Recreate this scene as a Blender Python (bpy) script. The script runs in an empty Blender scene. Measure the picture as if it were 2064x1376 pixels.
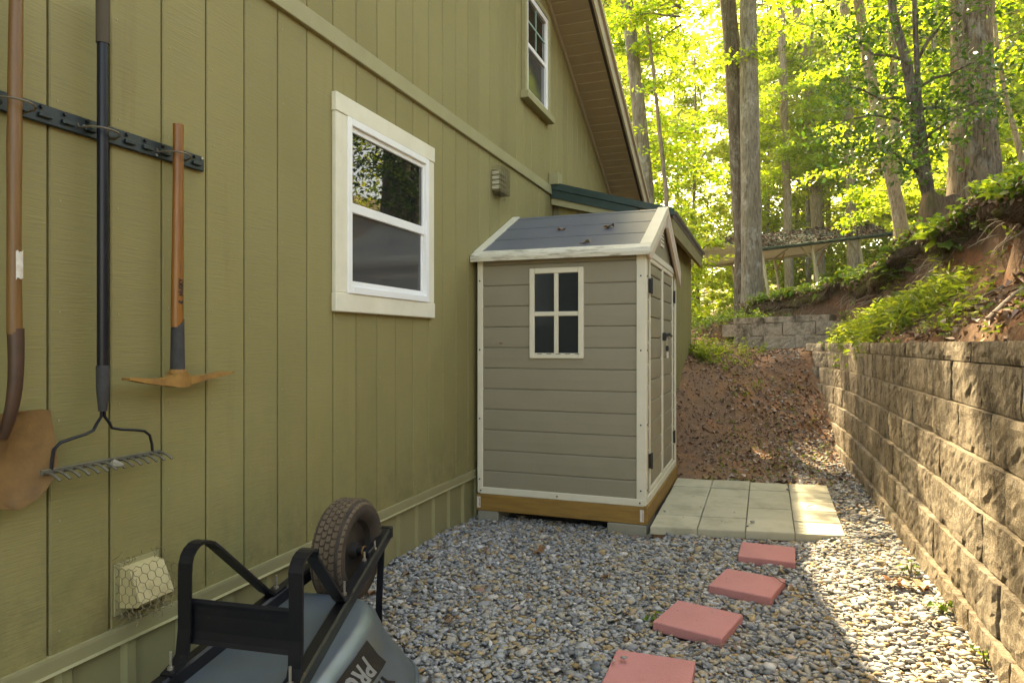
import bpy, bmesh, math, random
import numpy as np
from mathutils import Vector, Matrix, noise as mnoise

random.seed(7)
rng = np.random.default_rng(7)
S = bpy.context.scene
COL = S.collection
R = math.radians

# ------------------------------------------------------------------ camera, world, sun
F = 1376.0
YAW = math.atan(508 / F)
CA, SA = math.cos(YAW), math.sin(YAW)
HC = 1.28
cam_d = bpy.data.cameras.new('camera')
cam_d.lens = 24.0
cam_d.sensor_width = 36.0
cam_d.clip_start = 0.05
cam_d.clip_end = 1500
cam = bpy.data.objects.new('camera', cam_d)
COL.objects.link(cam)
cam.location = (0, 0, HC)
cam.rotation_euler = (R(90), 0, YAW)
S.camera = cam

SUN = Vector((-0.42, 0.90, 1.0)).normalized()
world = bpy.data.worlds.new('World')
S.world = world
world.use_nodes = True
wn = world.node_tree
wn.nodes.clear()
sky = wn.nodes.new('ShaderNodeTexSky')
sky.sky_type = 'NISHITA'
sky.sun_disc = False
sky.sun_elevation = math.asin(SUN.z)
sky.sun_rotation = math.atan2(SUN.x, SUN.y)
sky.air_density = 1.0
sky.dust_density = 2.5
bg = wn.nodes.new('ShaderNodeBackground')
bg.inputs['Strength'].default_value = 0.15
wo = wn.nodes.new('ShaderNodeOutputWorld')
wn.links.new(sky.outputs[0], bg.inputs[0])
wn.links.new(bg.outputs[0], wo.inputs[0])

sun_d = bpy.data.lights.new('sun', 'SUN')
sun_d.energy = 3.9
sun_d.angle = R(0.55)
sun_d.color = (1.0, 0.93, 0.80)
sun = bpy.data.objects.new('sun', sun_d)
COL.objects.link(sun)
sun.location = (-10, 20, 30)
sun.rotation_euler = SUN.to_track_quat('Z', 'Y').to_euler()

S.view_settings.view_transform = 'Standard'
S.view_settings.look = 'None'
S.view_settings.exposure = 2.75
S.view_settings.gamma = 1.0
S.view_settings.use_curve_mapping = False
# the camera was balanced for open shade, not for noon sun
S.view_settings.use_white_balance = True
S.view_settings.white_balance_temperature = 10000
S.view_settings.white_balance_tint = 8
S.render.engine = 'CYCLES'
S.cycles.max_bounces = 7
S.cycles.diffuse_bounces = 5
S.cycles.glossy_bounces = 3
S.cycles.transmission_bounces = 5
S.cycles.transparent_max_bounces = 6
S.cycles.sample_clamp_indirect = 6.0
S.cycles.caustics_reflective = False
S.cycles.caustics_refractive = False
try:
    S.cycles.use_denoising = True
    S.cycles.denoiser = 'OPENIMAGEDENOISE'
except Exception:
    pass


def ray(px, py):
    t = (px - 1032) / F
    return Vector((-SA + t * CA, CA + t * SA, (688 - py) / F))


def at(px, py, d=None, x=None, y=None, z=None):
    """The world point seen at a photograph pixel, at a depth or on an axis plane."""
    r = ray(px, py)
    if d is None:
        if x is not None: d = x / r.x
        elif y is not None: d = y / r.y
        else: d = (z - HC) / r.z
    return Vector((0, 0, HC)) + r * d


# ------------------------------------------------------------------ object helpers
WORLD_AT = {}


def tag(o, label=None, cat=None, group=None, kind=None):
    if label: o['label'] = label
    if cat: o['category'] = cat
    if group: o['group'] = group
    if kind: o['kind'] = kind
    return o


def thing(name, label, cat, loc=(0, 0, 0), group=None, rotz=0.0):
    o = bpy.data.objects.new(name, None)
    o.empty_display_size = 0.1
    COL.objects.link(o)
    o.location = loc
    o.rotation_euler = (0, 0, rotz)
    WORLD_AT[o.name] = Vector(loc)
    return tag(o, label, cat, group)


def link(name, me, parent=None, mat=None, loc=None):
    o = bpy.data.objects.new(name, me)
    COL.objects.link(o)
    if mat is not None and len(me.materials) == 0:
        me.materials.append(mat)
    if parent is not None:
        o.parent = parent
    if loc is not None:
        o.location = loc
    return o


class MB:
    """Collects verts and faces, then links them as ONE mesh object."""

    def __init__(s):
        s.v = []; s.f = []

    def add(s, vs, fs):
        n = len(s.v)
        s.v += [Vector(p) for p in vs]
        s.f += [tuple(i + n for i in f) for f in fs]
        return s

    def box(s, lo, hi, M=None):
        x0, y0, z0 = lo; x1, y1, z1 = hi
        vs = [(x0, y0, z0), (x1, y0, z0), (x1, y1, z0), (x0, y1, z0), (x0, y0, z1), (x1, y0, z1), (x1, y1, z1), (x0, y1, z1)]
        if M is not None: vs = [M @ Vector(p) for p in vs]
        return s.add(vs, [(0, 3, 2, 1), (4, 5, 6, 7), (0, 1, 5, 4), (1, 2, 6, 5), (2, 3, 7, 6), (3, 0, 4, 7)])

    def cbox(s, lo, hi, c=0.004, M=None):
        """chamfered box"""
        bm = bmesh.new()
        bmesh.ops.create_cube(bm, size=1.0)
        lo = Vector(lo); hi = Vector(hi); sz = hi - lo; ce = (hi + lo) / 2
        for v in bm.verts:
            v.co = Vector((v.co.x * sz.x, v.co.y * sz.y, v.co.z * sz.z))
        c = min(c, min(sz) * 0.45)
        bmesh.ops.bevel(bm, geom=list(bm.edges), offset=c, segments=1, affect='EDGES', profile=0.5)
        bm.verts.index_update()
        vs = [v.co + ce for v in bm.verts]
        if M is not None: vs = [M @ p for p in vs]
        s.add(vs, [tuple(v.index for v in f.verts) for f in bm.faces])
        bm.free()
        return s

    def prism(s, poly, axis, a, b):
        """extrude a 2-D polygon along an axis: axis 0 -> (y,z), 1 -> (x,z), 2 -> (x,y)"""
        n = len(poly)

        def mk(p, t):
            if axis == 0: return (t, p[0], p[1])
            if axis == 1: return (p[0], t, p[1])
            return (p[0], p[1], t)
        vs = [mk(p, a) for p in poly] + [mk(p, b) for p in poly]
        fs = [tuple(range(n))[::-1], tuple(range(n, 2 * n))]
        for i in range(n):
            j = (i + 1) % n
            fs.append((i, j, n + j, n + i))
        return s.add(vs, fs)

    def tube(s, pts, r, n=8, cap=True, squash=None, up=None):
        pts = [Vector(p) for p in pts]
        m = len(pts)
        rs = r if isinstance(r, (list, tuple)) else [r] * m
        base = len(s.v)
        pn = None
        for i, p in enumerate(pts):
            t = (pts[min(i + 1, m - 1)] - pts[max(i - 1, 0)]).normalized()
            if pn is None:
                ref = Vector(up) if up is not None else (Vector((0, 0, 1)) if abs(t.z) < 0.9 else Vector((1, 0, 0)))
                pn = (ref - t * ref.dot(t)).normalized()
            else:
                pn = (pn - t * pn.dot(t))
                pn = pn.normalized() if pn.length > 1e-6 else t.orthogonal().normalized()
            b = t.cross(pn)
            k = squash if squash else (1, 1)
            for q in range(n):
                a = 2 * math.pi * q / n
                s.v.append(p + (pn * math.cos(a) * k[0] + b * math.sin(a) * k[1]) * rs[i])
        for i in range(m - 1):
            for q in range(n):
                q2 = (q + 1) % n
                s.f.append((base + i * n + q, base + i * n + q2, base + (i + 1) * n + q2, base + (i + 1) * n + q))
        if cap:
            s.f.append(tuple(base + q for q in range(n))[::-1])
            s.f.append(tuple(base + (m - 1) * n + q for q in range(n)))
        return s

    def strap(s, pts, half, thick, wdir):
        """flat bar swept along pts: half width along wdir, thickness across"""
        pts = [Vector(p) for p in pts]; m = len(pts); w = Vector(wdir).normalized()
        base = len(s.v)
        for i, p in enumerate(pts):
            t = (pts[min(i + 1, m - 1)] - pts[max(i - 1, 0)]).normalized()
            nrm = t.cross(w).normalized()
            for a, b in ((-1, -1), (1, -1), (1, 1), (-1, 1)):
                s.v.append(p + w * half * a + nrm * thick * b)
        for i in range(m - 1):
            for q in range(4):
                q2 = (q + 1) % 4
                s.f.append((base + i * 4 + q, base + i * 4 + q2, base + i * 4 + 4 + q2, base + i * 4 + 4 + q))
        s.f.append((base + 3, base + 2, base + 1, base))
        e = base + (m - 1) * 4
        s.f.append((e, e + 1, e + 2, e + 3))
        return s

    def rings(s, rings, cap0=True, cap1=True):
        base = len(s.v); n = len(rings[0])
        for r in rings: s.v += [Vector(p) for p in r]
        for i in range(len(rings) - 1):
            for q in range(n):
                q2 = (q + 1) % n
                s.f.append((base + i * n + q, base + i * n + q2, base + (i + 1) * n + q2, base + (i + 1) * n + q))
        if cap0: s.f.append(tuple(base + q for q in range(n))[::-1])
        e = base + (len(rings) - 1) * n
        if cap1: s.f.append(tuple(e + q for q in range(n)))
        return s

    def mesh(s, name, mat=None, origin=(0, 0, 0), smooth=False, recalc=True):
        me = bpy.data.meshes.new(name)
        o = Vector(origin)
        me.from_pydata([p - o for p in s.v], [], s.f)
        if recalc:
            bm = bmesh.new(); bm.from_mesh(me)
            bmesh.ops.recalc_face_normals(bm, faces=list(bm.faces))
            bm.to_mesh(me); bm.free()
        if mat is not None: me.materials.append(mat)
        if smooth:
            me.polygons.foreach_set('use_smooth', [True] * len(me.polygons))
            if smooth != 'all':
                try: me.set_sharp_from_angle(angle=R(38))
                except Exception: pass
        me.update()
        return me

    def build(s, name, mat, parent=None, smooth=False, recalc=True):
        """verts are given in world space; the object sits in its parent's frame"""
        org = Vector((0, 0, 0)); p = parent
        while p is not None:
            org = org + Vector(p.location); p = p.parent
        me = s.mesh(name, mat, org, smooth, recalc)
        return link(name, me, parent)


def np_mesh(name, verts, faces, mat, smooth=False):
    verts = np.asarray(verts, dtype=np.float32); faces = np.asarray(faces, dtype=np.int32)
    me = bpy.data.meshes.new(name)
    k = faces.shape[1]; nf = len(faces)
    me.vertices.add(len(verts)); me.vertices.foreach_set('co', verts.ravel())
    me.loops.add(nf * k); me.loops.foreach_set('vertex_index', faces.ravel())
    me.polygons.add(nf)
    me.polygons.foreach_set('loop_start', np.arange(0, nf * k, k, dtype=np.int32))
    me.polygons.foreach_set('loop_total', np.full(nf, k, dtype=np.int32))
    if smooth: me.polygons.foreach_set('use_smooth', np.ones(nf, dtype=bool))
    me.materials.append(mat)
    me.update(calc_edges=True)
    me.validate()
    return me


# ------------------------------------------------------------------ materials
def new_mat(name):
    m = bpy.data.materials.new(name); m.use_nodes = True
    nt = m.node_tree; nt.nodes.clear()
    out = nt.nodes.new('ShaderNodeOutputMaterial')
    return m, nt, out


def nd(nt, t, **kw):
    n = nt.nodes.new(t)
    for k, v in kw.items(): setattr(n, k, v)
    return n


def rgba(c): return (c[0], c[1], c[2], 1.0)


def pos(nt, stretch=(1, 1, 1), local=False):
    if local:
        g = nd(nt, 'ShaderNodeTexCoord').outputs['Object']
    else:
        g = nd(nt, 'ShaderNodeNewGeometry').outputs['Position']
    mp = nd(nt, 'ShaderNodeMapping')
    mp.inputs['Scale'].default_value = stretch
    nt.links.new(g, mp.inputs[0])
    return mp.outputs[0]


def noise(nt, vec, scale, detail=4, rough=0.6, dist=0.0):
    n = nd(nt, 'ShaderNodeTexNoise')
    n.inputs['Scale'].default_value = scale
    n.inputs['Detail'].default_value = detail
    n.inputs['Roughness'].default_value = rough
    n.inputs['Distortion'].default_value = dist
    nt.links.new(vec, n.inputs['Vector'])
    return n.outputs['Fac']


def ramp(nt, fac, stops, mode='LINEAR'):
    r = nd(nt, 'ShaderNodeValToRGB')
    r.color_ramp.interpolation = mode
    el = r.color_ramp.elements
    while len(el) < len(stops): el.new(0.5)
    for e, (p, c) in zip(el, stops):
        e.position = p
        e.color = rgba(c) if isinstance(c, (tuple, list)) else (c, c, c, 1)
    nt.links.new(fac, r.inputs[0])
    return r.outputs[0]


def mix(nt, fac, a, b):
    m = nd(nt, 'ShaderNodeMix', data_type='RGBA')
    for s_, v in ((m.inputs[0], fac), (m.inputs[6], a), (m.inputs[7], b)):
        if isinstance(v, (int, float)): s_.default_value = v
        elif isinstance(v, (tuple, list)): s_.default_value = rgba(v)
        else: nt.links.new(v, s_)
    return m.outputs[2]


def math_n(nt, op, a, b=None):
    m = nd(nt, 'ShaderNodeMath', operation=op)
    for s_, v in ((m.inputs[0], a), (m.inputs[1], b)):
        if v is None: continue
        if isinstance(v, (int, float)): s_.default_value = v
        else: nt.links.new(v, s_)
    return m.outputs[0]


def M(name, c1, c2=None, rough=0.6, scale=6, stretch=(1, 1, 1), bump=0.0, bscale=60, bstretch=None, bdist=0.004,
      dirt=None, dirt_scale=2.0, dirt_lo=0.55, dirt_hi=0.75, dirt_stretch=(1, 1, 1), dirt_amt=1.0, metallic=0.0, spec=0.5,
      fine=None, local=False, island=0.0):
    m, nt, out = new_mat(name)
    b = nd(nt, 'ShaderNodeBsdfPrincipled')
    b.inputs['Roughness'].default_value = rough
    b.inputs['Metallic'].default_value = metallic
    b.inputs['Specular IOR Level'].default_value = spec
    v = pos(nt, stretch, local)
    c2 = c2 or tuple(x * 0.8 for x in c1)
    col = mix(nt, ramp(nt, noise(nt, v, scale), [(0.3, 0.0), (0.7, 1.0)]), c1, c2)
    if fine:
        vf = pos(nt, bstretch or (1, 1, 1), local)
        col = mix(nt, ramp(nt, noise(nt, vf, bscale, 3), [(0.42, 0.0), (0.72, 0.8)]), col, fine)
    if dirt:
        vd = pos(nt, dirt_stretch, local)
        df = ramp(nt, noise(nt, vd, dirt_scale, 6, 0.68), [(dirt_lo, 0.0), (dirt_hi, dirt_amt)])
        col = mix(nt, df, col, dirt)
    if island:
        hsv = nd(nt, 'ShaderNodeHueSaturation')
        oi = nd(nt, 'ShaderNodeObjectInfo')
        mr = nd(nt, 'ShaderNodeMapRange')
        mr.inputs[3].default_value = 1 - island; mr.inputs[4].default_value = 1 + island
        nt.links.new(oi.outputs['Random'], mr.inputs[0])
        nt.links.new(mr.outputs[0], hsv.inputs['Value'])
        nt.links.new(col, hsv.inputs['Color'])
        col = hsv.outputs[0]
    nt.links.new(col, b.inputs['Base Color'])
    if bump:
        vb = pos(nt, bstretch or stretch, local)
        bp = nd(nt, 'ShaderNodeBump')
        bp.inputs['Strength'].default_value = bump
        bp.inputs['Distance'].default_value = bdist
        nt.links.new(noise(nt, vb, bscale, 5, 0.65), bp.inputs['Height'])
        nt.links.new(bp.outputs[0], b.inputs['Normal'])
    nt.links.new(b.outputs[0], out.inputs[0])
    return m


def leaf_mat(name, stops, trans, rough=0.5, tmix=0.45, seed_attr=True):
    """reflects one colour and lets through another; each leaf its own tint"""
    m, nt, out = new_mat(name)
    g = nd(nt, 'ShaderNodeNewGeometry')
    rnd = g.outputs['Random Per Island']
    col = ramp(nt, rnd, stops)
    tc = ramp(nt, rnd, trans)
    b = nd(nt, 'ShaderNodeBsdfPrincipled')
    b.inputs['Roughness'].default_value = rough
    b.inputs['Specular IOR Level'].default_value = 0.35
    nt.links.new(col, b.inputs['Base Color'])
    t = nd(nt, 'ShaderNodeBsdfTranslucent')
    nt.links.new(tc, t.inputs['Color'])
    mx = nd(nt, 'ShaderNodeMixShader')
    mx.inputs[0].default_value = tmix
    nt.links.new(b.outputs[0], mx.inputs[1]); nt.links.new(t.outputs[0], mx.inputs[2])
    nt.links.new(mx.outputs[0], out.inputs[0])
    return m


def island_mat(name, stops, rough=0.75, bump=0.3, bscale=90, vary=0.25):
    m, nt, out = new_mat(name)
    g = nd(nt, 'ShaderNodeNewGeometry')
    col = ramp(nt, g.outputs['Random Per Island'], stops)
    v = pos(nt)
    nz = noise(nt, v, bscale, 4)
    hsv = nd(nt, 'ShaderNodeHueSaturation')
    mr = nd(nt, 'ShaderNodeMapRange'); mr.inputs[3].default_value = 1 - vary; mr.inputs[4].default_value = 1 + vary
    nt.links.new(nz, mr.inputs[0]); nt.links.new(mr.outputs[0], hsv.inputs['Value']); nt.links.new(col, hsv.inputs['Color'])
    b = nd(nt, 'ShaderNodeBsdfPrincipled'); b.inputs['Roughness'].default_value = rough
    b.inputs['Specular IOR Level'].default_value = 0.35
    nt.links.new(hsv.outputs[0], b.inputs['Base Color'])
    if bump:
        bp = nd(nt, 'ShaderNodeBump'); bp.inputs['Strength'].default_value = bump; bp.inputs['Distance'].default_value = 0.003
        nt.links.new(nz, bp.inputs['Height']); nt.links.new(bp.outputs[0], b.inputs['Normal'])
    nt.links.new(b.outputs[0], out.inputs[0])
    return m


def siding_mat():
    """painted rough-sawn plywood siding: saw marks across, faint brown streaks, green mildew near the foot"""
    m, nt, out = new_mat('painted_siding')
    b = nd(nt, 'ShaderNodeBsdfPrincipled'); b.inputs['Roughness'].default_value = 0.62
    b.inputs['Specular IOR Level'].default_value = 0.35
    col = mix(nt, ramp(nt, noise(nt, pos(nt), 1.3, 4), [(0.3, 0.0), (0.7, 1.0)]), (0.232, 0.194, 0.073), (0.260, 0.221, 0.090))
    grain = noise(nt, pos(nt, (1, 6, 110)), 1.0, 4, 0.7)
    col = mix(nt, ramp(nt, grain, [(0.38, 0.35), (0.5, 0.0)]), col, (0.205, 0.180, 0.095))
    streak = ramp(nt, noise(nt, pos(nt, (1, 5, 0.55)), 1.6, 6, 0.7), [(0.56, 0.0), (0.74, 0.55)])
    col = mix(nt, streak, col, (0.20, 0.155, 0.062))
    sp = nd(nt, 'ShaderNodeSeparateXYZ'); nt.links.new(nd(nt, 'ShaderNodeNewGeometry').outputs['Position'], sp.inputs[0])
    mr = nd(nt, 'ShaderNodeMapRange'); mr.inputs[1].default_value = 1.5; mr.inputs[2].default_value = 0.3
    nt.links.new(sp.outputs[2], mr.inputs[0])
    mold = math_n(nt, 'MULTIPLY', mr.outputs[0], ramp(nt, noise(nt, pos(nt, (1, 2, 1)), 2.6, 6, 0.7), [(0.42, 0.0), (0.66, 0.5)]))
    col = mix(nt, mold, col, (0.145, 0.165, 0.062))
    ms = nd(nt, 'ShaderNodeMapRange'); ms.inputs[1].default_value = 0.75; ms.inputs[2].default_value = 0.34
    nt.links.new(sp.outputs[2], ms.inputs[0])
    col = mix(nt, math_n(nt, 'MULTIPLY', ms.outputs[0], ramp(nt, noise(nt, pos(nt), 9, 8, 0.75), [(0.45, 0.0), (0.7, 0.6)])), col, (0.12, 0.085, 0.04))
    hv = nd(nt, 'ShaderNodeHueSaturation'); mv = nd(nt, 'ShaderNodeMapRange'); mv.inputs[3].default_value = 0.94; mv.inputs[4].default_value = 1.06
    nt.links.new(nd(nt, 'ShaderNodeObjectInfo').outputs['Random'], mv.inputs[0]); nt.links.new(mv.outputs[0], hv.inputs['Value']); nt.links.new(col, hv.inputs['Color']); col = hv.outputs[0]
    nt.links.new(col, b.inputs['Base Color'])
    bp = nd(nt, 'ShaderNodeBump'); bp.inputs['Strength'].default_value = 0.55; bp.inputs['Distance'].default_value = 0.0025
    hsum = math_n(nt, 'ADD', grain, math_n(nt, 'MULTIPLY', noise(nt, pos(nt, (1, 14, 190)), 1.0, 3), 0.7))
    nt.links.new(hsum, bp.inputs['Height']); nt.links.new(bp.outputs[0], b.inputs['Normal'])
    nt.links.new(b.outputs[0], out.inputs[0])
    return m


def block_mat():
    """split-face concrete block: pitted, tan to grey, black algae runs"""
    m, nt, out = new_mat('split_face_block')
    b = nd(nt, 'ShaderNodeBsdfPrincipled'); b.inputs['Roughness'].default_value = 0.9
    b.inputs['Specular IOR Level'].default_value = 0.2
    col = mix(nt, ramp(nt, noise(nt, pos(nt), 2.2, 5), [(0.35, 0.0), (0.65, 1.0)]), (0.29, 0.228, 0.152), (0.335, 0.29, 0.22))
    col = mix(nt, ramp(nt, noise(nt, pos(nt), 70, 3), [(0.45, 0.0), (0.62, 0.55)]), col, (0.50, 0.44, 0.35))
    col = mix(nt, ramp(nt, noise(nt, pos(nt, (1, 3, 1.3)), 2.1, 9, 0.8), [(0.46, 0.0), (0.61, 0.9)]), col, (0.075, 0.056, 0.036))
    col = mix(nt, ramp(nt, noise(nt, pos(nt), 1.1, 6, 0.7), [(0.60, 0.0), (0.74, 0.6)]), col, (0.12, 0.125, 0.045))
    nt.links.new(col, b.inputs['Base Color'])
    bp = nd(nt, 'ShaderNodeBump'); bp.inputs['Strength'].default_value = 1.0; bp.inputs['Distance'].default_value = 0.022
    h = math_n(nt, 'ADD', noise(nt, pos(nt), 46, 8, 0.75), math_n(nt, 'MULTIPLY', noise(nt, pos(nt), 150, 4, 0.7), 0.6))
    nt.links.new(h, bp.inputs['Height']); nt.links.new(bp.outputs[0], b.inputs['Normal'])
    nt.links.new(b.outputs[0], out.inputs[0])
    return m


def bark_mat(name, c1, c2, lich=(0.42, 0.42, 0.36), la=0.55, sc=9):
    m, nt, out = new_mat(name)
    b = nd(nt, 'ShaderNodeBsdfPrincipled'); b.inputs['Roughness'].default_value = 0.92
    b.inputs['Specular IOR Level'].default_value = 0.2
    fur = noise(nt, pos(nt, (1, 1, 0.16)), sc * 3.2, 6, 0.7, 0.6)
    col = mix(nt, ramp(nt, fur, [(0.36, 0.0), (0.62, 1.0)]), c1, c2)
    col = mix(nt, ramp(nt, noise(nt, pos(nt, (1, 1, 0.6)), sc * 0.7, 6, 0.72), [(0.52, 0.0), (0.66, la)]), col, lich)
    col = mix(nt, ramp(nt, noise(nt, pos(nt, (1, 1, 0.4)), 2.0, 5), [(0.58, 0.0), (0.75, 0.5)]), col, (0.07, 0.075, 0.025))
    nt.links.new(col, b.inputs['Base Color'])
    bp = nd(nt, 'ShaderNodeBump'); bp.inputs['Strength'].default_value = 1.0; bp.inputs['Distance'].default_value = 0.03
    nt.links.new(fur, bp.inputs['Height']); nt.links.new(bp.outputs[0], b.inputs['Normal'])
    nt.links.new(b.outputs[0], out.inputs[0])
    return m


def soil_mat(name, bands):
    """forest soil: list of (scale, lo, hi, amount, colour) laid over a base colour"""
    m, nt, out = new_mat(name)
    b = nd(nt, 'ShaderNodeBsdfPrincipled'); b.inputs['Roughness'].default_value = 0.95
    b.inputs['Specular IOR Level'].default_value = 0.15
    col = None
    for i, (sc, lo, hi, am, c) in enumerate(bands):
        if col is None:
            col = mix(nt, 0.0, c, c); continue
        col = mix(nt, ramp(nt, noise(nt, pos(nt), sc, 6, 0.7, 0.3), [(lo, 0.0), (hi, am)]), col, c)
    nt.links.new(col, b.inputs['Base Color'])
    bp = nd(nt, 'ShaderNodeBump'); bp.inputs['Strength'].default_value = 1.0; bp.inputs['Distance'].default_value = 0.03
    nt.links.new(noise(nt, pos(nt), 24, 8, 0.7), bp.inputs['Height']); nt.links.new(bp.outputs[0], b.inputs['Normal'])
    nt.links.new(b.outputs[0], out.inputs[0])
    return m


def glass_mat(name, base, rough, ior, amt=1.0):
    m, nt, out = new_mat(name)
    b = nd(nt, 'ShaderNodeBsdfPrincipled')
    b.inputs['Base Color'].default_value = rgba(base)
    b.inputs['Roughness'].default_value = rough
    b.inputs['IOR'].default_value = ior
    nt.links.new(b.outputs[0], out.inputs[0])
    return m


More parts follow.
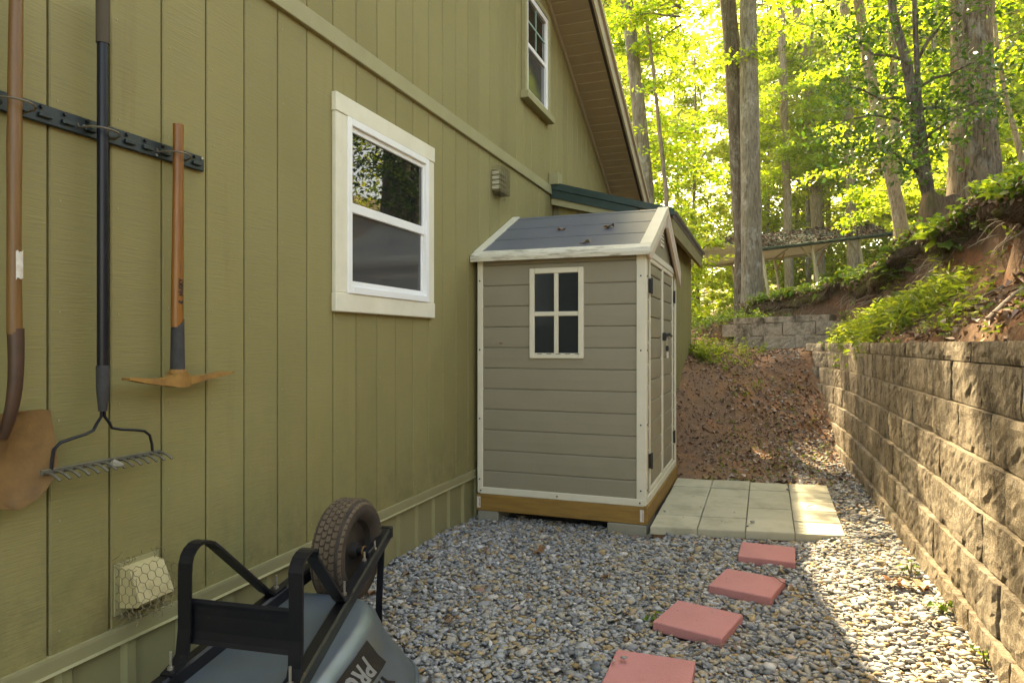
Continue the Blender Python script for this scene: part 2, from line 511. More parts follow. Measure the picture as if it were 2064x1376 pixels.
MAT = {
    'siding': siding_mat(),
    'siding_back': M('siding_groove', (0.19, 0.168, 0.092), rough=0.8),
    'trim_olive': M('painted_trim_olive', (0.315, 0.285, 0.15), (0.28, 0.25, 0.125), rough=0.55, bump=0.15, bscale=40, bstretch=(1, 0.2, 3),
                    dirt=(0.16, 0.14, 0.07), dirt_scale=4, dirt_lo=0.6, dirt_hi=0.8, dirt_amt=0.5),
    'casing': M('painted_casing_white', (0.72, 0.68, 0.54), (0.64, 0.60, 0.46), rough=0.5, bump=0.12, bscale=30,
                dirt=(0.30, 0.24, 0.13), dirt_scale=7, dirt_lo=0.68, dirt_hi=0.82, dirt_amt=0.5),
    'vinyl': M('white_vinyl', (0.80, 0.80, 0.78), (0.76, 0.76, 0.73), rough=0.35),
    'muntin': M('pale_green_grille', (0.25, 0.40, 0.33), rough=0.4),
    'glass': glass_mat('window_glass', (0.008, 0.010, 0.010), 0.015, 1.85),
    'screen': glass_mat('insect_screen', (0.055, 0.055, 0.055), 0.10, 1.55),
    'shed_glass': glass_mat('shed_window_glass', (0.012, 0.018, 0.022), 0.14, 1.5),
    'metal_skirt': M('ribbed_skirting_metal', (0.27, 0.24, 0.115), (0.235, 0.212, 0.098), rough=0.42, scale=3,
                     dirt=(0.13, 0.12, 0.055), dirt_scale=5, dirt_stretch=(1, 1, 0.4), dirt_lo=0.55, dirt_hi=0.8, dirt_amt=0.6),
    'soffit': M('soffit_board', (0.33, 0.265, 0.17), (0.30, 0.235, 0.15), rough=0.6, bump=0.1, bscale=30, bstretch=(0.3, 2, 2)),
    'fascia': M('fascia_metal', (0.42, 0.345, 0.245), (0.38, 0.31, 0.215), rough=0.5),
    'shingle': M('roof_shingle', (0.06, 0.055, 0.05), rough=0.9),
    'green_metal': M('dark_green_metal', (0.008, 0.030, 0.026), (0.012, 0.04, 0.034), rough=0.35, dirt=(0.10, 0.10, 0.07), dirt_scale=8,
                     dirt_lo=0.55, dirt_hi=0.8, dirt_amt=0.5),
    'roof_brown': M('weathered_roof_metal', (0.085, 0.065, 0.05), (0.12, 0.095, 0.07), rough=0.6, bump=0.3, bscale=20),
    'old_wood': M('weathered_lumber', (0.25, 0.20, 0.085), (0.17, 0.14, 0.06), rough=0.8, scale=5, stretch=(3, 0.4, 6), bump=0.3, bscale=30,
                  bstretch=(3, 0.3, 8)),
    'resin': M('taupe_resin', (0.252, 0.218, 0.150), (0.232, 0.20, 0.135), rough=0.5, scale=4, bump=0.25, bscale=26, bstretch=(2, 2, 22), bdist=0.0015,
               dirt=(0.16, 0.13, 0.09), dirt_scale=9, dirt_lo=0.7, dirt_hi=0.85, dirt_amt=0.4),
    'resin_white': M('cream_resin', (0.66, 0.60, 0.47), (0.60, 0.55, 0.42), rough=0.5),
    'resin_dirty': M('mossy_cream_resin', (0.66, 0.61, 0.50), (0.58, 0.54, 0.42), rough=0.55, dirt=(0.085, 0.065, 0.025), dirt_scale=14,
                     dirt_stretch=(0.5, 1, 3.0), dirt_lo=0.50, dirt_hi=0.70, dirt_amt=0.7),
    'resin_rake': M('pinkish_cream_resin', (0.58, 0.47, 0.38), (0.54, 0.43, 0.34), rough=0.5),
    'shed_roof': M('grey_resin_roof', (0.12, 0.13, 0.155), (0.10, 0.11, 0.132), rough=0.42, scale=3, bump=0.3, bscale=30, bstretch=(2, 30, 1),  # base lifted and blued, the reflected sky put into its colour
                   bdist=0.002, dirt=(0.12, 0.11, 0.09), dirt_scale=30, dirt_lo=0.62, dirt_hi=0.75, dirt_amt=0.5),
    'black_metal': M('black_hardware', (0.012, 0.012, 0.013), rough=0.4),
    'steel': M('galvanised_steel', (0.55, 0.53, 0.48), (0.4, 0.36, 0.3), rough=0.35, metallic=0.8, scale=40),
    'skid': M('stained_lumber', (0.30, 0.165, 0.035), (0.21, 0.105, 0.02), rough=0.6, scale=5, stretch=(0.8, 0.8, 8), bump=0.3, bscale=20,
              bstretch=(1, 1, 12), dirt=(0.10, 0.05, 0.015), dirt_scale=3.5, dirt_stretch=(1, 1, 5), dirt_lo=0.55, dirt_hi=0.75, dirt_amt=0.6),
    'paper': M('paper_tag', (0.62, 0.60, 0.54), (0.5, 0.42, 0.33), rough=0.7, scale=60),
    'red_print': M('red_print', (0.35, 0.04, 0.02), rough=0.7),
    'concrete': M('grey_concrete', (0.27, 0.25, 0.19), (0.22, 0.20, 0.15), rough=0.9, bump=0.4, bscale=60),
    'paver': M('pale_paver', (0.46, 0.42, 0.30), (0.40, 0.365, 0.26), rough=0.85, scale=3, bump=0.35, bscale=140, bdist=0.003,
               dirt=(0.20, 0.18, 0.11), dirt_scale=3.8, dirt_lo=0.48, dirt_hi=0.72, dirt_amt=0.6, island=0.08),
    'red_paver': M('red_paver', (0.50, 0.195, 0.185), (0.44, 0.165, 0.155), rough=0.88, scale=5, bump=0.5, bscale=220, bdist=0.003,
                   fine=(0.52, 0.25, 0.22), dirt=(0.25, 0.10, 0.07), dirt_scale=9, dirt_lo=0.62, dirt_hi=0.8, dirt_amt=0.4),
    'block': block_mat(),
    'shovel_wood': M('varnished_ash', (0.20, 0.095, 0.026), (0.13, 0.058, 0.016), rough=0.42, scale=8, stretch=(8, 8, 0.5), bump=0.2, bscale=30,
                     bstretch=(9, 9, 0.4), dirt=(0.13, 0.065, 0.02), dirt_scale=6, dirt_stretch=(2, 2, 0.4), dirt_lo=0.55, dirt_hi=0.8, dirt_amt=0.6),
    'pick_wood': M('hickory_handle', (0.28, 0.105, 0.016), (0.14, 0.046, 0.008), rough=0.4, scale=8, stretch=(8, 8, 0.5), bump=0.15, bscale=30,
                   bstretch=(9, 9, 0.4), dirt=(0.08, 0.035, 0.012), dirt_scale=5, dirt_stretch=(3, 3, 0.4), dirt_lo=0.55, dirt_hi=0.75, dirt_amt=0.75),
    'rust': M('rusted_steel', (0.22, 0.115, 0.033), (0.145, 0.072, 0.021), rough=0.75, scale=12, bump=0.3, bscale=80, metallic=0.15,
              dirt=(0.10, 0.055, 0.02), dirt_scale=9, dirt_lo=0.5, dirt_hi=0.75, dirt_amt=0.7),
    'rust_pick': M('rusted_yellow_steel', (0.34, 0.175, 0.04), (0.22, 0.10, 0.023), rough=0.7, scale=18, bump=0.25, bscale=90,
                   dirt=(0.13, 0.07, 0.025), dirt_scale=14, dirt_lo=0.52, dirt_hi=0.75, dirt_amt=0.7),
    'socket': M('brown_steel', (0.085, 0.042, 0.024), (0.06, 0.03, 0.018), rough=0.5, metallic=0.2, scale=14),
    'black_pole': M('black_enamel', (0.006, 0.006, 0.010), (0.009, 0.010, 0.015), rough=0.33, spec=0.3, dirt=(0.10, 0.09, 0.08), dirt_scale=40,
                    dirt_lo=0.68, dirt_hi=0.76, dirt_amt=0.6),
    'old_grip': M('brown_grip', (0.08, 0.06, 0.035), rough=0.8),
    'rubber': M('black_rubber', (0.025, 0.023, 0.022), (0.045, 0.042, 0.04), rough=0.75, scale=30),
    'rake_metal': M('aged_rake_steel', (0.13, 0.12, 0.085), (0.09, 0.08, 0.055), rough=0.6, metallic=0.3, scale=20),
    'rack': M('black_green_plastic', (0.010, 0.018, 0.018), (0.016, 0.026, 0.025), rough=0.45),
    'wire': M('aged_wire', (0.21, 0.17, 0.12), (0.13, 0.11, 0.08), rough=0.5, metallic=0.5, scale=30),
    'hood': M('aged_cream_plastic', (0.56, 0.47, 0.26), (0.46, 0.37, 0.18), rough=0.55, scale=9, dirt=(0.22, 0.16, 0.06), dirt_scale=10,
              dirt_lo=0.55, dirt_hi=0.75, dirt_amt=0.7),
    'chicken_wire': M('chicken_wire', (0.20, 0.17, 0.085), (0.13, 0.10, 0.05), rough=0.7, metallic=0.3, scale=40),
    'tub': M('galvanised_tub', (0.155, 0.195, 0.235), (0.12, 0.15, 0.17), rough=0.4, metallic=0.55, scale=3.5, bump=0.06, bscale=9,
             dirt=(0.17, 0.17, 0.11), dirt_scale=5, dirt_lo=0.5, dirt_hi=0.75, dirt_amt=0.75),
    'barrow_frame': M('black_frame_paint', (0.005, 0.005, 0.007), (0.009, 0.009, 0.011), rough=0.4, spec=0.35, dirt=(0.14, 0.06, 0.02), dirt_scale=26,
                      dirt_lo=0.66, dirt_hi=0.74, dirt_amt=0.8),
    'tyre': M('dusty_tyre', (0.030, 0.022, 0.016), (0.055, 0.04, 0.027), rough=0.85, scale=14, bump=0.3, bscale=120),
    'tyre_tread': M('dusty_tread', (0.13, 0.09, 0.055), (0.095, 0.064, 0.038), rough=0.85, scale=10),
    'hub': M('dark_hub', (0.016, 0.015, 0.014), (0.035, 0.026, 0.02), rough=0.45, scale=12, dirt=(0.14, 0.07, 0.03), dirt_scale=10,
             dirt_lo=0.6, dirt_hi=0.75, dirt_amt=0.7),
    'decal': M('black_decal', (0.010, 0.010, 0.011), rough=0.5),
    'decal_grey': M('grey_decal', (0.24, 0.25, 0.24), rough=0.5),
    'bark_grey': bark_mat('grey_bark', (0.10, 0.08, 0.055), (0.25, 0.215, 0.155)),
    'bark_dark': bark_mat('dark_bark', (0.05, 0.037, 0.026), (0.155, 0.12, 0.085), la=0.4),
    'bark_tan': bark_mat('tan_bark', (0.12, 0.088, 0.055), (0.30, 0.235, 0.16), la=0.35),
    'bark_big': bark_mat('furrowed_bark', (0.055, 0.037, 0.022), (0.225, 0.165, 0.10), la=0.35, sc=8),
    'stump': bark_mat('rotten_wood', (0.06, 0.038, 0.022), (0.17, 0.105, 0.06), lich=(0.10, 0.12, 0.03), la=0.4),
    'carport_roof': M('carport_green_roof', (0.025, 0.042, 0.034), (0.04, 0.055, 0.042), rough=0.9, spec=0.08),
    'carport_under': M('carport_cream_underside', (0.80, 0.70, 0.60), (0.76, 0.66, 0.56), rough=0.5),
    'carport_frame': M('carport_tan_steel', (0.42, 0.37, 0.27), (0.36, 0.31, 0.22), rough=0.45),
    'carport_brace': M('orange_brace', (0.42, 0.15, 0.04), rough=0.5),
    'gravel': island_mat('crushed_gravel', [(0.0, (0.13, 0.138, 0.143)), (0.18, (0.25, 0.252, 0.248)), (0.42, (0.38, 0.375, 0.36)), (0.55, (0.22, 0.217, 0.205)),
                         (0.68, (0.36, 0.325, 0.26)), (0.82, (0.38, 0.28, 0.15)), (0.90, (0.27, 0.18, 0.085)), (1.0, (0.55, 0.54, 0.51))]),
    'litter': island_mat('dead_leaves', [(0.0, (0.10, 0.055, 0.03)), (0.3, (0.19, 0.10, 0.055)), (0.55, (0.30, 0.19, 0.12)), (0.75, (0.22, 0.13, 0.10)),
                         (0.88, (0.44, 0.33, 0.25)), (0.96, (0.46, 0.36, 0.29)), (1.0, (0.42, 0.20, 0.05))], rough=0.7),
    'roof_litter': island_mat('darkened_roof_leaves', [(0.0, (0.07, 0.038, 0.025)), (0.4, (0.13, 0.074, 0.05)), (0.8, (0.19, 0.115, 0.082)), (1.0, (0.23, 0.145, 0.11))], rough=1.0, bump=0),  # dead leaf tones darkened so direct sun does not wash out the roof
    'twig': M('dead_twig', (0.22, 0.17, 0.12), (0.13, 0.095, 0.065), rough=0.85, scale=12),
    'root': M('bare_root', (0.34, 0.28, 0.21), (0.15, 0.11, 0.075), rough=0.85, scale=7),
    'leaf_orange': leaf_mat('orange_dead_leaf', [(0, (0.40, 0.19, 0.03)), (1, (0.50, 0.24, 0.04))], [(0, (0.4, 0.18, 0.03)), (1, (0.4, 0.2, 0.03))], tmix=0.25),
    'leaf_brown': leaf_mat('brown_dead_leaf', [(0, (0.22, 0.115, 0.06)), (1, (0.28, 0.15, 0.08))], [(0, (0.2, 0.08, 0.03)), (1, (0.2, 0.08, 0.03))], tmix=0.12),
    'leaf_tan': leaf_mat('tan_dead_leaf', [(0, (0.42, 0.33, 0.17)), (1, (0.38, 0.28, 0.15))], [(0, (0.3, 0.2, 0.06)), (1, (0.3, 0.2, 0.06))], tmix=0.2),
    # living leaves
    'foliage': leaf_mat('sunlit_foliage', [(0, (0.045, 0.085, 0.012)), (0.5, (0.075, 0.115, 0.016)), (1, (0.11, 0.12, 0.018))],
                        [(0, (0.24, 0.46, 0.03)), (0.5, (0.44, 0.62, 0.04)), (1, (0.64, 0.68, 0.06))], tmix=0.6),
    'foliage_far': leaf_mat('haze_paled_foliage', [(0, (0.05, 0.09, 0.02)), (0.5, (0.08, 0.12, 0.025)), (1, (0.12, 0.13, 0.03))],  # lighter copy of the foliage, distance haze and brightness put into its colour
                            [(0, (0.30, 0.48, 0.05)), (0.5, (0.50, 0.62, 0.06)), (1, (0.66, 0.66, 0.08))], tmix=0.6),
    'foliage_dark': leaf_mat('glossy_dark_foliage', [(0, (0.018, 0.045, 0.014)), (0.6, (0.032, 0.07, 0.018)), (1, (0.05, 0.095, 0.02))],
                             [(0, (0.05, 0.12, 0.015)), (0.7, (0.10, 0.22, 0.02)), (1, (0.22, 0.33, 0.03))], rough=0.32, tmix=0.35),
    'grass': leaf_mat('bank_grass', [(0, (0.07, 0.12, 0.018)), (0.6, (0.11, 0.16, 0.022)), (1, (0.16, 0.18, 0.03))],
                      [(0, (0.2, 0.34, 0.03)), (1, (0.42, 0.46, 0.05))], tmix=0.45),
    'broadleaf': leaf_mat('broad_leaf', [(0, (0.05, 0.13, 0.035)), (0.5, (0.08, 0.16, 0.03)), (1, (0.12, 0.17, 0.02))],
                          [(0, (0.16, 0.32, 0.04)), (1, (0.38, 0.44, 0.03))], rough=0.4, tmix=0.4),
    'ground_gravel': soil_mat('gravel_bed', [(1, 0, 1, 1, (0.15, 0.14, 0.125)), (30, 0.4, 0.65, 0.8, (0.22, 0.21, 0.19)), (60, 0.5, 0.7, 0.8, (0.09, 0.075, 0.06))]),
    'path_soil': soil_mat('path_soil', [(1, 0, 1, 1, (0.27, 0.155, 0.095)), (2.2, 0.45, 0.62, 0.85, (0.36, 0.17, 0.08)), (6, 0.52, 0.7, 0.7, (0.11, 0.065, 0.042)),
                                        (38, 0.5, 0.66, 0.7, (0.25, 0.17, 0.115)), (5, 0.62, 0.74, 0.6, (0.09, 0.10, 0.028))]),
    'bank_soil': soil_mat('bank_soil', [(1, 0, 1, 1, (0.12, 0.068, 0.04)), (1.3, 0.52, 0.64, 0.9, (0.27, 0.105, 0.046)), (6, 0.5, 0.7, 0.8, (0.085, 0.052, 0.032)),
                                        (2.6, 0.55, 0.68, 0.8, (0.10, 0.105, 0.026)), (40, 0.5, 0.68, 0.6, (0.22, 0.145, 0.095))]),
    'root_mat': soil_mat('root_mat_soil', [(1, 0, 1, 1, (0.085, 0.055, 0.034)), (7, 0.45, 0.62, 0.85, (0.16, 0.11, 0.072)), (3.0, 0.5, 0.62, 0.9, (0.10, 0.115, 0.022)), (34, 0.5, 0.66, 0.7, (0.05, 0.03, 0.018))]),
    'bounce': soil_mat('pale_gravel', [(1, 0, 1, 1, (0.42, 0.38, 0.32)), (30, 0.4, 0.65, 0.8, (0.32, 0.29, 0.25))]),
    'forest_soil': soil_mat('forest_floor', [(1, 0, 1, 1, (0.14, 0.10, 0.06)), (0.5, 0.42, 0.6, 0.8, (0.09, 0.115, 0.03)), (6, 0.5, 0.68, 0.7, (0.22, 0.15, 0.09))]),
}

# ------------------------------------------------------------------ terrain heights
def sstep(a, b, t):
    t = np.clip((t - a) / (b - a), 0, 1)
    return t * t * (3 - 2 * t)


def fbm(x, y, sc, seed=0):
    """cheap smooth noise from a few rotated sines"""
    r = np.random.default_rng(seed)
    out = 0; amp = 1.0
    for k in range(6):
        a = r.uniform(0, 6.28); f = sc * (1.55 ** k); p, q = r.uniform(0, 6.28, 2)
        out = out + amp * np.sin((x * np.cos(a) + y * np.sin(a)) * f + p) * np.sin((-x * np.sin(a) + y * np.cos(a)) * f * 0.83 + q)
        amp *= 0.62
    return out / 2.0


def low_h(x, y):
    x = np.asarray(x, float); y = np.asarray(y, float)
    yy = y - 1.25 * np.clip((x + 0.95) / 0.95, 0, 1) ** 0.8
    z = np.interp(yy, [-10, 6.05, 6.6, 7.25, 7.9, 8.6, 9.2, 10.5, 12.5], [0, 0.0, 0.06, 0.27, 0.62, 0.94, 1.06, 1.18, 1.4])
    z = z + 0.075 * sstep(0.15, 0.75, x) * (1 - sstep(6.5, 8, y)) - 0.03 * (1 - sstep(-1.9, -1.5, x)) * 0
    up = sstep(9.2, 9.8, y) * sstep(-0.35, 0.2, x)
    z = z * (1 - up) + np.maximum(z, 1.14) * up
    amt = 0.012 + 0.05 * sstep(6.2, 7.5, yy)
    z = z - 0.028 * (1 - sstep(-0.72, -0.45, x)) * sstep(4.15, 4.5, y) * (1 - sstep(5.2, 5.6, y))
    z = z - 0.35 * sstep(12.1, 12.8, y)
    return z + fbm(x, y, 3.1, 3) * amt


CP = np.array([
    (0.95, -3, 1.29), (0.95, 1, 1.30), (0.95, 4, 1.29), (0.95, 7, 1.27), (0.9, 8.8, 1.24), (0.6, 9.5, 1.22),
    (1.5, 3, 1.62), (1.5, 6, 1.62), (2.0, 4, 2.1), (2.0, 7, 2.15), (2.55, 8, 2.72), (2.5, 5, 2.6), (3.1, 12.3, 3.5), (2.3, 10.6, 2.6), (2.5, 12.1, 3.0),
    (2.44, 14.7, 3.0), (1.2, 12.3, 1.98), (0.47, 12.5, 1.72), (-0.2, 13.2, 1.72), (-0.49, 12.6, 1.66), (-0.41, 11.7, 1.58), (1.0, 11.0, 1.62),
    (1.25, 10.2, 1.5), (1.5, 9.0, 1.7), (1.8, 9.8, 2.15), (-1.3, 12.5, 1.45), (-2.5, 14, 1.3), (-6, 14, 1.2), (-6, 30, 1.5), (-0.1, 22.3, 1.7),
    (4, 25.7, 2.3), (0, 40, 2.6), (10, 40, 5.5), (12, 20, 6.2), (8, 12, 5.6), (6, 6, 4.7), (6, 0, 4.4), (3.2, 2, 3.0), (3.2, -3, 3.0),
    (20, 22, 9), (-20, 40, 2.5), (0, 70, 5), (30, 60, 14), (-25, 75, 4), (16, 5, 7), (22, 40, 9)], float)


def _tps(P):
    n = len(P)
    d = np.hypot(P[:, None, 0] - P[None, :, 0], P[:, None, 1] - P[None, :, 1])
    K = np.where(d > 0, d * d * np.log(d + 1e-9), 0) + np.eye(n) * 0.02
    A = np.zeros((n + 3, n + 3)); A[:n, :n] = K
    A[:n, n] = 1; A[:n, n + 1:] = P[:, :2]; A[n, :n] = 1; A[n + 1:, :n] = P[:, :2].T
    b = np.zeros(n + 3); b[:n] = P[:, 2]
    return np.linalg.solve(A, b)


TW = _tps(CP)


def tps_h(x, y):
    out = TW[-3] + TW[-2] * x + TW[-1] * y
    for i in range(len(CP)):
        d = np.hypot(x - CP[i, 0], y - CP[i, 1])
        out = out + TW[i] * np.where(d > 0, d * d * np.log(d + 1e-9), 0)
    return out


# the two retaining walls, as lines in plan at the foot of their lowest course
WALL_PATH = [(0.80, -0.6), (0.785, 2.0), (0.775, 4.0), (0.76, 6.5), (0.74, 7.7), (0.69, 8.5), (0.585, 9.15), (0.40, 9.7)]
BACK_A, BACK_B = (-0.42, 11.55), (1.02, 10.85)


def wall_x(y):
    return np.interp(y, [p[1] for p in WALL_PATH], [p[0] for p in WALL_PATH])


def back_y(x):
    return BACK_A[1] + (x - BACK_A[0]) * (BACK_B[1] - BACK_A[1]) / (BACK_B[0] - BACK_A[0])


def scarp_x(y):
    """plan line of the eroded lip along the bank"""
    return np.interp(y, [-3, 3, 5, 6.5, 8, 9.2, 10.2, 11.2, 12, 12.8], [1.95, 1.95, 1.9, 1.85, 1.8, 1.7, 1.45, 1.1, 0.5, -0.3]) + 0.10 * np.sin(y * 2.9) + 0.06 * np.sin(y * 6.7 + 1)


def up_h(x, y):
    x = np.asarray(x, float); y = np.asarray(y, float)
    z = tps_h(x, y)
    s = x - scarp_x(y)
    near = sstep(13.5, 12.0, y) if False else (1 - sstep(12.2, 13.5, y))
    # soil washes down to a gentler toe, then stands steep under the lip
    z = z + near * (0.26 * sstep(-0.02, 0.13, s) * (1 - sstep(0.35, 1.3, s)) - 0.16 * sstep(-0.7, -0.06, s) * (1 - sstep(-0.06, 0.08, s)))
    rough = 0.035 + 0.03 * sstep(0, 3, s)
    z = z + fbm(x, y, 4.2, 11) * rough * sstep(0.0, 0.25, x - wall_x(y) - 0.15)
    z = np.where(y < 9.8, z - 0.16 * (1 - sstep(0.17, 0.30, x - wall_x(np.minimum(y, 9.7)))), z)
    # terrace in front of the back wall
    infront = (1 - sstep(-0.03, 0.03, y - back_y(x) - 0.12)) * (1 - sstep(1.0, 1.3, x)) * (y > 9.2)
    terr = 1.14 + 0.03 * fbm(x, y, 5, 4)
    z = z * (1 - infront) + np.minimum(z, terr) * infront
    # the mound left of the back wall runs down into the head of the path
    edge = (1 - sstep(0.02, 0.5, y - np.maximum(back_y(x) + 0.1, 11.3))) * (x < BACK_A[0] + 0.02) * (y < 13)
    return z * (1 - edge) + np.minimum(z, low_h(x, y) - 0.05) * edge


def grid_mesh(name, xs, ys, hf, mat, keep=None):
    X, Y = np.meshgrid(xs, ys)
    Z = hf(X, Y)
    nx, ny = len(xs), len(ys)
    v = np.stack([X.ravel(), Y.ravel(), Z.ravel()], 1)
    i, j = np.meshgrid(np.arange(nx - 1), np.arange(ny - 1))
    a = (j * nx + i).ravel()
    f = np.stack([a, a + 1, a + nx + 1, a + nx], 1)
    if keep is not None:
        c = v[f].mean(1)
        f = f[keep(c[:, 0], c[:, 1])]
    used = np.unique(f); remap = np.zeros(len(v), int); remap[used] = np.arange(len(used))
    return np_mesh(name, v[used], remap[f], mat, smooth=True)


def axis(*segs):
    out = []
    for a, b, st in segs: out += list(np.arange(a, b - 1e-6, st))
    return np.array(out + [segs[-1][1]])


lower = link('gravel_yard', grid_mesh('gravel_yard', axis((-2.05, 0.95, 0.06)), axis((-4, 1.5, 0.3), (1.5, 6.42, 0.06)), low_h, MAT['ground_gravel']))
tag(lower, 'grey gravel bed between the olive house wall and the block retaining wall', 'ground', kind='structure')
path = link('dirt_path', grid_mesh('dirt_path', axis((-2.05, 1.0, 0.06)), axis((6.36, 12.9, 0.06)), lambda x, y: low_h(x, y) + 0.006, MAT['path_soil'],
                                  keep=lambda x, y: (x < np.where(y < 9.7, wall_x(np.minimum(y, 9.7)) + 0.2, 0.95))))
tag(path, 'reddish dirt path climbing behind the small storage shed', 'path', kind='structure')


def hill_keep(x, y):
    front = (y < 9.75) & (x > wall_x(y) + 0.15)
    mid = (y >= 9.75) & (y < 11.8) & (x > 0.5)
    back = (y > np.maximum(back_y(x) + 0.1, 0)) & (y > 11.3)
    return front | mid | back


bank = link('earth_bank', grid_mesh('earth_bank', axis((-3.5, 4.2, 0.055)), axis((-0.6, 2.0, 0.11), (2.0, 14.6, 0.055)), up_h, MAT['bank_soil'], keep=hill_keep))
tag(bank, 'steep eroded red soil bank above the block retaining wall', 'bank', kind='structure')
ffl = link('forest_floor', grid_mesh('forest_floor', axis((-60, -4, 4), (-4, 5, 0.4), (5, 20, 1.0), (20, 90, 5)), axis((-8, 0, 2), (0, 16, 0.4), (16, 40, 1.0), (40, 130, 6)),
                                     lambda x, y: np.maximum(tps_h(x, y), 0.3) - 0.12 * (1 - sstep(13.5, 15, y)) * (1 - sstep(3.6, 4.6, x)) + 0.08 * fbm(x, y, 0.9, 8), MAT['forest_soil'],
                                     keep=lambda x, y: ~((x < 4.0) & (x > -3.4) & (y < 14.2)) & ~((x < -1.5) & (y < 12.0)) & ~((x < 4.0) & (y < 0.6))))
tag(ffl, 'leafy forest floor rising gently among the tree trunks', 'ground', kind='structure')
# plain earth that carries the yard and house out of sight
apron = link('yard_earth', grid_mesh('yard_earth', axis((-60, -2, 6), (-2, 30, 4)), axis((-60, -4, 4), (-4, 12, 2)), lambda x, y: np.full_like(x, -0.06), MAT['forest_soil'],
                                     keep=lambda x, y: ~((x > -2.2) & (y > -3.9))))
tag(apron, 'bare earth around the house beyond the gravel yard', 'ground', kind='structure')

# ------------------------------------------------------------------ retaining walls
BLOCK_L, BLOCK_H, CAP_H = 0.50, 0.2, 0.1


def block_mesh(name, L, H, D, seed, rough=0.006):
    """split-face block: front looks along -Y in its own frame, length along X, base at z=0"""
    r = np.random.default_rng(seed)
    nx, nz = 15, 8 if H > 0.15 else 5
    mb = MB(); g = 0.0015 if seed % 3 else 0.005
    xs = np.linspace(-L / 2 + g, L / 2 - g, nx); zs = np.linspace(0.003, H - 0.003, nz)
    ph = r.uniform(0, 50, 3)
    for zi, z in enumerate(zs):
        for xi, x in enumerate(xs):
            ex = xi in (0, nx - 1); ez = zi in (0, nz - 1)
            dy = mnoise.noise(Vector((x * 9 + ph[0], z * 11 + ph[1], ph[2]))) * rough + mnoise.noise(Vector((x * 34 + ph[0], z * 34 + ph[1], ph[2]))) * rough * 0.75 + r.normal(0, rough * 0.22)
            if ex: dy += 0.006
            if ez: dy += 0.003
            mb.v.append(Vector((x + (0 if ex else r.normal(0, 0.006)), max(dy, -0.014), z)))
    for zi in range(nz - 1):
        for xi in range(nx - 1):
            a = zi * nx + xi
            mb.f.append((a, a + 1, a + nx + 1, a + nx))
    b = len(mb.v)
    mb.v += [Vector((-L / 2 + g, D, 0.003)), Vector((L / 2 - g, D, 0.003)), Vector((L / 2 - g, D, H - 0.003)), Vector((-L / 2 + g, D, H - 0.003))]
    top = list(range((nz - 1) * nx, nz * nx)); bot = list(range(nx))
    mb.f.append(tuple(top) + (b + 2, b + 3)); mb.f.append(tuple(bot[::-1]) + (b, b + 1))
    mb.f.append(tuple([i * nx for i in range(nz)][::-1][::-1]) + (b + 3, b))
    mb.f.append(tuple([i * nx + nx - 1 for i in range(nz)][::-1]) + (b + 1, b + 2))
    mb.f.append((b, b + 3, b + 2, b + 1))
    return mb.mesh(name, MAT['block'], smooth=False)


BLK = [block_mesh('block', BLOCK_L, BLOCK_H, 0.26, 100 + i) for i in range(10)]
CAPB = [block_mesh('cap_block', BLOCK_L, CAP_H, 0.27, 200 + i, 0.007) for i in range(6)]


def path_points(path, off, start, step):
    P = [Vector((p[0], p[1], 0)) for p in path]
    Q = []
    for i, p in enumerate(P):
        t = (P[min(i + 1, len(P) - 1)] - P[max(i - 1, 0)]).normalized()
        Q.append(p + Vector((t.y, -t.x, 0)) * off)
    seg = [(Q[i], Q[i + 1], (Q[i + 1] - Q[i]).length) for i in range(len(Q) - 1)]
    total = sum(s_[2] for s_ in seg)
    res = []; d = start
    while d < total:
        a = d
        for p, q, l in seg:
            if a <= l:
                res.append((p + (q - p) * (a / l), (q - p).normalized())); break
            a -= l
        d += step
    return res


rw = thing('retaining_wall', 'long tan split-face block retaining wall beside the gravel, curving away past the shed', 'retaining wall', (0.8, 4, 0))
bi = 0
for k in range(7):
    cap = k == 6
    H = CAP_H if cap else BLOCK_H
    z0 = -0.012 + 0.2 * k
    for n, (p, t) in enumerate(path_points(WALL_PATH, 0.0225 * k - (0.012 if cap else 0), 0.1 + (0.25 if k % 2 else 0) + 0.05 * math.sin(k * 5), BLOCK_L + 0.004)):
        if p.y < -0.4: continue
        me = random.choice(CAPB if cap else BLK)
        o = link('cap_block' if cap else 'block', me, rw)
        jx = random.uniform(-0.005, 0.005)
        o.location = Vector((p.x + jx, p.y, z0 - 0.004 * (p.y - 2.5))) - rw.location
        # the block's front (-Y in its own frame) looks across the path to its left
        o.rotation_euler = (R(0.6) * random.uniform(-0.5, 0.5), 0, math.atan2(t.y, t.x) + math.pi + R(random.uniform(-0.8, 0.8)))
bw = thing('back_retaining_wall', 'short upper block wall crossing at the head of the path below the twin trunks', 'retaining wall', (BACK_A[0], BACK_A[1], 1.0))
dirb = Vector((BACK_B[0] - BACK_A[0], BACK_B[1] - BACK_A[1], 0)); lb = dirb.length; dirb.normalize()
for k in range(4):
    cap = k == 3
    L = 0.40
    x = 0.0 + (0.0 if k % 2 else 0.0)
    pos_ = ([0.2] if not k % 2 else [0.0]) + [0.2 + (0.2 if k % 2 else 0) + 0.404 * i for i in range(0, 6)]
    base = -0.2 if not k % 2 else 0.0
    d = base + 0.2
    while d < lb + 0.1:
        me = random.choice(CAPB if cap else BLK)
        o = link('cap_block' if cap else 'block', me, bw)
        p = Vector((BACK_A[0], BACK_A[1], 0)) + dirb * d
        z = 0.955 + 0.2 * k
        o.location = p + Vector((0.0, 0.012 * k, z + 0.02 * d)) - bw.location
        o.rotation_euler = (0, 0, math.atan2(dirb.y, dirb.x) + R(random.uniform(-1, 1)))
        d += BLOCK_L + 0.004

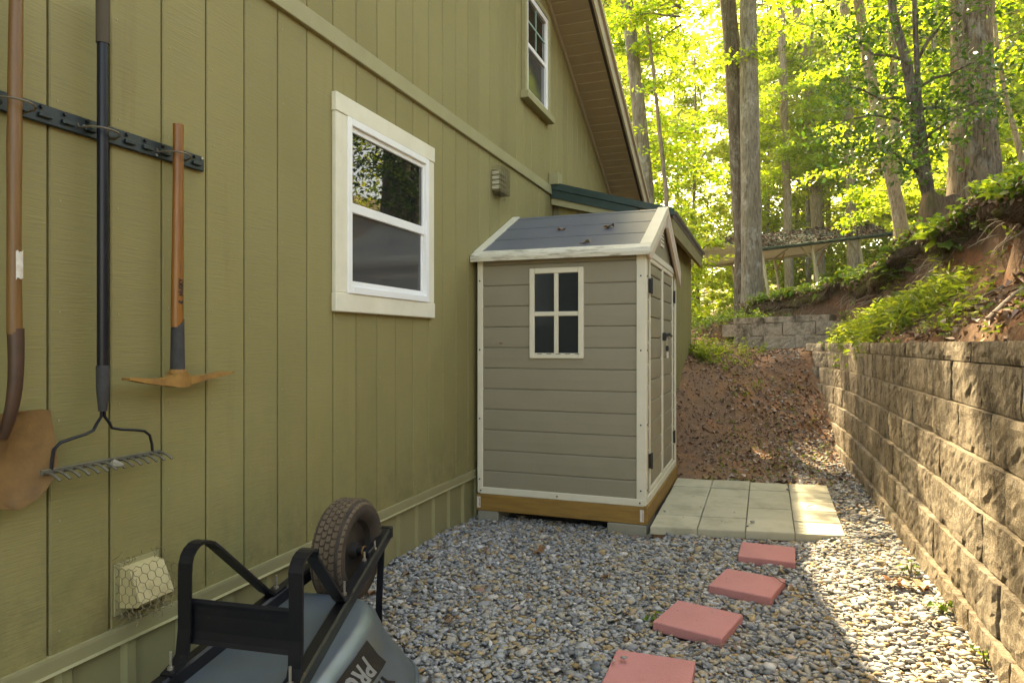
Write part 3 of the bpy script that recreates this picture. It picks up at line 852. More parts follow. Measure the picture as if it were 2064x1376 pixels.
# packed fill behind the blocks
nb_ = Vector((-dirb.y, dirb.x, 0))
a_, b_ = Vector((BACK_A[0], BACK_A[1], 0)) - dirb * 0.0 + nb_ * 0.262, Vector((BACK_A[0], BACK_A[1], 0)) + dirb * (lb + 0.1) + nb_ * 0.262
MB().add([a_ + Vector((0, 0, 0.7)), b_ + Vector((0, 0, 0.7)), b_ + Vector((0, 0, 1.56)), a_ + Vector((0, 0, 1.52)), a_ + nb_ * 0.1 + Vector((0, 0, 0.7)), b_ + nb_ * 0.1 + Vector((0, 0, 0.7)), b_ + nb_ * 0.1 + Vector((0, 0, 1.56)), a_ + nb_ * 0.1 + Vector((0, 0, 1.52))],
         [(0, 1, 2, 3), (4, 7, 6, 5), (0, 4, 5, 1), (1, 5, 6, 2), (2, 6, 7, 3), (3, 7, 4, 0)]).build('fill', MAT['bank_soil'], bw)
fp = [q[0] for q in path_points(WALL_PATH, 0.40, 0.0, 0.5)]
fm_ = MB()
for q in fp: fm_.v += [Vector((q.x, q.y, -0.1)), Vector((q.x, q.y, 1.17))]
fm_.f = [(2 * i, 2 * i + 2, 2 * i + 3, 2 * i + 1) for i in range(len(fp) - 1)]
fm_.build('fill', MAT['bank_soil'], rw)

# ------------------------------------------------------------------ the house
WX = -2.0
HX0 = -9.0
RK = lambda y: 4.645 - 0.457 * (y - 6.43)          # underside of the rake where it meets the wall
RIDGE_Y = 2.4
RKF = lambda y: RK(y) if y >= RIDGE_Y else RK(2 * RIDGE_Y - y)
house = thing('house', 'olive painted gabled house wall with vertical grooved siding filling the left side', 'house', (WX, 3.0, 0.0))
# body behind the siding: a backing sheet with depth
mb = MB()
y0h, y1h = -4.6, 9.42
mb.prism([(y0h, 0.30), (y1h, 0.30), (y1h, RKF(y1h) + 0.02), (RIDGE_Y, RKF(RIDGE_Y) + 0.02), (y0h, RKF(y0h) + 0.02)], 0, HX0, WX - 0.013)
wall = mb.build('wall', MAT['siding_back'], house)
# siding boards between the grooves
GRV, G0 = 0.2047, 1.43
BAND0, BAND1 = 2.738, 2.826
TRIM_TOP = 0.340


def board_poly(ya, yb, za, zb_a, zb_b):
    mbb = MB()
    c = 0.004
    vs = [(WX - 0.0135, ya, za), (WX - 0.0135, yb, za), (WX - 0.0135, yb, zb_b), (WX - 0.0135, ya, zb_a),
          (WX - c, ya, za), (WX - c, yb, za), (WX - c, yb, zb_b), (WX - c, ya, zb_a),
          (WX, ya + c, za), (WX, yb - c, za), (WX, yb - c, zb_b), (WX, ya + c, zb_a)]
    mbb.add(vs, [(8, 9, 10, 11), (0, 1, 5, 4), (4, 5, 9, 8), (3, 7, 6, 2), (7, 11, 10, 6), (0, 4, 7, 3), (4, 8, 11, 7), (1, 2, 6, 5), (5, 6, 10, 9)])
    return mbb


def board(ya, yb, za, zb_a, zb_b, org=None):
    return board_poly(ya, yb, za, zb_a, zb_b).build('siding_board', MAT['siding'], wall, recalc=True)


k0 = int((0.35 - G0) / GRV)
low_src = None
for k in range(k0, 40):
    ya, yb = G0 + GRV * k + 0.0035, G0 + GRV * (k + 1) - 0.0035
    if ya > 9.4: break
    yb = min(yb, 9.41)
    if ya < 6.62:
        if low_src is None:
            low_src = board(ya, yb, TRIM_TOP, BAND0, BAND0); low_y = ya
        else:
            o = low_src.copy(); COL.objects.link(o); o.location = Vector(low_src.location) + Vector((0, ya - low_y, 0))
    za = BAND1 if ya < 6.5 else 2.70
    if min(RKF(ya), RKF(yb)) > za:
        board(ya, yb, za, RKF(ya), RKF(yb))
# nail heads down the edge of the boards
mb = MB()
for k in range(k0, 26):
    yk = G0 + GRV * k + 0.03
    for zk in (0.40, 0.74, 1.06, 1.38, 1.70, 2.02, 2.34, 2.68, 2.90, 3.25, 3.6):
        if zk > 2.8 and RKF(yk) < zk + 0.1: continue
        q = Vector((WX, yk + random.uniform(-0.006, 0.006), zk + random.uniform(-0.02, 0.02)))
        mb.tube([q, q + Vector((0.0012, 0, 0))], 0.0038, 6)
nh = mb.build('nail_heads', MAT['trim_olive'], wall); nh['kind'] = 'stuff'
# trim
def tb(name, lo, hi, m, parent, c=0.003): return MB().cbox(lo, hi, c).build(name, m, parent)


tb('band_board', (WX - 0.012, -3.0, BAND0), (WX + 0.022, 6.56, BAND1), MAT['trim_olive'], house)
# drip flashing along the foot of the siding
mb = MB().prism([(WX - 0.01, 0.341), (WX + 0.012, 0.341), (WX + 0.012, 0.331), (WX + 0.006, 0.290), (WX + 0.016, 0.284), (WX - 0.01, 0.284)], 1, -3.0, 6.5)
base_trim = mb.build('base_flashing', MAT['trim_olive'], house)
# ribbed skirting, one panel per rib
skirt = MB().box((WX - 0.035, -3.0, -0.1), (WX - 0.021, 6.5, 0.283)).build('skirting', MAT['metal_skirt'], house)
mb = MB()
pw = 0.228
prof = [(0.0, 0.0), (0.135, 0.0), (0.148, 0.0), (0.162, 0.016), (0.195, 0.016), (0.209, 0.0), (pw - 0.001, 0.0)]
vs = []
for (yy, xx) in prof: vs += [(WX - 0.020 + xx, 0.4 + yy, -0.08), (WX - 0.020 + xx, 0.4 + yy, 0.2835)]
mb.add(vs, [(2 * i, 2 * i + 2, 2 * i + 3, 2 * i + 1) for i in range(len(prof) - 1)])
sp0 = mb.build('skirting_panel', MAT['metal_skirt'], skirt)
for i in range(1, 27):
    o = sp0.copy(); COL.objects.link(o); o.location = Vector(sp0.location) + Vector((0, pw * i, 0))

# roof with its overhanging rake
OV = -1.575
mb = MB()
TH = 0.16
yE, yW = 10.25, 2 * RIDGE_Y - 10.25
mb.prism([(yE, RK(yE)), (RIDGE_Y, RK(RIDGE_Y)), (yW, RKF(yW)), (yW, RKF(yW) + TH), (RIDGE_Y, RK(RIDGE_Y) + TH), (yE, RK(yE) + TH)], 0, HX0 - 0.4, OV)
for_roof = mb.build('roof', MAT['shingle'], house)
# soffit boards across the overhang
sl = math.hypot(1, 0.457)
st = 0.135 / sl
y = 4.0
soff = MB().prism([(3.9, RK(3.9) - 0.001), (9.9, RK(9.9) - 0.001), (9.9, RK(9.9) - 0.006), (3.9, RK(3.9) - 0.006)], 0, WX + 0.004, OV - 0.03).build('soffit', MAT['shingle'], house)
sp = None
while y < 9.9:
    a, b = y + 0.003, y + st - 0.003
    if sp is None:
        mb = MB().prism([(a, RK(a) - 0.007), (b, RK(b) - 0.007), (b, RK(b) - 0.019), (a + 0.004, RK(a + 0.004) - 0.021), (a, RK(a) - 0.016)], 0, WX + 0.006, OV - 0.034)
        sp = mb.build('soffit_plank', MAT['soffit'], soff); sy = y
    else:
        o = sp.copy(); COL.objects.link(o); o.location = Vector(sp.location) + Vector((0, y - sy, RK(y) - RK(sy)))
    y += st
# frieze strip where soffit meets wall, fascia and drip edge at the rake
MB().prism([(4.0, RK(4) - 0.024), (9.4, RK(9.4) - 0.024), (9.4, RK(9.4) - 0.085), (4.0, RK(4) - 0.085)], 0, WX + 0.003, WX + 0.028).build('frieze_board', MAT['soffit'], house)
MB().prism([(yE, RK(yE) + 0.15), (RIDGE_Y, RK(RIDGE_Y) + 0.15), (RIDGE_Y, RK(RIDGE_Y) - 0.03), (yE, RK(yE) - 0.03)], 0, OV + 0.002, OV + 0.024).build('fascia', MAT['fascia'], house)
MB().prism([(yE + 0.02, RK(yE) + 0.175), (RIDGE_Y, RK(RIDGE_Y) + 0.185), (RIDGE_Y, RK(RIDGE_Y) + 0.125), (yE + 0.02, RK(yE) + 0.12)], 0, OV + 0.025, OV + 0.05).build('drip_edge', MAT['fascia'], house)


# ground floor window ------------------------------------------------
def window_low():
    ya, yb, za, zb = 2.85, 3.915, 1.428, 2.512
    cw = 0.095
    w = MB()
    fy0, fy1, fz0, fz1 = ya + cw, yb - cw + 0.012, za + cw, zb - cw
    X0, X1 = WX - 0.001, WX + 0.034
    t = 0.038
    w.cbox((X0, fy0, fz0), (X1, fy0 + t, fz1), 0.003).cbox((X0, fy1 - t, fz0), (X1, fy1, fz1), 0.003)
    w.cbox((X0, fy0 + t - 0.001, fz1 - t), (X1, fy1 - t + 0.001, fz1), 0.003).cbox((X0, fy0 + t - 0.001, fz0), (X1 + 0.004, fy1 - t + 0.001, fz0 + t), 0.003)
    win = w.build('window', MAT['vinyl'], house)
    win['label'] = 'larger ground floor window in a wide cream casing'
    for lo, hi in (((X0, ya, za + cw), (WX + 0.026, fy0 + 0.004, zb - cw)), ((X0, fy1 - 0.004, za + cw), (WX + 0.026, yb, zb - cw)),
                   ((X0, ya - 0.004, zb - cw), (WX + 0.03, yb + 0.004, zb)), ((X0, ya - 0.004, za), (WX + 0.03, yb + 0.006, za + cw))):
        tb('casing_board', lo, hi, MAT['casing'], win, 0.004)
    i0, i1 = fy0 + t, fy1 - t
    zm = fz0 + (fz1 - fz0) * 0.475
    # upper sash sits outside the glass, lower sash further in with a screen
    s1 = MB()
    e = 0.026
    s1.cbox((X0, i0, zm - 0.008), (WX + 0.022, i1, zm + 0.042), 0.003)
    s1.cbox((X0, i0, fz1 - t - e), (WX + 0.018, i1, fz1 - t + 0.001), 0.002)
    s1.cbox((X0, i0, zm + 0.04), (WX + 0.018, i0 + e * 0.7, fz1 - t - e + 0.001), 0.002).cbox((X0, i1 - e * 0.7, zm + 0.04), (WX + 0.018, i1, fz1 - t - e + 0.001), 0.002)
    s1.build('upper_sash', MAT['vinyl'], win)
    s2 = MB()
    s2.cbox((X0, i0, fz0 + t - 0.001), (WX + 0.010, i1, fz0 + t + 0.03), 0.002).cbox((X0, i0, fz0 + t + 0.03), (WX + 0.010, i0 + 0.012, zm - 0.008), 0.002)
    s2.cbox((X0, i1 - 0.024, fz0 + t + 0.03), (WX + 0.010, i1, zm - 0.008), 0.002)
    s2.build('lower_sash', MAT['screen_frame'] if 'screen_frame' in MAT else MAT['vinyl'], win)
    MB().box((WX - 0.003, i0 + 0.01, zm + 0.03), (WX + 0.008, i1 - 0.01, fz1 - t - 0.01)).build('pane', MAT['glass'], win)
    MB().box((WX - 0.003, i0 + 0.008, fz0 + t + 0.02), (WX + 0.004, i1 - 0.015, zm)).build('screen_pane', MAT['screen'], win)
    MB().cbox((WX + 0.009, i1 - 0.02, zm - 0.06), (WX + 0.014, i1 - 0.006, zm - 0.025), 0.001).build('latch', MAT['vinyl'], win)


window_low()


def window_high():
    ya, yb, za, zb = 5.66, 6.40, 3.43, 4.45
    X0 = WX - 0.001
    w = MB(); t = 0.05
    a, b, c, d = ya + 0.05, yb - 0.05, za + 0.05, zb - 0.05
    w.cbox((X0, a, c), (WX + 0.03, a + t, d), 0.003).cbox((X0, b - t, c), (WX + 0.03, b, d), 0.003)
    w.cbox((X0, a + t - 0.001, d - t), (WX + 0.03, b - t + 0.001, d), 0.003).cbox((X0, a + t - 0.001, c), (WX + 0.03, b - t + 0.001, c + t), 0.003)
    win = w.build('window', MAT['vinyl'], house)
    win['label'] = 'small upper window with a green grille under the rake'
    for lo, hi in (((X0, ya, za), (WX + 0.04, a + 0.002, zb)), ((X0, b - 0.002, za), (WX + 0.04, yb, zb)), ((X0, a, zb - 0.05), (WX + 0.04, b, zb))):
        tb('casing_board', lo, hi, MAT['trim_olive'], win)
    tb('sill', (X0, ya - 0.03, za - 0.02), (WX + 0.075, yb + 0.03, za + 0.045), MAT['trim_olive'], win)
    zm = c + (d - c) * 0.5
    MB().cbox((X0, a + t, zm - 0.02), (WX + 0.02, b - t, zm + 0.02), 0.003).build('meeting_rail', MAT['vinyl'], win)
    MB().box((WX - 0.003, a + t - 0.005, c + t - 0.005), (WX + 0.004, b - t + 0.005, zm)).build('pane', MAT['screen'], win)
    MB().box((WX - 0.003, a + t - 0.005, zm), (WX + 0.008, b - t + 0.005, d - t + 0.005)).build('pane', MAT['glass'], win)
    g = MB(); ym = (a + b) / 2
    g.box((WX + 0.0085, ym - 0.009, zm + 0.02), (WX + 0.014, ym + 0.009, d - t)).box((WX + 0.0087, a + t, zm + 0.21), (WX + 0.0135, b - t, zm + 0.228))
    g.build('muntin_grille', MAT['muntin'], win)


window_high()

# ------------------------------------------------------------------ lean-to behind the shed
LX, LY0, LY1 = -0.95, 6.62, 9.62
lean = thing('lean_to', 'olive lean-to addition with green metal roof edge behind the small shed', 'lean-to', (-1.5, LY0, 0))
ltz = lambda x: 2.845 + (x - WX) * (-0.285)
lw = MB().prism([(WX + 0.002, 0.02), (LX, 0.02), (LX, ltz(LX) - 0.1), (WX + 0.002, ltz(WX) - 0.1)], 1, LY0, LY1).build('wall', MAT['siding_back'], lean)
x = WX + 0.06
while x < LX - 0.05:
    xb = min(x + 0.2, LX + 0.01)
    MB().prism([(x + 0.004, 0.4), (xb - 0.004, 0.4), (xb - 0.004, ltz(xb) - 0.19), (x + 0.004, ltz(x) - 0.19)], 1, LY0 - 0.013, LY0 - 0.001).build('siding_board', MAT['siding'], lw)
    x += 0.2047
y = LY0 - 0.012
while y < LY1 - 0.05:
    yb = min(y + 0.2, LY1 + 0.012)
    MB().box((LX + 0.001, y + 0.004, 0.1), (LX + 0.014, yb - 0.004, ltz(LX) - 0.12)).build('siding_board', MAT['siding'], lw)
    y += 0.2047
EX = -0.80
roofm = MB().prism([(WX + 0.03, ltz(WX) - 0.06), (EX, ltz(EX) - 0.06), (EX, ltz(EX) - 0.015), (WX + 0.03, ltz(WX) - 0.015)], 1, LY0 - 0.10, LY1 + 0.25).build('roof', MAT['roof_brown'], lean)
# corrugations: standing ridges running down the slope
y = LY0 - 0.06
rid = None
while y < LY1 + 0.22:
    if rid is None:
        rid = MB().prism([(WX + 0.03, ltz(WX) - 0.016), (EX + 0.03, ltz(EX + 0.03) - 0.016), (EX + 0.03, ltz(EX + 0.03) + 0.012), (WX + 0.03, ltz(WX) + 0.012)], 1, y, y + 0.03).build('roof_rib', MAT['roof_brown'], roofm); ry = y
    else:
        o = rid.copy(); COL.objects.link(o); o.location = Vector(rid.location) + Vector((0, y - ry, 0))
    y += 0.075
# green rake flashing with a lower lip, cream barge board, weathered eave board
MB().prism([(WX + 0.012, ltz(WX) + 0.02), (EX + 0.015, ltz(EX) + 0.015), (EX + 0.015, ltz(EX) - 0.045), (WX + 0.012, ltz(WX) - 0.05)], 1, LY0 - 0.135, LY0 - 0.101).build('rake_flashing', MAT['green_metal'], lean)
MB().prism([(WX + 0.014, ltz(WX) - 0.051), (-1.12, ltz(-1.12) - 0.048), (-1.14, ltz(-1.12) - 0.115), (WX + 0.014, ltz(WX) - 0.135)], 1, LY0 - 0.118, LY0 - 0.102).build('flashing_lip', MAT['green_metal'], lean)
MB().prism([(WX + 0.012, ltz(WX) - 0.137), (LX + 0.1, ltz(LX + 0.1) - 0.075), (LX + 0.1, ltz(LX + 0.1) - 0.17), (WX + 0.012, ltz(WX) - 0.2)], 1, LY0 - 0.10, LY0 - 0.016).build('barge_board', MAT['trim_olive'], lean)
MB().prism([(EX - 0.045, ltz(EX) - 0.061), (EX - 0.005, ltz(EX) - 0.061), (EX - 0.005, ltz(EX) - 0.20), (EX - 0.045, ltz(EX) - 0.20)], 1, LY0 - 0.06, LY1 + 0.2).build('eave_board', MAT['old_wood'], lean)
tb('corner_flashing', (WX + 0.003, 6.46, 2.83), (WX + 0.10, 6.60, 2.95), MAT['trim_olive'], lean)

# ------------------------------------------------------------------ storage shed
SX0, SX1, SY0, SY1 = -1.965, -0.75, 4.60, 6.24
SZ0, SZE, SZP = 0.178, 1.895, 2.285
shed = thing('storage_shed', 'small grey resin storage shed with cream trim and a four pane window', 'shed', ((SX0 + SX1) / 2, SY0, 0.0))
SYM = (SY0 + SY1) / 2
slope = (SZP - SZE) / (SYM - SY0)
body = MB().prism([(SY0 + 0.02, SZ0), (SY1 - 0.02, SZ0), (SY1 - 0.02, SZE), (SYM, SZP - 0.02), (SY0 + 0.02, SZE)], 0, SX0 + 0.01, SX1 - 0.02).build('wall', MAT['resin'], shed)
# resin planks on the long side: each bows out a little above a shadow groove
ph = 0.149
z = SZ0 + 0.045 - 0.03
pk = None
WINX0, WINX1, WINZ0, WINZ1 = -1.562, -1.168, 1.161, 1.796


def plank_profile(z0, h):
    return [(SY0 + 0.03, z0 + 0.0005), (SY0 + 0.003, z0 + 0.0005), (SY0, z0 + 0.006), (SY0 - 0.001, z0 + h * 0.5), (SY0 + 0.0005, z0 + h - 0.010), (SY0 + 0.005, z0 + h - 0.002), (SY0 + 0.03, z0 + h - 0.0005)]


n = 0
while z < SZE - 0.01:
    h = min(ph, SZE + 0.02 - z)
    MB().prism(plank_profile(z, h), 0, SX0 + 0.03, SX1 - 0.04).build('plank', MAT['resin'], body)
    z += ph
# door side planks: two doors and two narrow jamb strips
GX = SX1


def gplank(parent, ya, yb, z0, h, ztop=None):
    p = [(GX - 0.03, z0 + 0.001), (GX - 0.004, z0 + 0.001), (GX, z0 + 0.005), (GX + 0.001, z0 + h * 0.5), (GX - 0.001, z0 + h - 0.012), (GX - 0.011, z0 + h - 0.002), (GX - 0.03, z0 + h - 0.001)]
    return MB().prism(p, 1, ya, yb).build('plank', MAT['resin_gable'] if 'resin_gable' in MAT else MAT['resin'], parent)


DZ0, DZ1 = SZ0 + 0.055, SZE - 0.03
for ya, yb in ((SY0 + 0.05, SY0 + 0.17), (SY1 - 0.17, SY1 - 0.05)):
    z = DZ0
    while z < DZ1 - 0.01:
        gplank(body, ya, yb, z, min(ph, DZ1 - z)); z += ph
for i, (ya, yb) in enumerate(((SY0 + 0.185, SYM - 0.006), (SYM + 0.006, SY1 - 0.185))):
    f = MB()
    fx0, fx1 = GX - 0.02, GX + 0.008
    wd = 0.022
    f.cbox((fx0, ya, DZ0), (fx1, ya + wd, DZ1), 0.003).cbox((fx0, yb - wd, DZ0), (fx1, yb, DZ1), 0.003)
    f.cbox((fx0, ya + wd, DZ0), (fx1, yb - wd, DZ0 + 0.03), 0.003).cbox((fx0, ya + wd, DZ1 - 0.03), (fx1, yb - wd, DZ1), 0.003)
    dr = f.build('door', MAT['resin_white'], shed)
    z = DZ0 + 0.03
    while z < DZ1 - 0.04:
        gplank(dr, ya + wd, yb - wd, z, min(ph, DZ1 - 0.03 - z)); z += ph
    yh = ya - 0.006 if i == 0 else yb + 0.006
    for zh in (DZ0 + 0.22, DZ1 - 0.2):
        MB().cbox((GX + 0.001, yh - 0.022, zh - 0.05), (GX + 0.02, yh + 0.022, zh + 0.05), 0.003).tube([(GX + 0.02, yh, zh - 0.055), (GX + 0.02, yh, zh + 0.055)], 0.008, 8).build('hinge', MAT['black_metal'], dr)
    if i == 0:
        zz = 1.315
        MB().cbox((GX + 0.009, SYM - 0.04, zz - 0.03), (GX + 0.035, SYM + 0.03, zz + 0.035), 0.006).tube([(GX + 0.03, SYM - 0.005, zz + 0.01), (GX + 0.06, SYM - 0.005, zz + 0.02), (GX + 0.065, SYM + 0.06, zz + 0.01)], 0.011, 8).build('handle', MAT['black_metal'], dr)
# cream trims
tr = lambda lo, hi, nm='corner_trim', m='resin_white': tb(nm, lo, hi, MAT[m], shed, 0.004)
tr((SX0, SY0 - 0.010, SZ0), (SX0 + 0.042, SY0 + 0.03, SZE + 0.02))
tr((SX1 - 0.055, SY0 - 0.012, SZ0), (SX1 + 0.012, SY0 + 0.05, SZE + 0.02))
tr((SX1 - 0.05, SY1 - 0.05, SZ0), (SX1 + 0.012, SY1 + 0.01, SZE + 0.02))
tr((SX0 + 0.02, SY0 - 0.014, SZ0 - 0.004), (SX1 - 0.002, SY0 + 0.03, SZ0 + 0.045), 'base_trim')
tr((SX1 - 0.03, SY0 + 0.045, SZ0 - 0.002), (SX1 + 0.014, SY1 - 0.04, SZ0 + 0.05), 'base_trim')
tr((SX1 - 0.03, SY0 + 0.05, DZ1 + 0.002), (SX1 + 0.014, SY1 - 0.05, DZ1 + 0.05), 'door_header')
bolts = MB()
for zz in (0.28, 0.72, 1.22, 1.72):
    for xx in (SX0 + 0.021, SX1 - 0.024):
        bolts.tube([(xx, SY0 - 0.0125, zz), (xx, SY0 - 0.0165, zz)], 0.006, 7)
    bolts.tube([(SX1 + 0.0125, SY0 + 0.022, zz), (SX1 + 0.016, SY0 + 0.022, zz)], 0.006, 7)
for xx in (SX0 + 0.03, (SX0 + SX1) / 2, SX1 - 0.03):
    bolts.tube([(xx, SY0 - 0.0145, SZ0 + 0.02), (xx, SY0 - 0.018, SZ0 + 0.02)], 0.006, 7)
bolts.build('screw_heads', MAT['black_metal'], shed)
# gable panel with a louvred vent
MB().prism([(SY0 + 0.1, DZ1 + 0.052), (SY1 - 0.1, DZ1 + 0.052), (SY1 - 0.1, SZE + 0.03), (SYM, SZP - 0.03), (SY0 + 0.1, SZE + 0.03)], 0, SX1 - 0.019, SX1 - 0.002).build('gable_panel', MAT['resin'], shed)
v = MB().cbox((SX1 - 0.001, SYM - 0.09, SZE + 0.12), (SX1 + 0.006, SYM + 0.09, SZE + 0.26), 0.003).build('gable_vent', MAT['resin_white'], shed)
for q in range(4):
    for w_ in (-1, 1):
        MB().box((SX1 + 0.0065, SYM + w_ * 0.042 - 0.03, SZE + 0.145 + q * 0.028), (SX1 + 0.0085, SYM + w_ * 0.042 + 0.03, SZE + 0.155 + q * 0.028)).build('louvre_slot', MAT['black_metal'], v)
# roof: two slopes with seams, cream edging
OY = 0.055
rx0, rx1 = SX0 - 0.015, SX1 + 0.035


def rz(y): return SZE + 0.03 + (min(y, 2 * SYM - y) - SY0) * slope


rf = MB().prism([(SY0 - OY, rz(SY0 - OY)), (SYM, rz(SYM)), (SY1 + OY, rz(SY1 + OY)), (SY1 + OY, rz(SY1 + OY) - 0.03), (SYM, rz(SYM) - 0.03), (SY0 - OY, rz(SY0 - OY) - 0.03)], 0, rx0 + 0.01, rx1 - 0.01).build('roof', MAT['shed_roof'], shed)
yy = SY0 - OY + 0.05
while yy < SYM - 0.02:
    y2 = min(yy + 0.255, SYM)
    for side in (0, 1):
        a, b = (yy + 0.004, y2 - 0.004) if side == 0 else (2 * SYM - y2 + 0.004, 2 * SYM - yy - 0.004)
        MB().prism([(a, rz(a) + 0.001), (b, rz(b) + 0.001), (b, rz(b) + (0.005 if side == 0 else 0.008)), (a, rz(a) + (0.008 if side == 0 else 0.005))], 0, rx0 + 0.05, rx1 - 0.07).build('roof_panel', MAT['shed_roof'], rf)
    yy += 0.255
# eave gutter trim, front and back
for sgn, ya in ((1, SY0 - OY), (-1, SY1 + OY)):
    y_a, y_b = (ya - 0.02, ya + 0.05) if sgn > 0 else (ya - 0.05, ya + 0.02)
    zt = rz(ya)
    if sgn > 0:
        poly = [(y_a, zt - 0.045), (y_a - 0.004, zt - 0.02), (y_a + 0.004, zt + 0.004), (y_b, rz(y_b) + 0.014), (y_b, rz(y_b) - 0.04)]
    else:
        poly = [(y_b, zt - 0.045), (y_b + 0.004, zt - 0.02), (y_b - 0.004, zt + 0.004), (y_a, rz(y_a) + 0.014), (y_a, rz(y_a) - 0.04)]
    MB().prism(poly, 0, rx0 - 0.012, rx1 + 0.012).build('eave_trim', MAT['resin_dirty'] if sgn > 0 else MAT['resin_white'], shed)
# rake trims on both gables
for gx0, gx1 in ((rx0 - 0.014, rx0 + 0.045), (rx1 - 0.066, rx1 + 0.014)):
    for side in (0, 1):
        ya, yb = (SY0 - OY + 0.045, SYM) if side == 0 else (SYM, SY1 + OY - 0.045)
        MB().prism([(ya, rz(ya) + 0.016), (yb, rz(yb) + 0.016), (yb, rz(yb) - 0.045), (ya, rz(ya) - 0.045)], 0, gx0, gx1).build('rake_trim', MAT['resin_rake'] if (side and gx0 > -1) else MAT['resin_white'], shed)
MB().prism([(SYM + 0.03, rz(SYM + 0.03) - 0.046), (SY1 + OY, rz(SY1 + OY) - 0.046), (SY1 + OY + 0.01, rz(SY1 + OY) - 0.13), (SYM + 0.03, rz(SYM + 0.03) - 0.13)], 0, rx1 - 0.01, rx1 + 0.012).build('barge_board', MAT['resin_rake'], shed)
MB().prism([(SY0 - OY, rz(SY0 - OY) - 0.046), (SYM - 0.03, rz(SYM - 0.03) - 0.046), (SYM - 0.03, rz(SYM - 0.03) - 0.12), (SY0 + 0.06, rz(SY0) - 0.09)], 0, rx1 - 0.012, rx1 + 0.002).build('barge_board', MAT['resin_rake'], shed)
# four-pane window
wf = MB()
b_ = 0.038
wf.cbox((WINX0, SY0 - 0.018, WINZ0), (WINX0 + b_, SY0 + 0.01, WINZ1), 0.004).cbox((WINX1 - b_, SY0 - 0.018, WINZ0), (WINX1, SY0 + 0.01, WINZ1), 0.004)
wf.cbox((WINX0 + b_ - 0.001, SY0 - 0.017, WINZ1 - b_), (WINX1 - b_ + 0.001, SY0 + 0.01, WINZ1), 0.004).cbox((WINX0 + b_ - 0.001, SY0 - 0.017, WINZ0), (WINX1 - b_ + 0.001, SY0 + 0.01, WINZ0 + b_), 0.004)
sw = wf.build('window', MAT['resin_white'], shed)
xm, zm = (WINX0 + WINX1) / 2, (WINZ0 + WINZ1) / 2 - 0.005
MB().cbox((xm - 0.016, SY0 - 0.015, WINZ0 + b_), (xm + 0.016, SY0 + 0.008, WINZ1 - b_), 0.004).build('muntin', MAT['resin_white'], sw)
MB().cbox((WINX0 + b_, SY0 - 0.0155, zm - 0.016), (WINX1 - b_, SY0 + 0.008, zm + 0.016), 0.004).build('muntin', MAT['resin_white'], sw)
for xa, xb in ((WINX0 + b_, xm - 0.016), (xm + 0.016, WINX1 - b_)):
    for za, zb in ((WINZ0 + b_, zm - 0.016), (zm + 0.016, WINZ1 - b_)):
        MB().box((xa - 0.002, SY0 - 0.006, za - 0.002), (xb + 0.002, SY0 + 0.005, zb + 0.002)).build('pane', MAT['shed_glass'], sw)
sl_ = MB()
for q in range(5):
    xq = WINX0 + 0.06 + q * 0.068
    sl_.box((xq, SY0 - 0.0185, WINZ0 + 0.030), (xq + 0.035, SY0 - 0.0165, WINZ0 + 0.034))
sl_.build('weep_slots', MAT['black_metal'], sw)
# timber skids
fr = MB().cbox((SX0 - 0.005, SY0 - 0.02, 0.055), (SX1 + 0.02, SY0 + 0.02, SZ0 - 0.005), 0.004).build('skid_beam', MAT['skid'], shed)
MB().cbox((SX1 - 0.02, SY0 + 0.021, 0.055), (SX1 + 0.021, SY1 + 0.02, SZ0 - 0.005), 0.004).build('skid_beam', MAT['skid'], shed)
MB().cbox((SX0, SY0 + 0.7, 0.05), (SX1 - 0.03, SY0 + 0.74, SZ0 - 0.006), 0.004).build('skid_beam', MAT['skid'], shed)
for xa in (SX0 + 0.004, SX1 - 0.028):
    tg = MB().box((xa, SY0 - 0.0225, 0.075), (xa + 0.026, SY0 - 0.0205, 0.155)).build('lumber_tag', MAT['paper'], shed)
    MB().box((xa + 0.018, SY0 - 0.0232, 0.085), (xa + 0.021, SY0 - 0.0228, 0.14)).build('tag_print', MAT['red_print'], tg)
# padlock with hanging key tag
pl = thing('padlock', 'small padlock hanging from the black latch of the shed door', 'padlock', (SX1 + 0.04, SYM, 1.27))
MB().tube([(SX1 + 0.04, SYM - 0.012, 1.245), (SX1 + 0.04, SYM - 0.012, 1.29), (SX1 + 0.04, SYM, 1.302), (SX1 + 0.04, SYM + 0.012, 1.29), (SX1 + 0.04, SYM + 0.012, 1.245)], 0.004, 6).build('shackle', MAT['steel'], pl)
MB().cbox((SX1 + 0.03, SYM - 0.02, 1.205), (SX1 + 0.052, SYM + 0.02, 1.247), 0.004).build('lock_body', MAT['black_metal'], pl)
MB().cbox((SX1 + 0.036, SYM - 0.018, 1.150), (SX1 + 0.05, SYM + 0.018, 1.198), 0.004).build('lock_dial', MAT['paper'], pl)
# blocks that carry the skids
for nm, lo, hi in (('concrete block under the near right corner of the shed', (-1.0, SY0 - 0.03, -0.06), (-0.735, SY0 + 0.36, 0.053)),
                   ('concrete block under the shed corner against the house wall', (-1.96, SY0 - 0.015, -0.06), (-1.80, SY0 + 0.36, 0.053))):
    o = MB().cbox(lo, hi, 0.006).build('concrete_block', MAT['concrete'])
    tag(o, nm, 'concrete block', 'blocks under the shed')

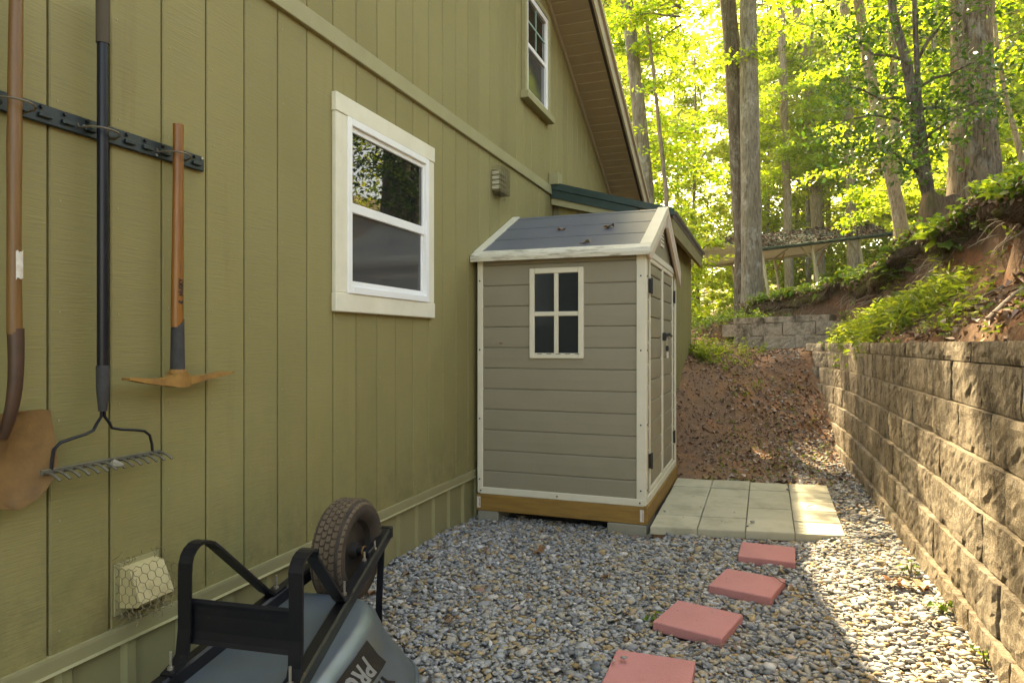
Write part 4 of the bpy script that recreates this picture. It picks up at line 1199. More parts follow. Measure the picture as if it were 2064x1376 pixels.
# ------------------------------------------------------------------ paved pad and stepping stones
pad_c = [at(1310, 1060, z=0.065), at(1705, 1079, z=0.065), at(1667, 978, z=0.075), at(1365, 963, z=0.075)]
pad = MB().add([pad_c[0] + Vector((0.02, 0.02, -0.03)), pad_c[1] + Vector((-0.02, 0.02, -0.03)), pad_c[2] + Vector((-0.02, -0.02, -0.03)), pad_c[3] + Vector((0.02, -0.02, -0.03)),
                pad_c[0] + Vector((0.02, 0.02, -0.12)), pad_c[1] + Vector((-0.02, 0.02, -0.12)), pad_c[2] + Vector((-0.02, -0.02, -0.12)), pad_c[3] + Vector((0.02, -0.02, -0.12))],
               [(0, 1, 2, 3), (4, 7, 6, 5), (0, 4, 5, 1), (1, 5, 6, 2), (2, 6, 7, 3), (3, 7, 4, 0)]).build('paved_pad', MAT['path_soil'])
tag(pad, 'pad of pale square concrete pavers at the shed door', 'paved pad', kind='structure')


def bil(u, v): return (pad_c[0] * (1 - u) + pad_c[1] * u) * (1 - v) + (pad_c[3] * (1 - u) + pad_c[2] * u) * v


for i in range(4):
    for j in range(5):
        e = 0.006
        q = [bil((i + (e * 3 if a == 0 else 1 - e * 3)) / 4.0 if False else (i + a) / 4.0, (j + b) / 5.0) for a, b in ((0, 0), (1, 0), (1, 1), (0, 1))]
        c = (q[0] + q[1] + q[2] + q[3]) / 4
        q = [c + (p - c) * 0.968 for p in q]
        dz = random.uniform(-0.004, 0.004); tx = [random.uniform(-0.0025, 0.0025) for _ in range(4)]
        top = [p + Vector((0, 0, dz + t)) for p, t in zip(q, tx)]
        rim = [p + (p - c).normalized() * 0.004 - Vector((0, 0, 0.006)) for p in top]
        bot = [p - Vector((0, 0, 0.045)) for p in rim]
        MB().rings([bot, rim, top]).build('paver', MAT['paver'], pad)

ST = [
    ('red square stepping stone squarest to the paved pad, farthest up the gravel', [(1491, 1093), (1600, 1099), (1606, 1129), (1490, 1124)]),
    ('red square stepping stone turned like a diamond, with a thin twig across its corner', [(1477, 1144), (1589, 1164), (1538, 1205), (1422, 1180)]),
    ('red square stepping stone with a small bent twig touching its back edge', [(1375, 1210), (1497, 1234), (1442, 1284), (1317, 1254)]),
    ('red square stepping stone nearest the camera carrying one grey pebble, cut by the frame', [(1250, 1307), (1395, 1329), (1372, 1380), (1190, 1378)])]
for k, (lab, px) in enumerate(ST):
    zt = 0.052
    q = [at(a, b, z=zt) for a, b in px]
    c0 = (q[0] + q[1] + q[2] + q[3]) / 4
    # a true square of 0.3 m turned as the four corners show
    if k < 3:
        e1 = (q[1] - q[0]) + (q[2] - q[3]); e2 = (q[0] - q[3]) + (q[1] - q[2])
        ang = (math.atan2(e1.y, e1.x) + math.atan2(-e2.x, e2.y)) / 2
        ang -= R((8, -3, 0)[k])
        c = c0
    else:
        ang = math.atan2((q[1] - q[0]).y, (q[1] - q[0]).x)
        ex_, ey_ = Vector((math.cos(ang), math.sin(ang), 0)), Vector((-math.sin(ang), math.cos(ang), 0))
        c = (q[0] + q[1]) / 2 - ey_ * 0.152
    st_ = 0.305
    Mx = Matrix.Translation(c) @ Matrix.Rotation(ang, 4, 'Z') @ Matrix.Rotation(R(random.uniform(-1.2, 1.2)), 4, 'X')
    o = MB().cbox((-st_ / 2, -st_ / 2, -0.045), (st_ / 2, st_ / 2, 0.0), 0.004, Mx).build('stepping_stone', MAT['red_paver'])
    tag(o, lab, 'stepping stone', 'red stepping stones in the gravel')
    ST[k] = (c, ang)

# ------------------------------------------------------------------ tool rack and tools on the wall
rack = thing('tool_rack', 'black slotted plastic tool rail screwed across the siding', 'tool rack', (WX, 1.3, 1.95))
RZ = 1.948
MB().cbox((WX + 0.001, 0.55, RZ - 0.028), (WX + 0.016, 2.018, RZ + 0.028), 0.003).build('rail', MAT['rack'], rack)
slot = MB().cbox((WX + 0.0165, 0.6, RZ - 0.012), (WX + 0.026, 0.64, RZ + 0.002), 0.002).build('slot', MAT['rack'], rack)
stud = MB().tube([(WX + 0.0165, 0.61, RZ + 0.017), (WX + 0.024, 0.61, RZ + 0.017)], 0.006, 7).build('stud', MAT['black_metal'], rack)
for q in range(1, 20):
    o = slot.copy(); COL.objects.link(o); o.location = Vector(slot.location) + Vector((0, 0.0715 * q, 0.0))
    o = stud.copy(); COL.objects.link(o); o.location = Vector(stud.location) + Vector((0, 0.0715 * q, random.uniform(-0.002, 0.002)))
for yy, zz in ((1.26, -0.02), (1.335, -0.022), (1.53, 0.0), (1.80, -0.02), (2.005, 0.02)):
    MB().tube([(WX + 0.016, yy, RZ + zz), (WX + 0.0195, yy, RZ + zz)], 0.005, 8).build('screw', MAT['steel'], rack)


def hook(yc, out, half=0.05):
    pts = [(WX + 0.016, yc - half - 0.004, RZ + 0.004)]
    for i in range(9):
        a = math.pi * i / 8
        pts.append((WX + 0.018 + out * math.sin(a) ** 0.6, yc - half * math.cos(a), RZ - 0.008 - 0.010 * i / 8))
    MB().tube(pts, 0.0032, 6).build('wire_hook', MAT['wire'], rack, smooth=True)


hook(1.293, 0.092); hook(1.563, 0.085); hook(1.85, 0.088, 0.045)


def round_tube(mb, pts, r, n=14): return mb.tube(pts, r, n)


# shovel
XS = WX + 0.062
ys = 1.293
shv = thing('shovel', 'long wooden handled shovel with a rusty round point blade hanging at the far left', 'shovel', (XS, ys, 0.82))
mb = MB()
pts = [(XS, ys + 0.004 * math.sin(z * 3), z) for z in np.linspace(1.30, 2.28, 14)]
mb.tube(pts, [0.0185 + 0.0014 * math.sin(z * 7) - (0.002 if z > 1.9 else 0) for z in np.linspace(1.30, 2.28, 14)], 14)
hd = mb.build('handle', MAT['shovel_wood'], shv, smooth=True)
# worn sticker on the handle: part of a tube
vs = []; fs = []
for i, a in enumerate(np.linspace(-0.55, 0.45, 6)):
    aa = a + 0.0
    dirx = Vector((math.cos(aa), math.sin(aa), 0))
    for z in (1.452, 1.49, 1.528):
        jit = random.uniform(-0.006, 0.006) if z != 1.49 else 0
        vs.append(Vector((XS, ys, z + jit)) + dirx * 0.0199)
for i in range(5):
    for j in range(2):
        a = i * 3 + j
        fs.append((a, a + 3, a + 4, a + 1))
MB().add(vs, fs).build('worn_sticker', MAT['paper'], hd)
mb = MB()
pts = []; rr = []
for i, t in enumerate(np.linspace(0, 1, 12)):
    z = 1.315 - 0.30 * t
    pts.append((XS + 0.004 * math.sin(math.pi * t) - 0.036 * t ** 4, ys - 0.012 * t ** 2.5, z)); rr.append(0.0205 - 0.0045 * t - 0.002 * max(0, t - 0.6) / 0.4)
mb.tube(pts, rr, 14)
mb.build('socket', MAT['socket'], shv, smooth=True)
# blade: dished sheet with rolled top step
ZT, ZB = 1.078, 0.822
rows = 13; cols = 13
grid = []
yc = ys - 0.006
for i in range(rows):
    t = i / (rows - 1)
    z = ZT - (ZT - ZB) * t
    hw = 0.108 + 0.012 * math.sin(min(t / 0.5, 1) * math.pi / 2) if t < 0.5 else 0.120 * max(0.0, 1 - ((t - 0.5) / 0.5) ** 2.1) ** 0.62
    hw = max(hw, 0.004)
    row = []
    for j in range(cols):
        s_ = -1 + 2 * j / (cols - 1)
        dish = 0.032 * (1 - s_ * s_) * (0.4 + 1.2 * t * (1 - t) * 2) - 0.026 * abs(s_) ** 2
        ridge = 0.044 * math.exp(-(s_ / 0.13) ** 2) * max(0, 1 - t / 0.5)
        row.append(Vector((XS - 0.030 + ridge - dish * 0.9 + 0.022 * t, yc + hw * s_, z - 0.006 * s_ * s_ * (t > .02) + (0.004 if i == 0 else 0))))
    grid.append(row)
mb = MB()
for sgn in (0, 1):
    for row in grid:
        for p in row: mb.v.append(p + Vector((0.0015 if sgn else -0.0015, 0, 0)))
nn = rows * cols
for i in range(rows - 1):
    for j in range(cols - 1):
        a = i * cols + j
        mb.f.append((a + nn, a + 1 + nn, a + cols + 1 + nn, a + cols + nn)); mb.f.append((a, a + cols, a + cols + 1, a + 1))
for j in range(cols - 1):
    mb.f.append((j, j + 1, j + 1 + nn, j + nn))
for i in range(rows - 1):
    for j in (0, cols - 1):
        a = i * cols + j
        mb.f.append((a, a + cols, a + cols + nn, a + nn))
bl = mb.build('blade', MAT['rust'], shv, smooth=True)
st = MB()
for sgn in (-1, 1):
    st.strap([(XS - 0.040, yc + sgn * 0.022, ZT + 0.003), (XS - 0.040, yc + sgn * 0.108, ZT + 0.003)], 0.010, 0.0014, (1, 0, 0))
st.build('foot_step', MAT['rust'], bl)

# bow rake
XR, yr = WX + 0.056, 1.563
rake = thing('bow_rake', 'bow rake with a black metal pole and a grey toothed head', 'rake', (XR, yr, 0.9))
mb = MB().tube([(XR, yr, 1.19), (XR, yr, 2.215)], 0.0168, 16).build('handle', MAT['black_pole'], rake, smooth=True)
MB().tube([(XR, yr, 2.212), (XR, yr, 2.35)], [0.0195, 0.0195], 14).build('grip', MAT['old_grip'], rake, smooth=True)
MB().tube([(XR, yr, 1.205), (XR, yr, 1.20), (XR, yr, 1.13), (XR, yr, 1.062)], [0.0185, 0.0195, 0.0185, 0.0125], 14).build('ferrule', MAT['rubber'], rake, smooth=True)
ZH = 0.905
for sgn in (-1, 1):
    w = 0.172
    pts = [(XR, yr + 0.004 * sgn, 1.08), (XR, yr + 0.006 * sgn, 1.045)]
    pts += [(XR, yr + sgn * (0.012 + 0.02 * t), 1.045 - 0.035 * t - 0.004) for t in (0.5, 1.0)]
    pts += [(XR + 0.004, yr + sgn * 0.06, 0.998), (XR + 0.006, yr + sgn * 0.11, 0.990), (XR + 0.008, yr + sgn * 0.145, 0.983), (XR + 0.010, yr + sgn * 0.165, 0.966), (XR + 0.012, yr + sgn * w, 0.935), (XR + 0.012, yr + sgn * (w + 0.002), ZH + 0.004)]
    MB().tube(pts, 0.0047, 8).build('bow_rod', MAT['black_pole'], rake, smooth=True)
hb = MB().cbox((XR + 0.008, yr - 0.205, ZH - 0.008), (XR + 0.016, yr + 0.205, ZH + 0.008), 0.002).build('head_bar', MAT['rake_metal'], rake)
tine = None
for q in range(14):
    yq = yr - 0.195 + 0.03 * q
    if tine is None:
        tine = MB().strap([(XR + 0.014, yq, ZH), (XR + 0.032, yq + 0.002, ZH - 0.001), (XR + 0.052, yq + 0.004, ZH - 0.008), (XR + 0.070, yq + 0.006, ZH - 0.020)], 0.0038, 0.002, (0, 1, 0.2)).build('tine', MAT['rake_metal'], hb); ty = yq
    else:
        o = tine.copy(); COL.objects.link(o); o.location = Vector(tine.location) + Vector((0, yq - ty, 0)); o.rotation_euler = (R(random.uniform(-6, 6)) * 0, 0, 0)
cl = MB()
cl.tube([(XR + 0.03, yr - 0.01, ZH - 0.012), (XR + 0.05, yr + 0.0, ZH - 0.004), (XR + 0.07, yr + 0.015, ZH - 0.01)], [0.004, 0.014, 0.005], 6)
tag(cl.build('clod', MAT['concrete']), 'small pale clod stuck in the teeth of the hanging rake', 'clod')

# pick mattock
XP, yp = WX + 0.062, 1.848
pick = thing('pick_mattock', 'short pick mattock hung head down, orange brown handle and rusty yellow head', 'mattock', (XP, yp, 1.15))
zs = np.linspace(1.33, 2.044, 10)
h = MB().tube([(XP, yp + 0.003 * math.sin(z * 4), z) for z in zs], [0.0205 + 0.0016 * math.cos((z - 1.33) * 5) for z in zs], 14, squash=(1, 0.88), up=(0, 1, 0)).build('handle', MAT['pick_wood'], pick, smooth=True)
zz = np.linspace(1.172, 1.345, 6)
mb = MB()
rings_ = []
for i, z in enumerate(zz):
    r = 0.0225 + 0.003 * (1 - i / 5)
    rg = []
    for q in range(16):
        a = 2 * math.pi * q / 16
        zt = z + (0.018 * math.sin(a) if i == 5 else 0)
        rg.append((XP + r * math.cos(a), yp + r * 0.92 * math.sin(a), zt))
    rings_.append(rg)
mb.rings(rings_).build('sleeve', MAT['rubber'], pick, smooth=True)
# head: eye block with a pick arm and an adze arm
mb = MB()


def sec(y, z, wx, hz, tilt=0):
    return [(XP + wx * math.cos(a) , y, z + hz * math.sin(a)) for a in [math.pi / 4 + i * math.pi / 2 for i in range(4)]] if False else \
        [(XP - wx, y, z - hz), (XP + wx, y, z - hz + tilt), (XP + wx, y, z + hz + tilt), (XP - wx, y, z + hz)]


mb.rings([sec(1.640, 1.158, 0.018, 0.0035), sec(1.655, 1.158, 0.019, 0.005), sec(1.70, 1.150, 0.017, 0.008), sec(1.76, 1.143, 0.015, 0.011), sec(1.81, 1.141, 0.020, 0.016),
          sec(1.825, 1.145, 0.030, 0.024), sec(1.848, 1.146, 0.034, 0.027), sec(1.872, 1.145, 0.030, 0.024), sec(1.888, 1.141, 0.018, 0.015), sec(1.94, 1.146, 0.020, 0.010), sec(2.00, 1.152, 0.026, 0.007), sec(2.05, 1.158, 0.031, 0.005), sec(2.087, 1.163, 0.034, 0.0025)])
mb.build('head', MAT['rust_pick'], pick, smooth=True)
MB().tube([(XP, yp, 1.168), (XP, yp, 1.182)], [0.029, 0.027], 16).build('collar', MAT['rust_pick'], pick, smooth=True)


def text_mesh(body, size, depth=0.0, bold=0.0):
    c = bpy.data.curves.new('lettering', 'FONT')
    c.body = body; c.size = size; c.align_x = 'CENTER'; c.align_y = 'CENTER'; c.extrude = depth; c.offset = bold
    c.resolution_u = 3
    o = bpy.data.objects.new('lettering', c); COL.objects.link(o)
    dg = bpy.context.evaluated_depsgraph_get()
    me = bpy.data.meshes.new_from_object(o.evaluated_get(dg))
    bpy.data.objects.remove(o)
    return me


# HUSKY reads upward on the handle
me = text_mesh('HUSKY', 0.024, 0.0, 0.0009)
for v in me.vertices:
    a, b = v.co.x, v.co.y       # along the word, up the letters
    ang = 0.06 - (b) / 0.0205 - 0.55 + 0.3
    v.co = Vector((XP + 0.0222 * math.cos(ang), yp + 0.0198 * math.sin(ang), 1.470 + a * 0.80)) - Vector(pick.location)
o = link('lettering', me, h, MAT['decal'])
o.location = -Vector(h.location)
me.materials.clear(); me.materials.append(MAT['decal'])
# the little diamond mark under it
mb = MB()
for (ca, cz, s_) in ((-0.25, 1.418, 0.008),):
    def lp(u, w): return Vector((XP + 0.0222 * math.cos(ca + u / 0.02), yp + 0.0198 * math.sin(ca + u / 0.02), cz + w))
    for k in range(3):
        off = (-0.006, 0.0, 0.006)[k]; up_ = (0.0, -0.003, 0.0)[k]
        mb.add([lp(off - 0.004, up_), lp(off, up_ - 0.005), lp(off + 0.004, up_), lp(off, up_ + 0.008)], [(0, 1, 2, 3)])
mb.build('emblem', MAT['decal'], h)


# ------------------------------------------------------------------ caged vents on the wall
def hex_wire(mb, org, U, V, nu, nv, cell, Nrm, r=0.0011):
    U, V, Nrm = Vector(U), Vector(V), Vector(Nrm)
    wu, wv = nu * cell, nv * cell
    done = set()
    P = lambda a, b: Vector(org) + U * a + V * b
    h_ = cell / math.sqrt(3)
    j = 0
    b = 0.0
    while b < wv:
        i = 0
        off = cell / 2 if j % 2 else 0
        a = off
        while a <= wu:
            j3 = lambda: random.uniform(-0.08, 0.08) * cell
            p0 = P(a, b); p1 = P(a, b + h_)
            mb.tube([p0, p1 + Nrm * j3() * 0.3], r * 1.6, 4, cap=False)
            for sg in (-1, 1):
                q = P(min(max(a + sg * cell / 2, 0), wu), b + h_ * 1.5)
                mb.tube([p1, q + Nrm * j3() * 0.4], r, 4, cap=False)
            a += cell
        b += h_ * 1.5; j += 1


vent = thing('vent_cover', 'yellowed dryer vent hood inside a chicken wire cage low on the siding', 'vent', (WX, 1.75, 0.45))
y0v, y1v, z0v, z1v = 1.665, 1.80, 0.40, 0.535
MB().prism([(WX + 0.001, z0v), (WX + 0.085, z0v + 0.012), (WX + 0.098, z0v + 0.025), (WX + 0.05, z1v - 0.006), (WX + 0.001, z1v)], 1, y0v, y1v).build('hood', MAT['hood'], vent)
MB().cbox((WX + 0.001, y0v - 0.02, z0v - 0.02), (WX + 0.006, y1v + 0.02, z1v + 0.015), 0.001).build('flange', MAT['trim_olive'], vent)
mb = MB()
e = 0.016
hex_wire(mb, (WX + 0.118, y0v - e, z0v - 0.01), (0, 1, 0), Vector((-0.05, 0, 0.13)).normalized(), 5, 5, 0.031, (1, 0, 0.4))
hex_wire(mb, (WX + 0.004, y0v - e, z0v - 0.02), (1, 0, 0), (0, 0, 1), 3, 5, 0.031, (0, -1, 0))
hex_wire(mb, (WX + 0.004, y1v + e, z0v - 0.02), (1, 0, 0), (0, 0, 1), 3, 4, 0.031, (0, 1, 0))
hex_wire(mb, (WX + 0.004, y0v - e, z0v - 0.02), (1, 0, 0), (0, 1, 0), 3, 5, 0.031, (0, 0, -1))
for q in range(26):
    a = Vector((WX + random.uniform(0.004, 0.03), random.uniform(y0v - 0.04, y1v + 0.03), random.choice((z0v - 0.03, z1v + 0.02)) + random.uniform(-0.015, 0.015)))
    b = a + Vector((random.uniform(-0.0, 0.03), random.uniform(-0.03, 0.03), random.uniform(-0.03, 0.03)))
    mb.tube([a, (a + b) / 2 + Vector((0.008, 0, 0)), b], 0.001, 4, cap=False)
mb.build('wire_cage', MAT['chicken_wire'], vent)
nest = MB()
for q in range(60):
    a = Vector((WX + random.uniform(0.004, 0.08), random.uniform(y0v - 0.02, y1v + 0.015), z0v + random.uniform(-0.035, -0.012)))
    nest.tube([a, a + Vector((random.uniform(-0.02, 0.02), random.uniform(-0.03, 0.03), random.uniform(-0.02, 0.01)))], 0.0012, 4, cap=False)
nest.build('nest_straw', MAT['twig'], vent)

vc = at(998, 366, x=WX)
vent2 = thing('vent_cover', 'grey louvred vent in a rusty wire cage under the wall band', 'vent', (WX, vc.y, vc.z))
yv, zv = vc.y + 0.02, vc.z
MB().cbox((WX + 0.001, yv - 0.085, zv - 0.085), (WX + 0.055, yv + 0.085, zv + 0.085), 0.006).build('vent_box', MAT['trim_olive'], vent2)
for q in range(4):
    MB().cbox((WX + 0.0, yv - 0.0875, zv - 0.07 + q * 0.038), (WX + 0.06, yv - 0.086, zv - 0.05 + q * 0.038), 0.0005).build('louvre', MAT['casing'], vent2)
    MB().prism([(WX + 0.0555, zv - 0.07 + q * 0.038), (WX + 0.066, zv - 0.072 + q * 0.038), (WX + 0.0555, zv - 0.045 + q * 0.038)], 1, yv - 0.07, yv + 0.07).build('louvre', MAT['trim_olive'], vent2)
mb = MB()
for q in range(17):
    f = -0.1 + 0.2 * q / 16
    mb.tube([(WX + 0.08, yv + f, zv - 0.1), (WX + 0.082, yv + f + random.uniform(-.004, .004), zv + 0.1)], 0.0014, 4, cap=False)
    mb.tube([(WX + 0.08, yv - 0.1, zv + f), (WX + 0.082, yv + 0.1, zv + f + random.uniform(-.004, .004))], 0.0014, 4, cap=False)
    mb.tube([(WX + 0.08, yv - 0.1, zv + f), (WX + 0.002, yv - 0.1, zv + f)], 0.0014, 4, cap=False)
    mb.tube([(WX + 0.08, yv + f, zv - 0.1), (WX + 0.002, yv + f, zv - 0.1)], 0.0014, 4, cap=False)
for q in range(40):
    a = Vector((WX + random.uniform(0.0, 0.08), yv + random.uniform(-0.1, 0.1), zv - 0.1 + random.uniform(-0.03, 0.01)))
    mb.tube([a, a + Vector((random.uniform(-0.02, 0.02), random.uniform(-0.03, 0.03), random.uniform(-0.03, 0.01)))], 0.001, 4, cap=False)
mb.build('wire_cage', MAT['chicken_wire'], vent2)

# ------------------------------------------------------------------ upturned wheelbarrow
BO = Vector((-1.44, 1.55, 0.0))
bf = Vector((-0.115, 0.9934, 0)); bv = Vector((0.9934, 0.115, 0))
B = lambda u, v, z: BO + bf * u + bv * v + Vector((0, 0, z))
wb = thing('wheelbarrow', 'grey metal wheelbarrow upside down on the gravel with its dusty wheel in the air', 'wheelbarrow', tuple(BO))
rail_z = lambda u: 0.288 + 0.197 * u
# tub: bottom plate up, rim on the stones
NS = 64


def tub_ring(uc, hu, hv, n, zfun):
    out = []
    for q in range(NS):
        a = 2 * math.pi * q / NS
        c, s_ = math.cos(a), math.sin(a)
        u = uc + hu * abs(c) ** (2 / n) * (1 if c >= 0 else -1)
        v = hv * abs(s_) ** (2 / n) * (1 if s_ >= 0 else -1)
        out.append((u, v, zfun(u, v)))
    return out


def tub_section(t):
    """t=0 bottom plate edge, t=1 rim"""
    e = t
    uc = 0.10 + 0.045 * e
    hu = 0.40 + 0.26 * e
    hv = 0.205 + 0.165 * e ** 0.9
    n = 5.0 - 1.6 * e
    drop = e ** 1.0
    zb = lambda u: rail_z(u) - 0.026
    zr = lambda u: 0.045 + 0.035 * max(0, (u - 0.3)) * 0.5
    # rounded shoulder where bottom turns into flank
    k = min(1.0, max(0.0, 1.15 * drop - 0.15 * math.sin(math.pi * min(1, drop * 2.2)) * (drop < 0.46) - 0.15 * drop))
    return tub_ring(uc, hu, hv, n, lambda u, v: zb(u) * (1 - k) + zr(u) * k)


TS = [0.0, 0.03, 0.08, 0.16, 0.28, 0.42, 0.58, 0.74, 0.88, 1.0]
secs = [tub_section(t) for t in TS]
inner0 = [(0.10 + (p[0] - 0.10) * 0.9, p[1] * 0.88, rail_z(0.10 + (p[0] - 0.10) * 0.9) - 0.0235) for p in secs[0]]
mb = MB()
R_out = [[B(*p) for p in inner0]] + [[B(*p) for p in s_] for s_ in secs]
R_in = [[B(p[0], p[1] * 0.99, p[2] - 0.004) for p in s_] for s_ in reversed(secs)] + [[B(p[0], p[1], p[2] - 0.004) for p in inner0]]
mb.rings(R_out + R_in)
tub = mb.build('tub', MAT['tub'], wb, smooth=True)
rimp = [B(*p) for p in secs[-1]]
mb = MB(); mb.tube(rimp + [rimp[0], rimp[1]], 0.011, 8, cap=False)
mb.build('rolled_rim', MAT['tub'], tub, smooth='all')


# black mark on the right flank: parallelogram with PRO knocked out and YARD below it
def flank(u, w, lift=0.0022):
    """w: 0 at the shoulder .. 1 at the rim, on the right flank at station u"""
    i = min(int(w * (len(TS) - 1)), len(TS) - 2)
    # find by t
    t = w
    k = max(j for j in range(len(TS) - 1) if TS[j] <= t + 1e-9)
    f = (t - TS[k]) / (TS[k + 1] - TS[k])

    def on(sec_):
        pts = [p for q, p in enumerate(sec_) if 0 < q < NS // 2]
        pts = sorted(pts, key=lambda p: p[0])
        us = [p[0] for p in pts]
        return Vector((u, np.interp(u, us, [p[1] for p in pts]), np.interp(u, us, [p[2] for p in pts])))
    p = on(secs[k]).lerp(on(secs[k + 1]), f)
    nrm = Vector((0.0, 0.62, 0.78))
    p = p + nrm * lift
    return B(p.x, p.y, p.z)


def decal_patch(quad, mat, name, parent, lift, n=8):
    mbd = MB()
    for i in range(n + 1):
        for j in range(n + 1):
            a, b = i / n, j / n
            u = (quad[0][0] * (1 - a) + quad[1][0] * a) * (1 - b) + (quad[3][0] * (1 - a) + quad[2][0] * a) * b
            w = (quad[0][1] * (1 - a) + quad[1][1] * a) * (1 - b) + (quad[3][1] * (1 - a) + quad[2][1] * a) * b
            mbd.v.append(flank(u, w, lift))
    for i in range(n):
        for j in range(n):
            a = i * (n + 1) + j
            mbd.f.append((a, a + 1, a + n + 2, a + n + 1))
    return mbd.build(name, mat, parent)


def decal_text(body, size, uc, wc, shear, mat, lift, wscale):
    me = text_mesh(body, size, 0.0, size * 0.03)
    bm = bmesh.new(); bm.from_mesh(me)
    bmesh.ops.triangulate(bm, faces=list(bm.faces))
    bmesh.ops.subdivide_edges(bm, edges=[e_ for e_ in bm.edges if e_.calc_length() > 0.012], cuts=2)
    bmesh.ops.triangulate(bm, faces=list(bm.faces))
    for v in bm.verts:
        x_, y_ = v.co.x, v.co.y
        v.co = flank(uc - x_ - shear * y_, wc + y_ * wscale, lift) - BO
    bm.to_mesh(me); bm.free()
    me.materials.clear(); me.materials.append(mat)
    o = link('lettering', me, tub)
    return o


decal_patch([(0.37, 0.28), (0.445, 0.53), (0.15, 0.53), (0.05, 0.28)], MAT['decal'], 'decal', tub, 0.003)
decal_text('PRO', 0.082, 0.265, 0.405, -0.7, MAT['decal_grey'], 0.0045, 2.9)
decal_text('YARD', 0.078, 0.32, 0.64, -0.7, MAT['decal'], 0.003, 2.9)

# rails
for sgn in (-1, 1):
    def rv(u): return sgn * (0.197 - 0.144 * max(u, -0.2) - (0.0 if u > -0.2 else 0.0)) if u > -0.2 else sgn * (0.226 + (-(u + 0.2)) * 0.1)
    us = [-0.75, -0.5, -0.2, 0.1, 0.4, 0.7, 0.955]
    mbr = MB()
    rg = []
    for u in us:
        v, z = rv(u), rail_z(u)
        w, hh = 0.023, 0.023
        rg.append([B(u, v - w, z - hh), B(u, v + w, z - hh), B(u, v + w, z + hh * 0.7), B(u, v + w * 0.7, z + hh), B(u, v - w * 0.7, z + hh), B(u, v - w, z + hh * 0.7)])
    mbr.rings(rg).build('handle_rail', MAT['barrow_frame'], wb)
    # bent strap leg: up from the rail, over, and down along it
    u0, u1 = 0.035, 0.43
    zt = 0.662
    pts = [B(u0 - 0.05, rv(u0) , rail_z(u0 - 0.05) + 0.023), B(u0 - 0.005, rv(u0), rail_z(u0) + 0.028), B(u0 + 0.012, rv(u0) * 0.98, rail_z(u0) + 0.05)]
    pts += [B(u0 + 0.02, rv(u0) * 0.97, z) for z in (0.42, 0.5, 0.58)]
    cx, cz, rad = u0 + 0.02 + 0.055, zt - 0.055, 0.055
    pts += [B(cx - rad * math.cos(a), rv(u0) * 0.96, cz + rad * math.sin(a)) for a in [R(x) for x in (8, 30, 52, 74, 90)]]
    pts += [B(cx + 0.02, rv(u0) * 0.95, zt - 0.001), B(cx + 0.045, rv(u0) * 0.94, zt - 0.012), B(cx + 0.063, rv(0.15) * 0.95, zt - 0.035)]
    a_, b_2 = pts[-1], B(u1 - 0.035, rv(u1 - 0.03), rail_z(u1 - 0.03) + 0.047)
    pts += [a_.lerp(b_2, f) for f in (0.25, 0.5, 0.75, 1.0)] + [B(u1 - 0.012, rv(u1), rail_z(u1 - 0.01) + 0.026), B(u1 + 0.045, rv(u1 + 0.04), rail_z(u1 + 0.045) + 0.024)]
    MB().strap(pts, 0.022, 0.0042, bv).build('leg', MAT['barrow_frame'], wb)
    for u, hgt in ((u0 - 0.028, 0.055), (u1 + 0.02, 0.05)):
        MB().tube([B(u, rv(u), rail_z(u) + 0.026), B(u, rv(u), rail_z(u) + 0.026 + hgt)], 0.0042, 7).tube([B(u, rv(u), rail_z(u) + 0.028), B(u, rv(u), rail_z(u) + 0.036)], 0.0095, 6).build('bolt', MAT['steel'], wb)
    # nose brace down to the front of the tub
    MB().strap([B(0.90, rv(0.9) , rail_z(0.9) - 0.02), B(0.80, rv(0.9) * 1.5, 0.25), B(0.74, rv(0.9) * 1.9, 0.10)], 0.013, 0.003, bv).build('nose_brace', MAT['barrow_frame'], wb)
    # axle bracket
    ua = 0.735
    MB().cbox((-0.028, -0.012, 0), (0.028, 0.012, 0.028), 0.003, Matrix.Translation(B(ua, rv(ua), rail_z(ua) + 0.019)) @ Matrix.Rotation(math.atan2(bf.y, bf.x), 4, 'Z') @ Matrix.Rotation(-math.atan(0.197), 4, 'Y')).build('axle_bracket', MAT['barrow_frame'], wb)
    for du in (-0.045, 0.045):
        MB().tube([B(ua + du, rv(ua), rail_z(ua + du) + 0.018), B(ua + du, rv(ua), rail_z(ua + du) + 0.055)], 0.004, 7).tube([B(ua + du, rv(ua), rail_z(ua + du) + 0.018), B(ua + du, rv(ua), rail_z(ua + du) + 0.028)], 0.009, 6).build('bolt', MAT['steel'], wb)
# cross panel between the legs, edges folded
mb = MB()
pu = 0.068
prof = [(pu + 0.012, 0.500), (pu + 0.002, 0.506), (pu - 0.006, 0.498), (pu - 0.002, 0.485), (pu + 0.001, 0.46), (pu + 0.001, 0.41), (pu - 0.002, 0.386), (pu - 0.006, 0.372), (pu + 0.006, 0.366), (pu + 0.012, 0.372), (pu + 0.008, 0.41), (pu + 0.008, 0.46)]
mb.rings([[B(u, v, z) for (u, z) in prof] for v in (-0.183, 0.183)])
mb.build('cross_brace', MAT['barrow_frame'], wb)
# nose cross piece where the rails meet
MB().cbox((-0.016, -0.085, -0.024), (0.012, 0.085, 0.024), 0.004, Matrix.Translation(B(0.965, 0, rail_z(0.965))) @ Matrix.Rotation(math.atan2(bf.y, bf.x), 4, 'Z')).build('nose_bar', MAT['barrow_frame'], wb)
# wheel
UW, ZW, RW = 0.735, rail_z(0.735) + 0.034, 0.198
wc = B(UW, 0, ZW)


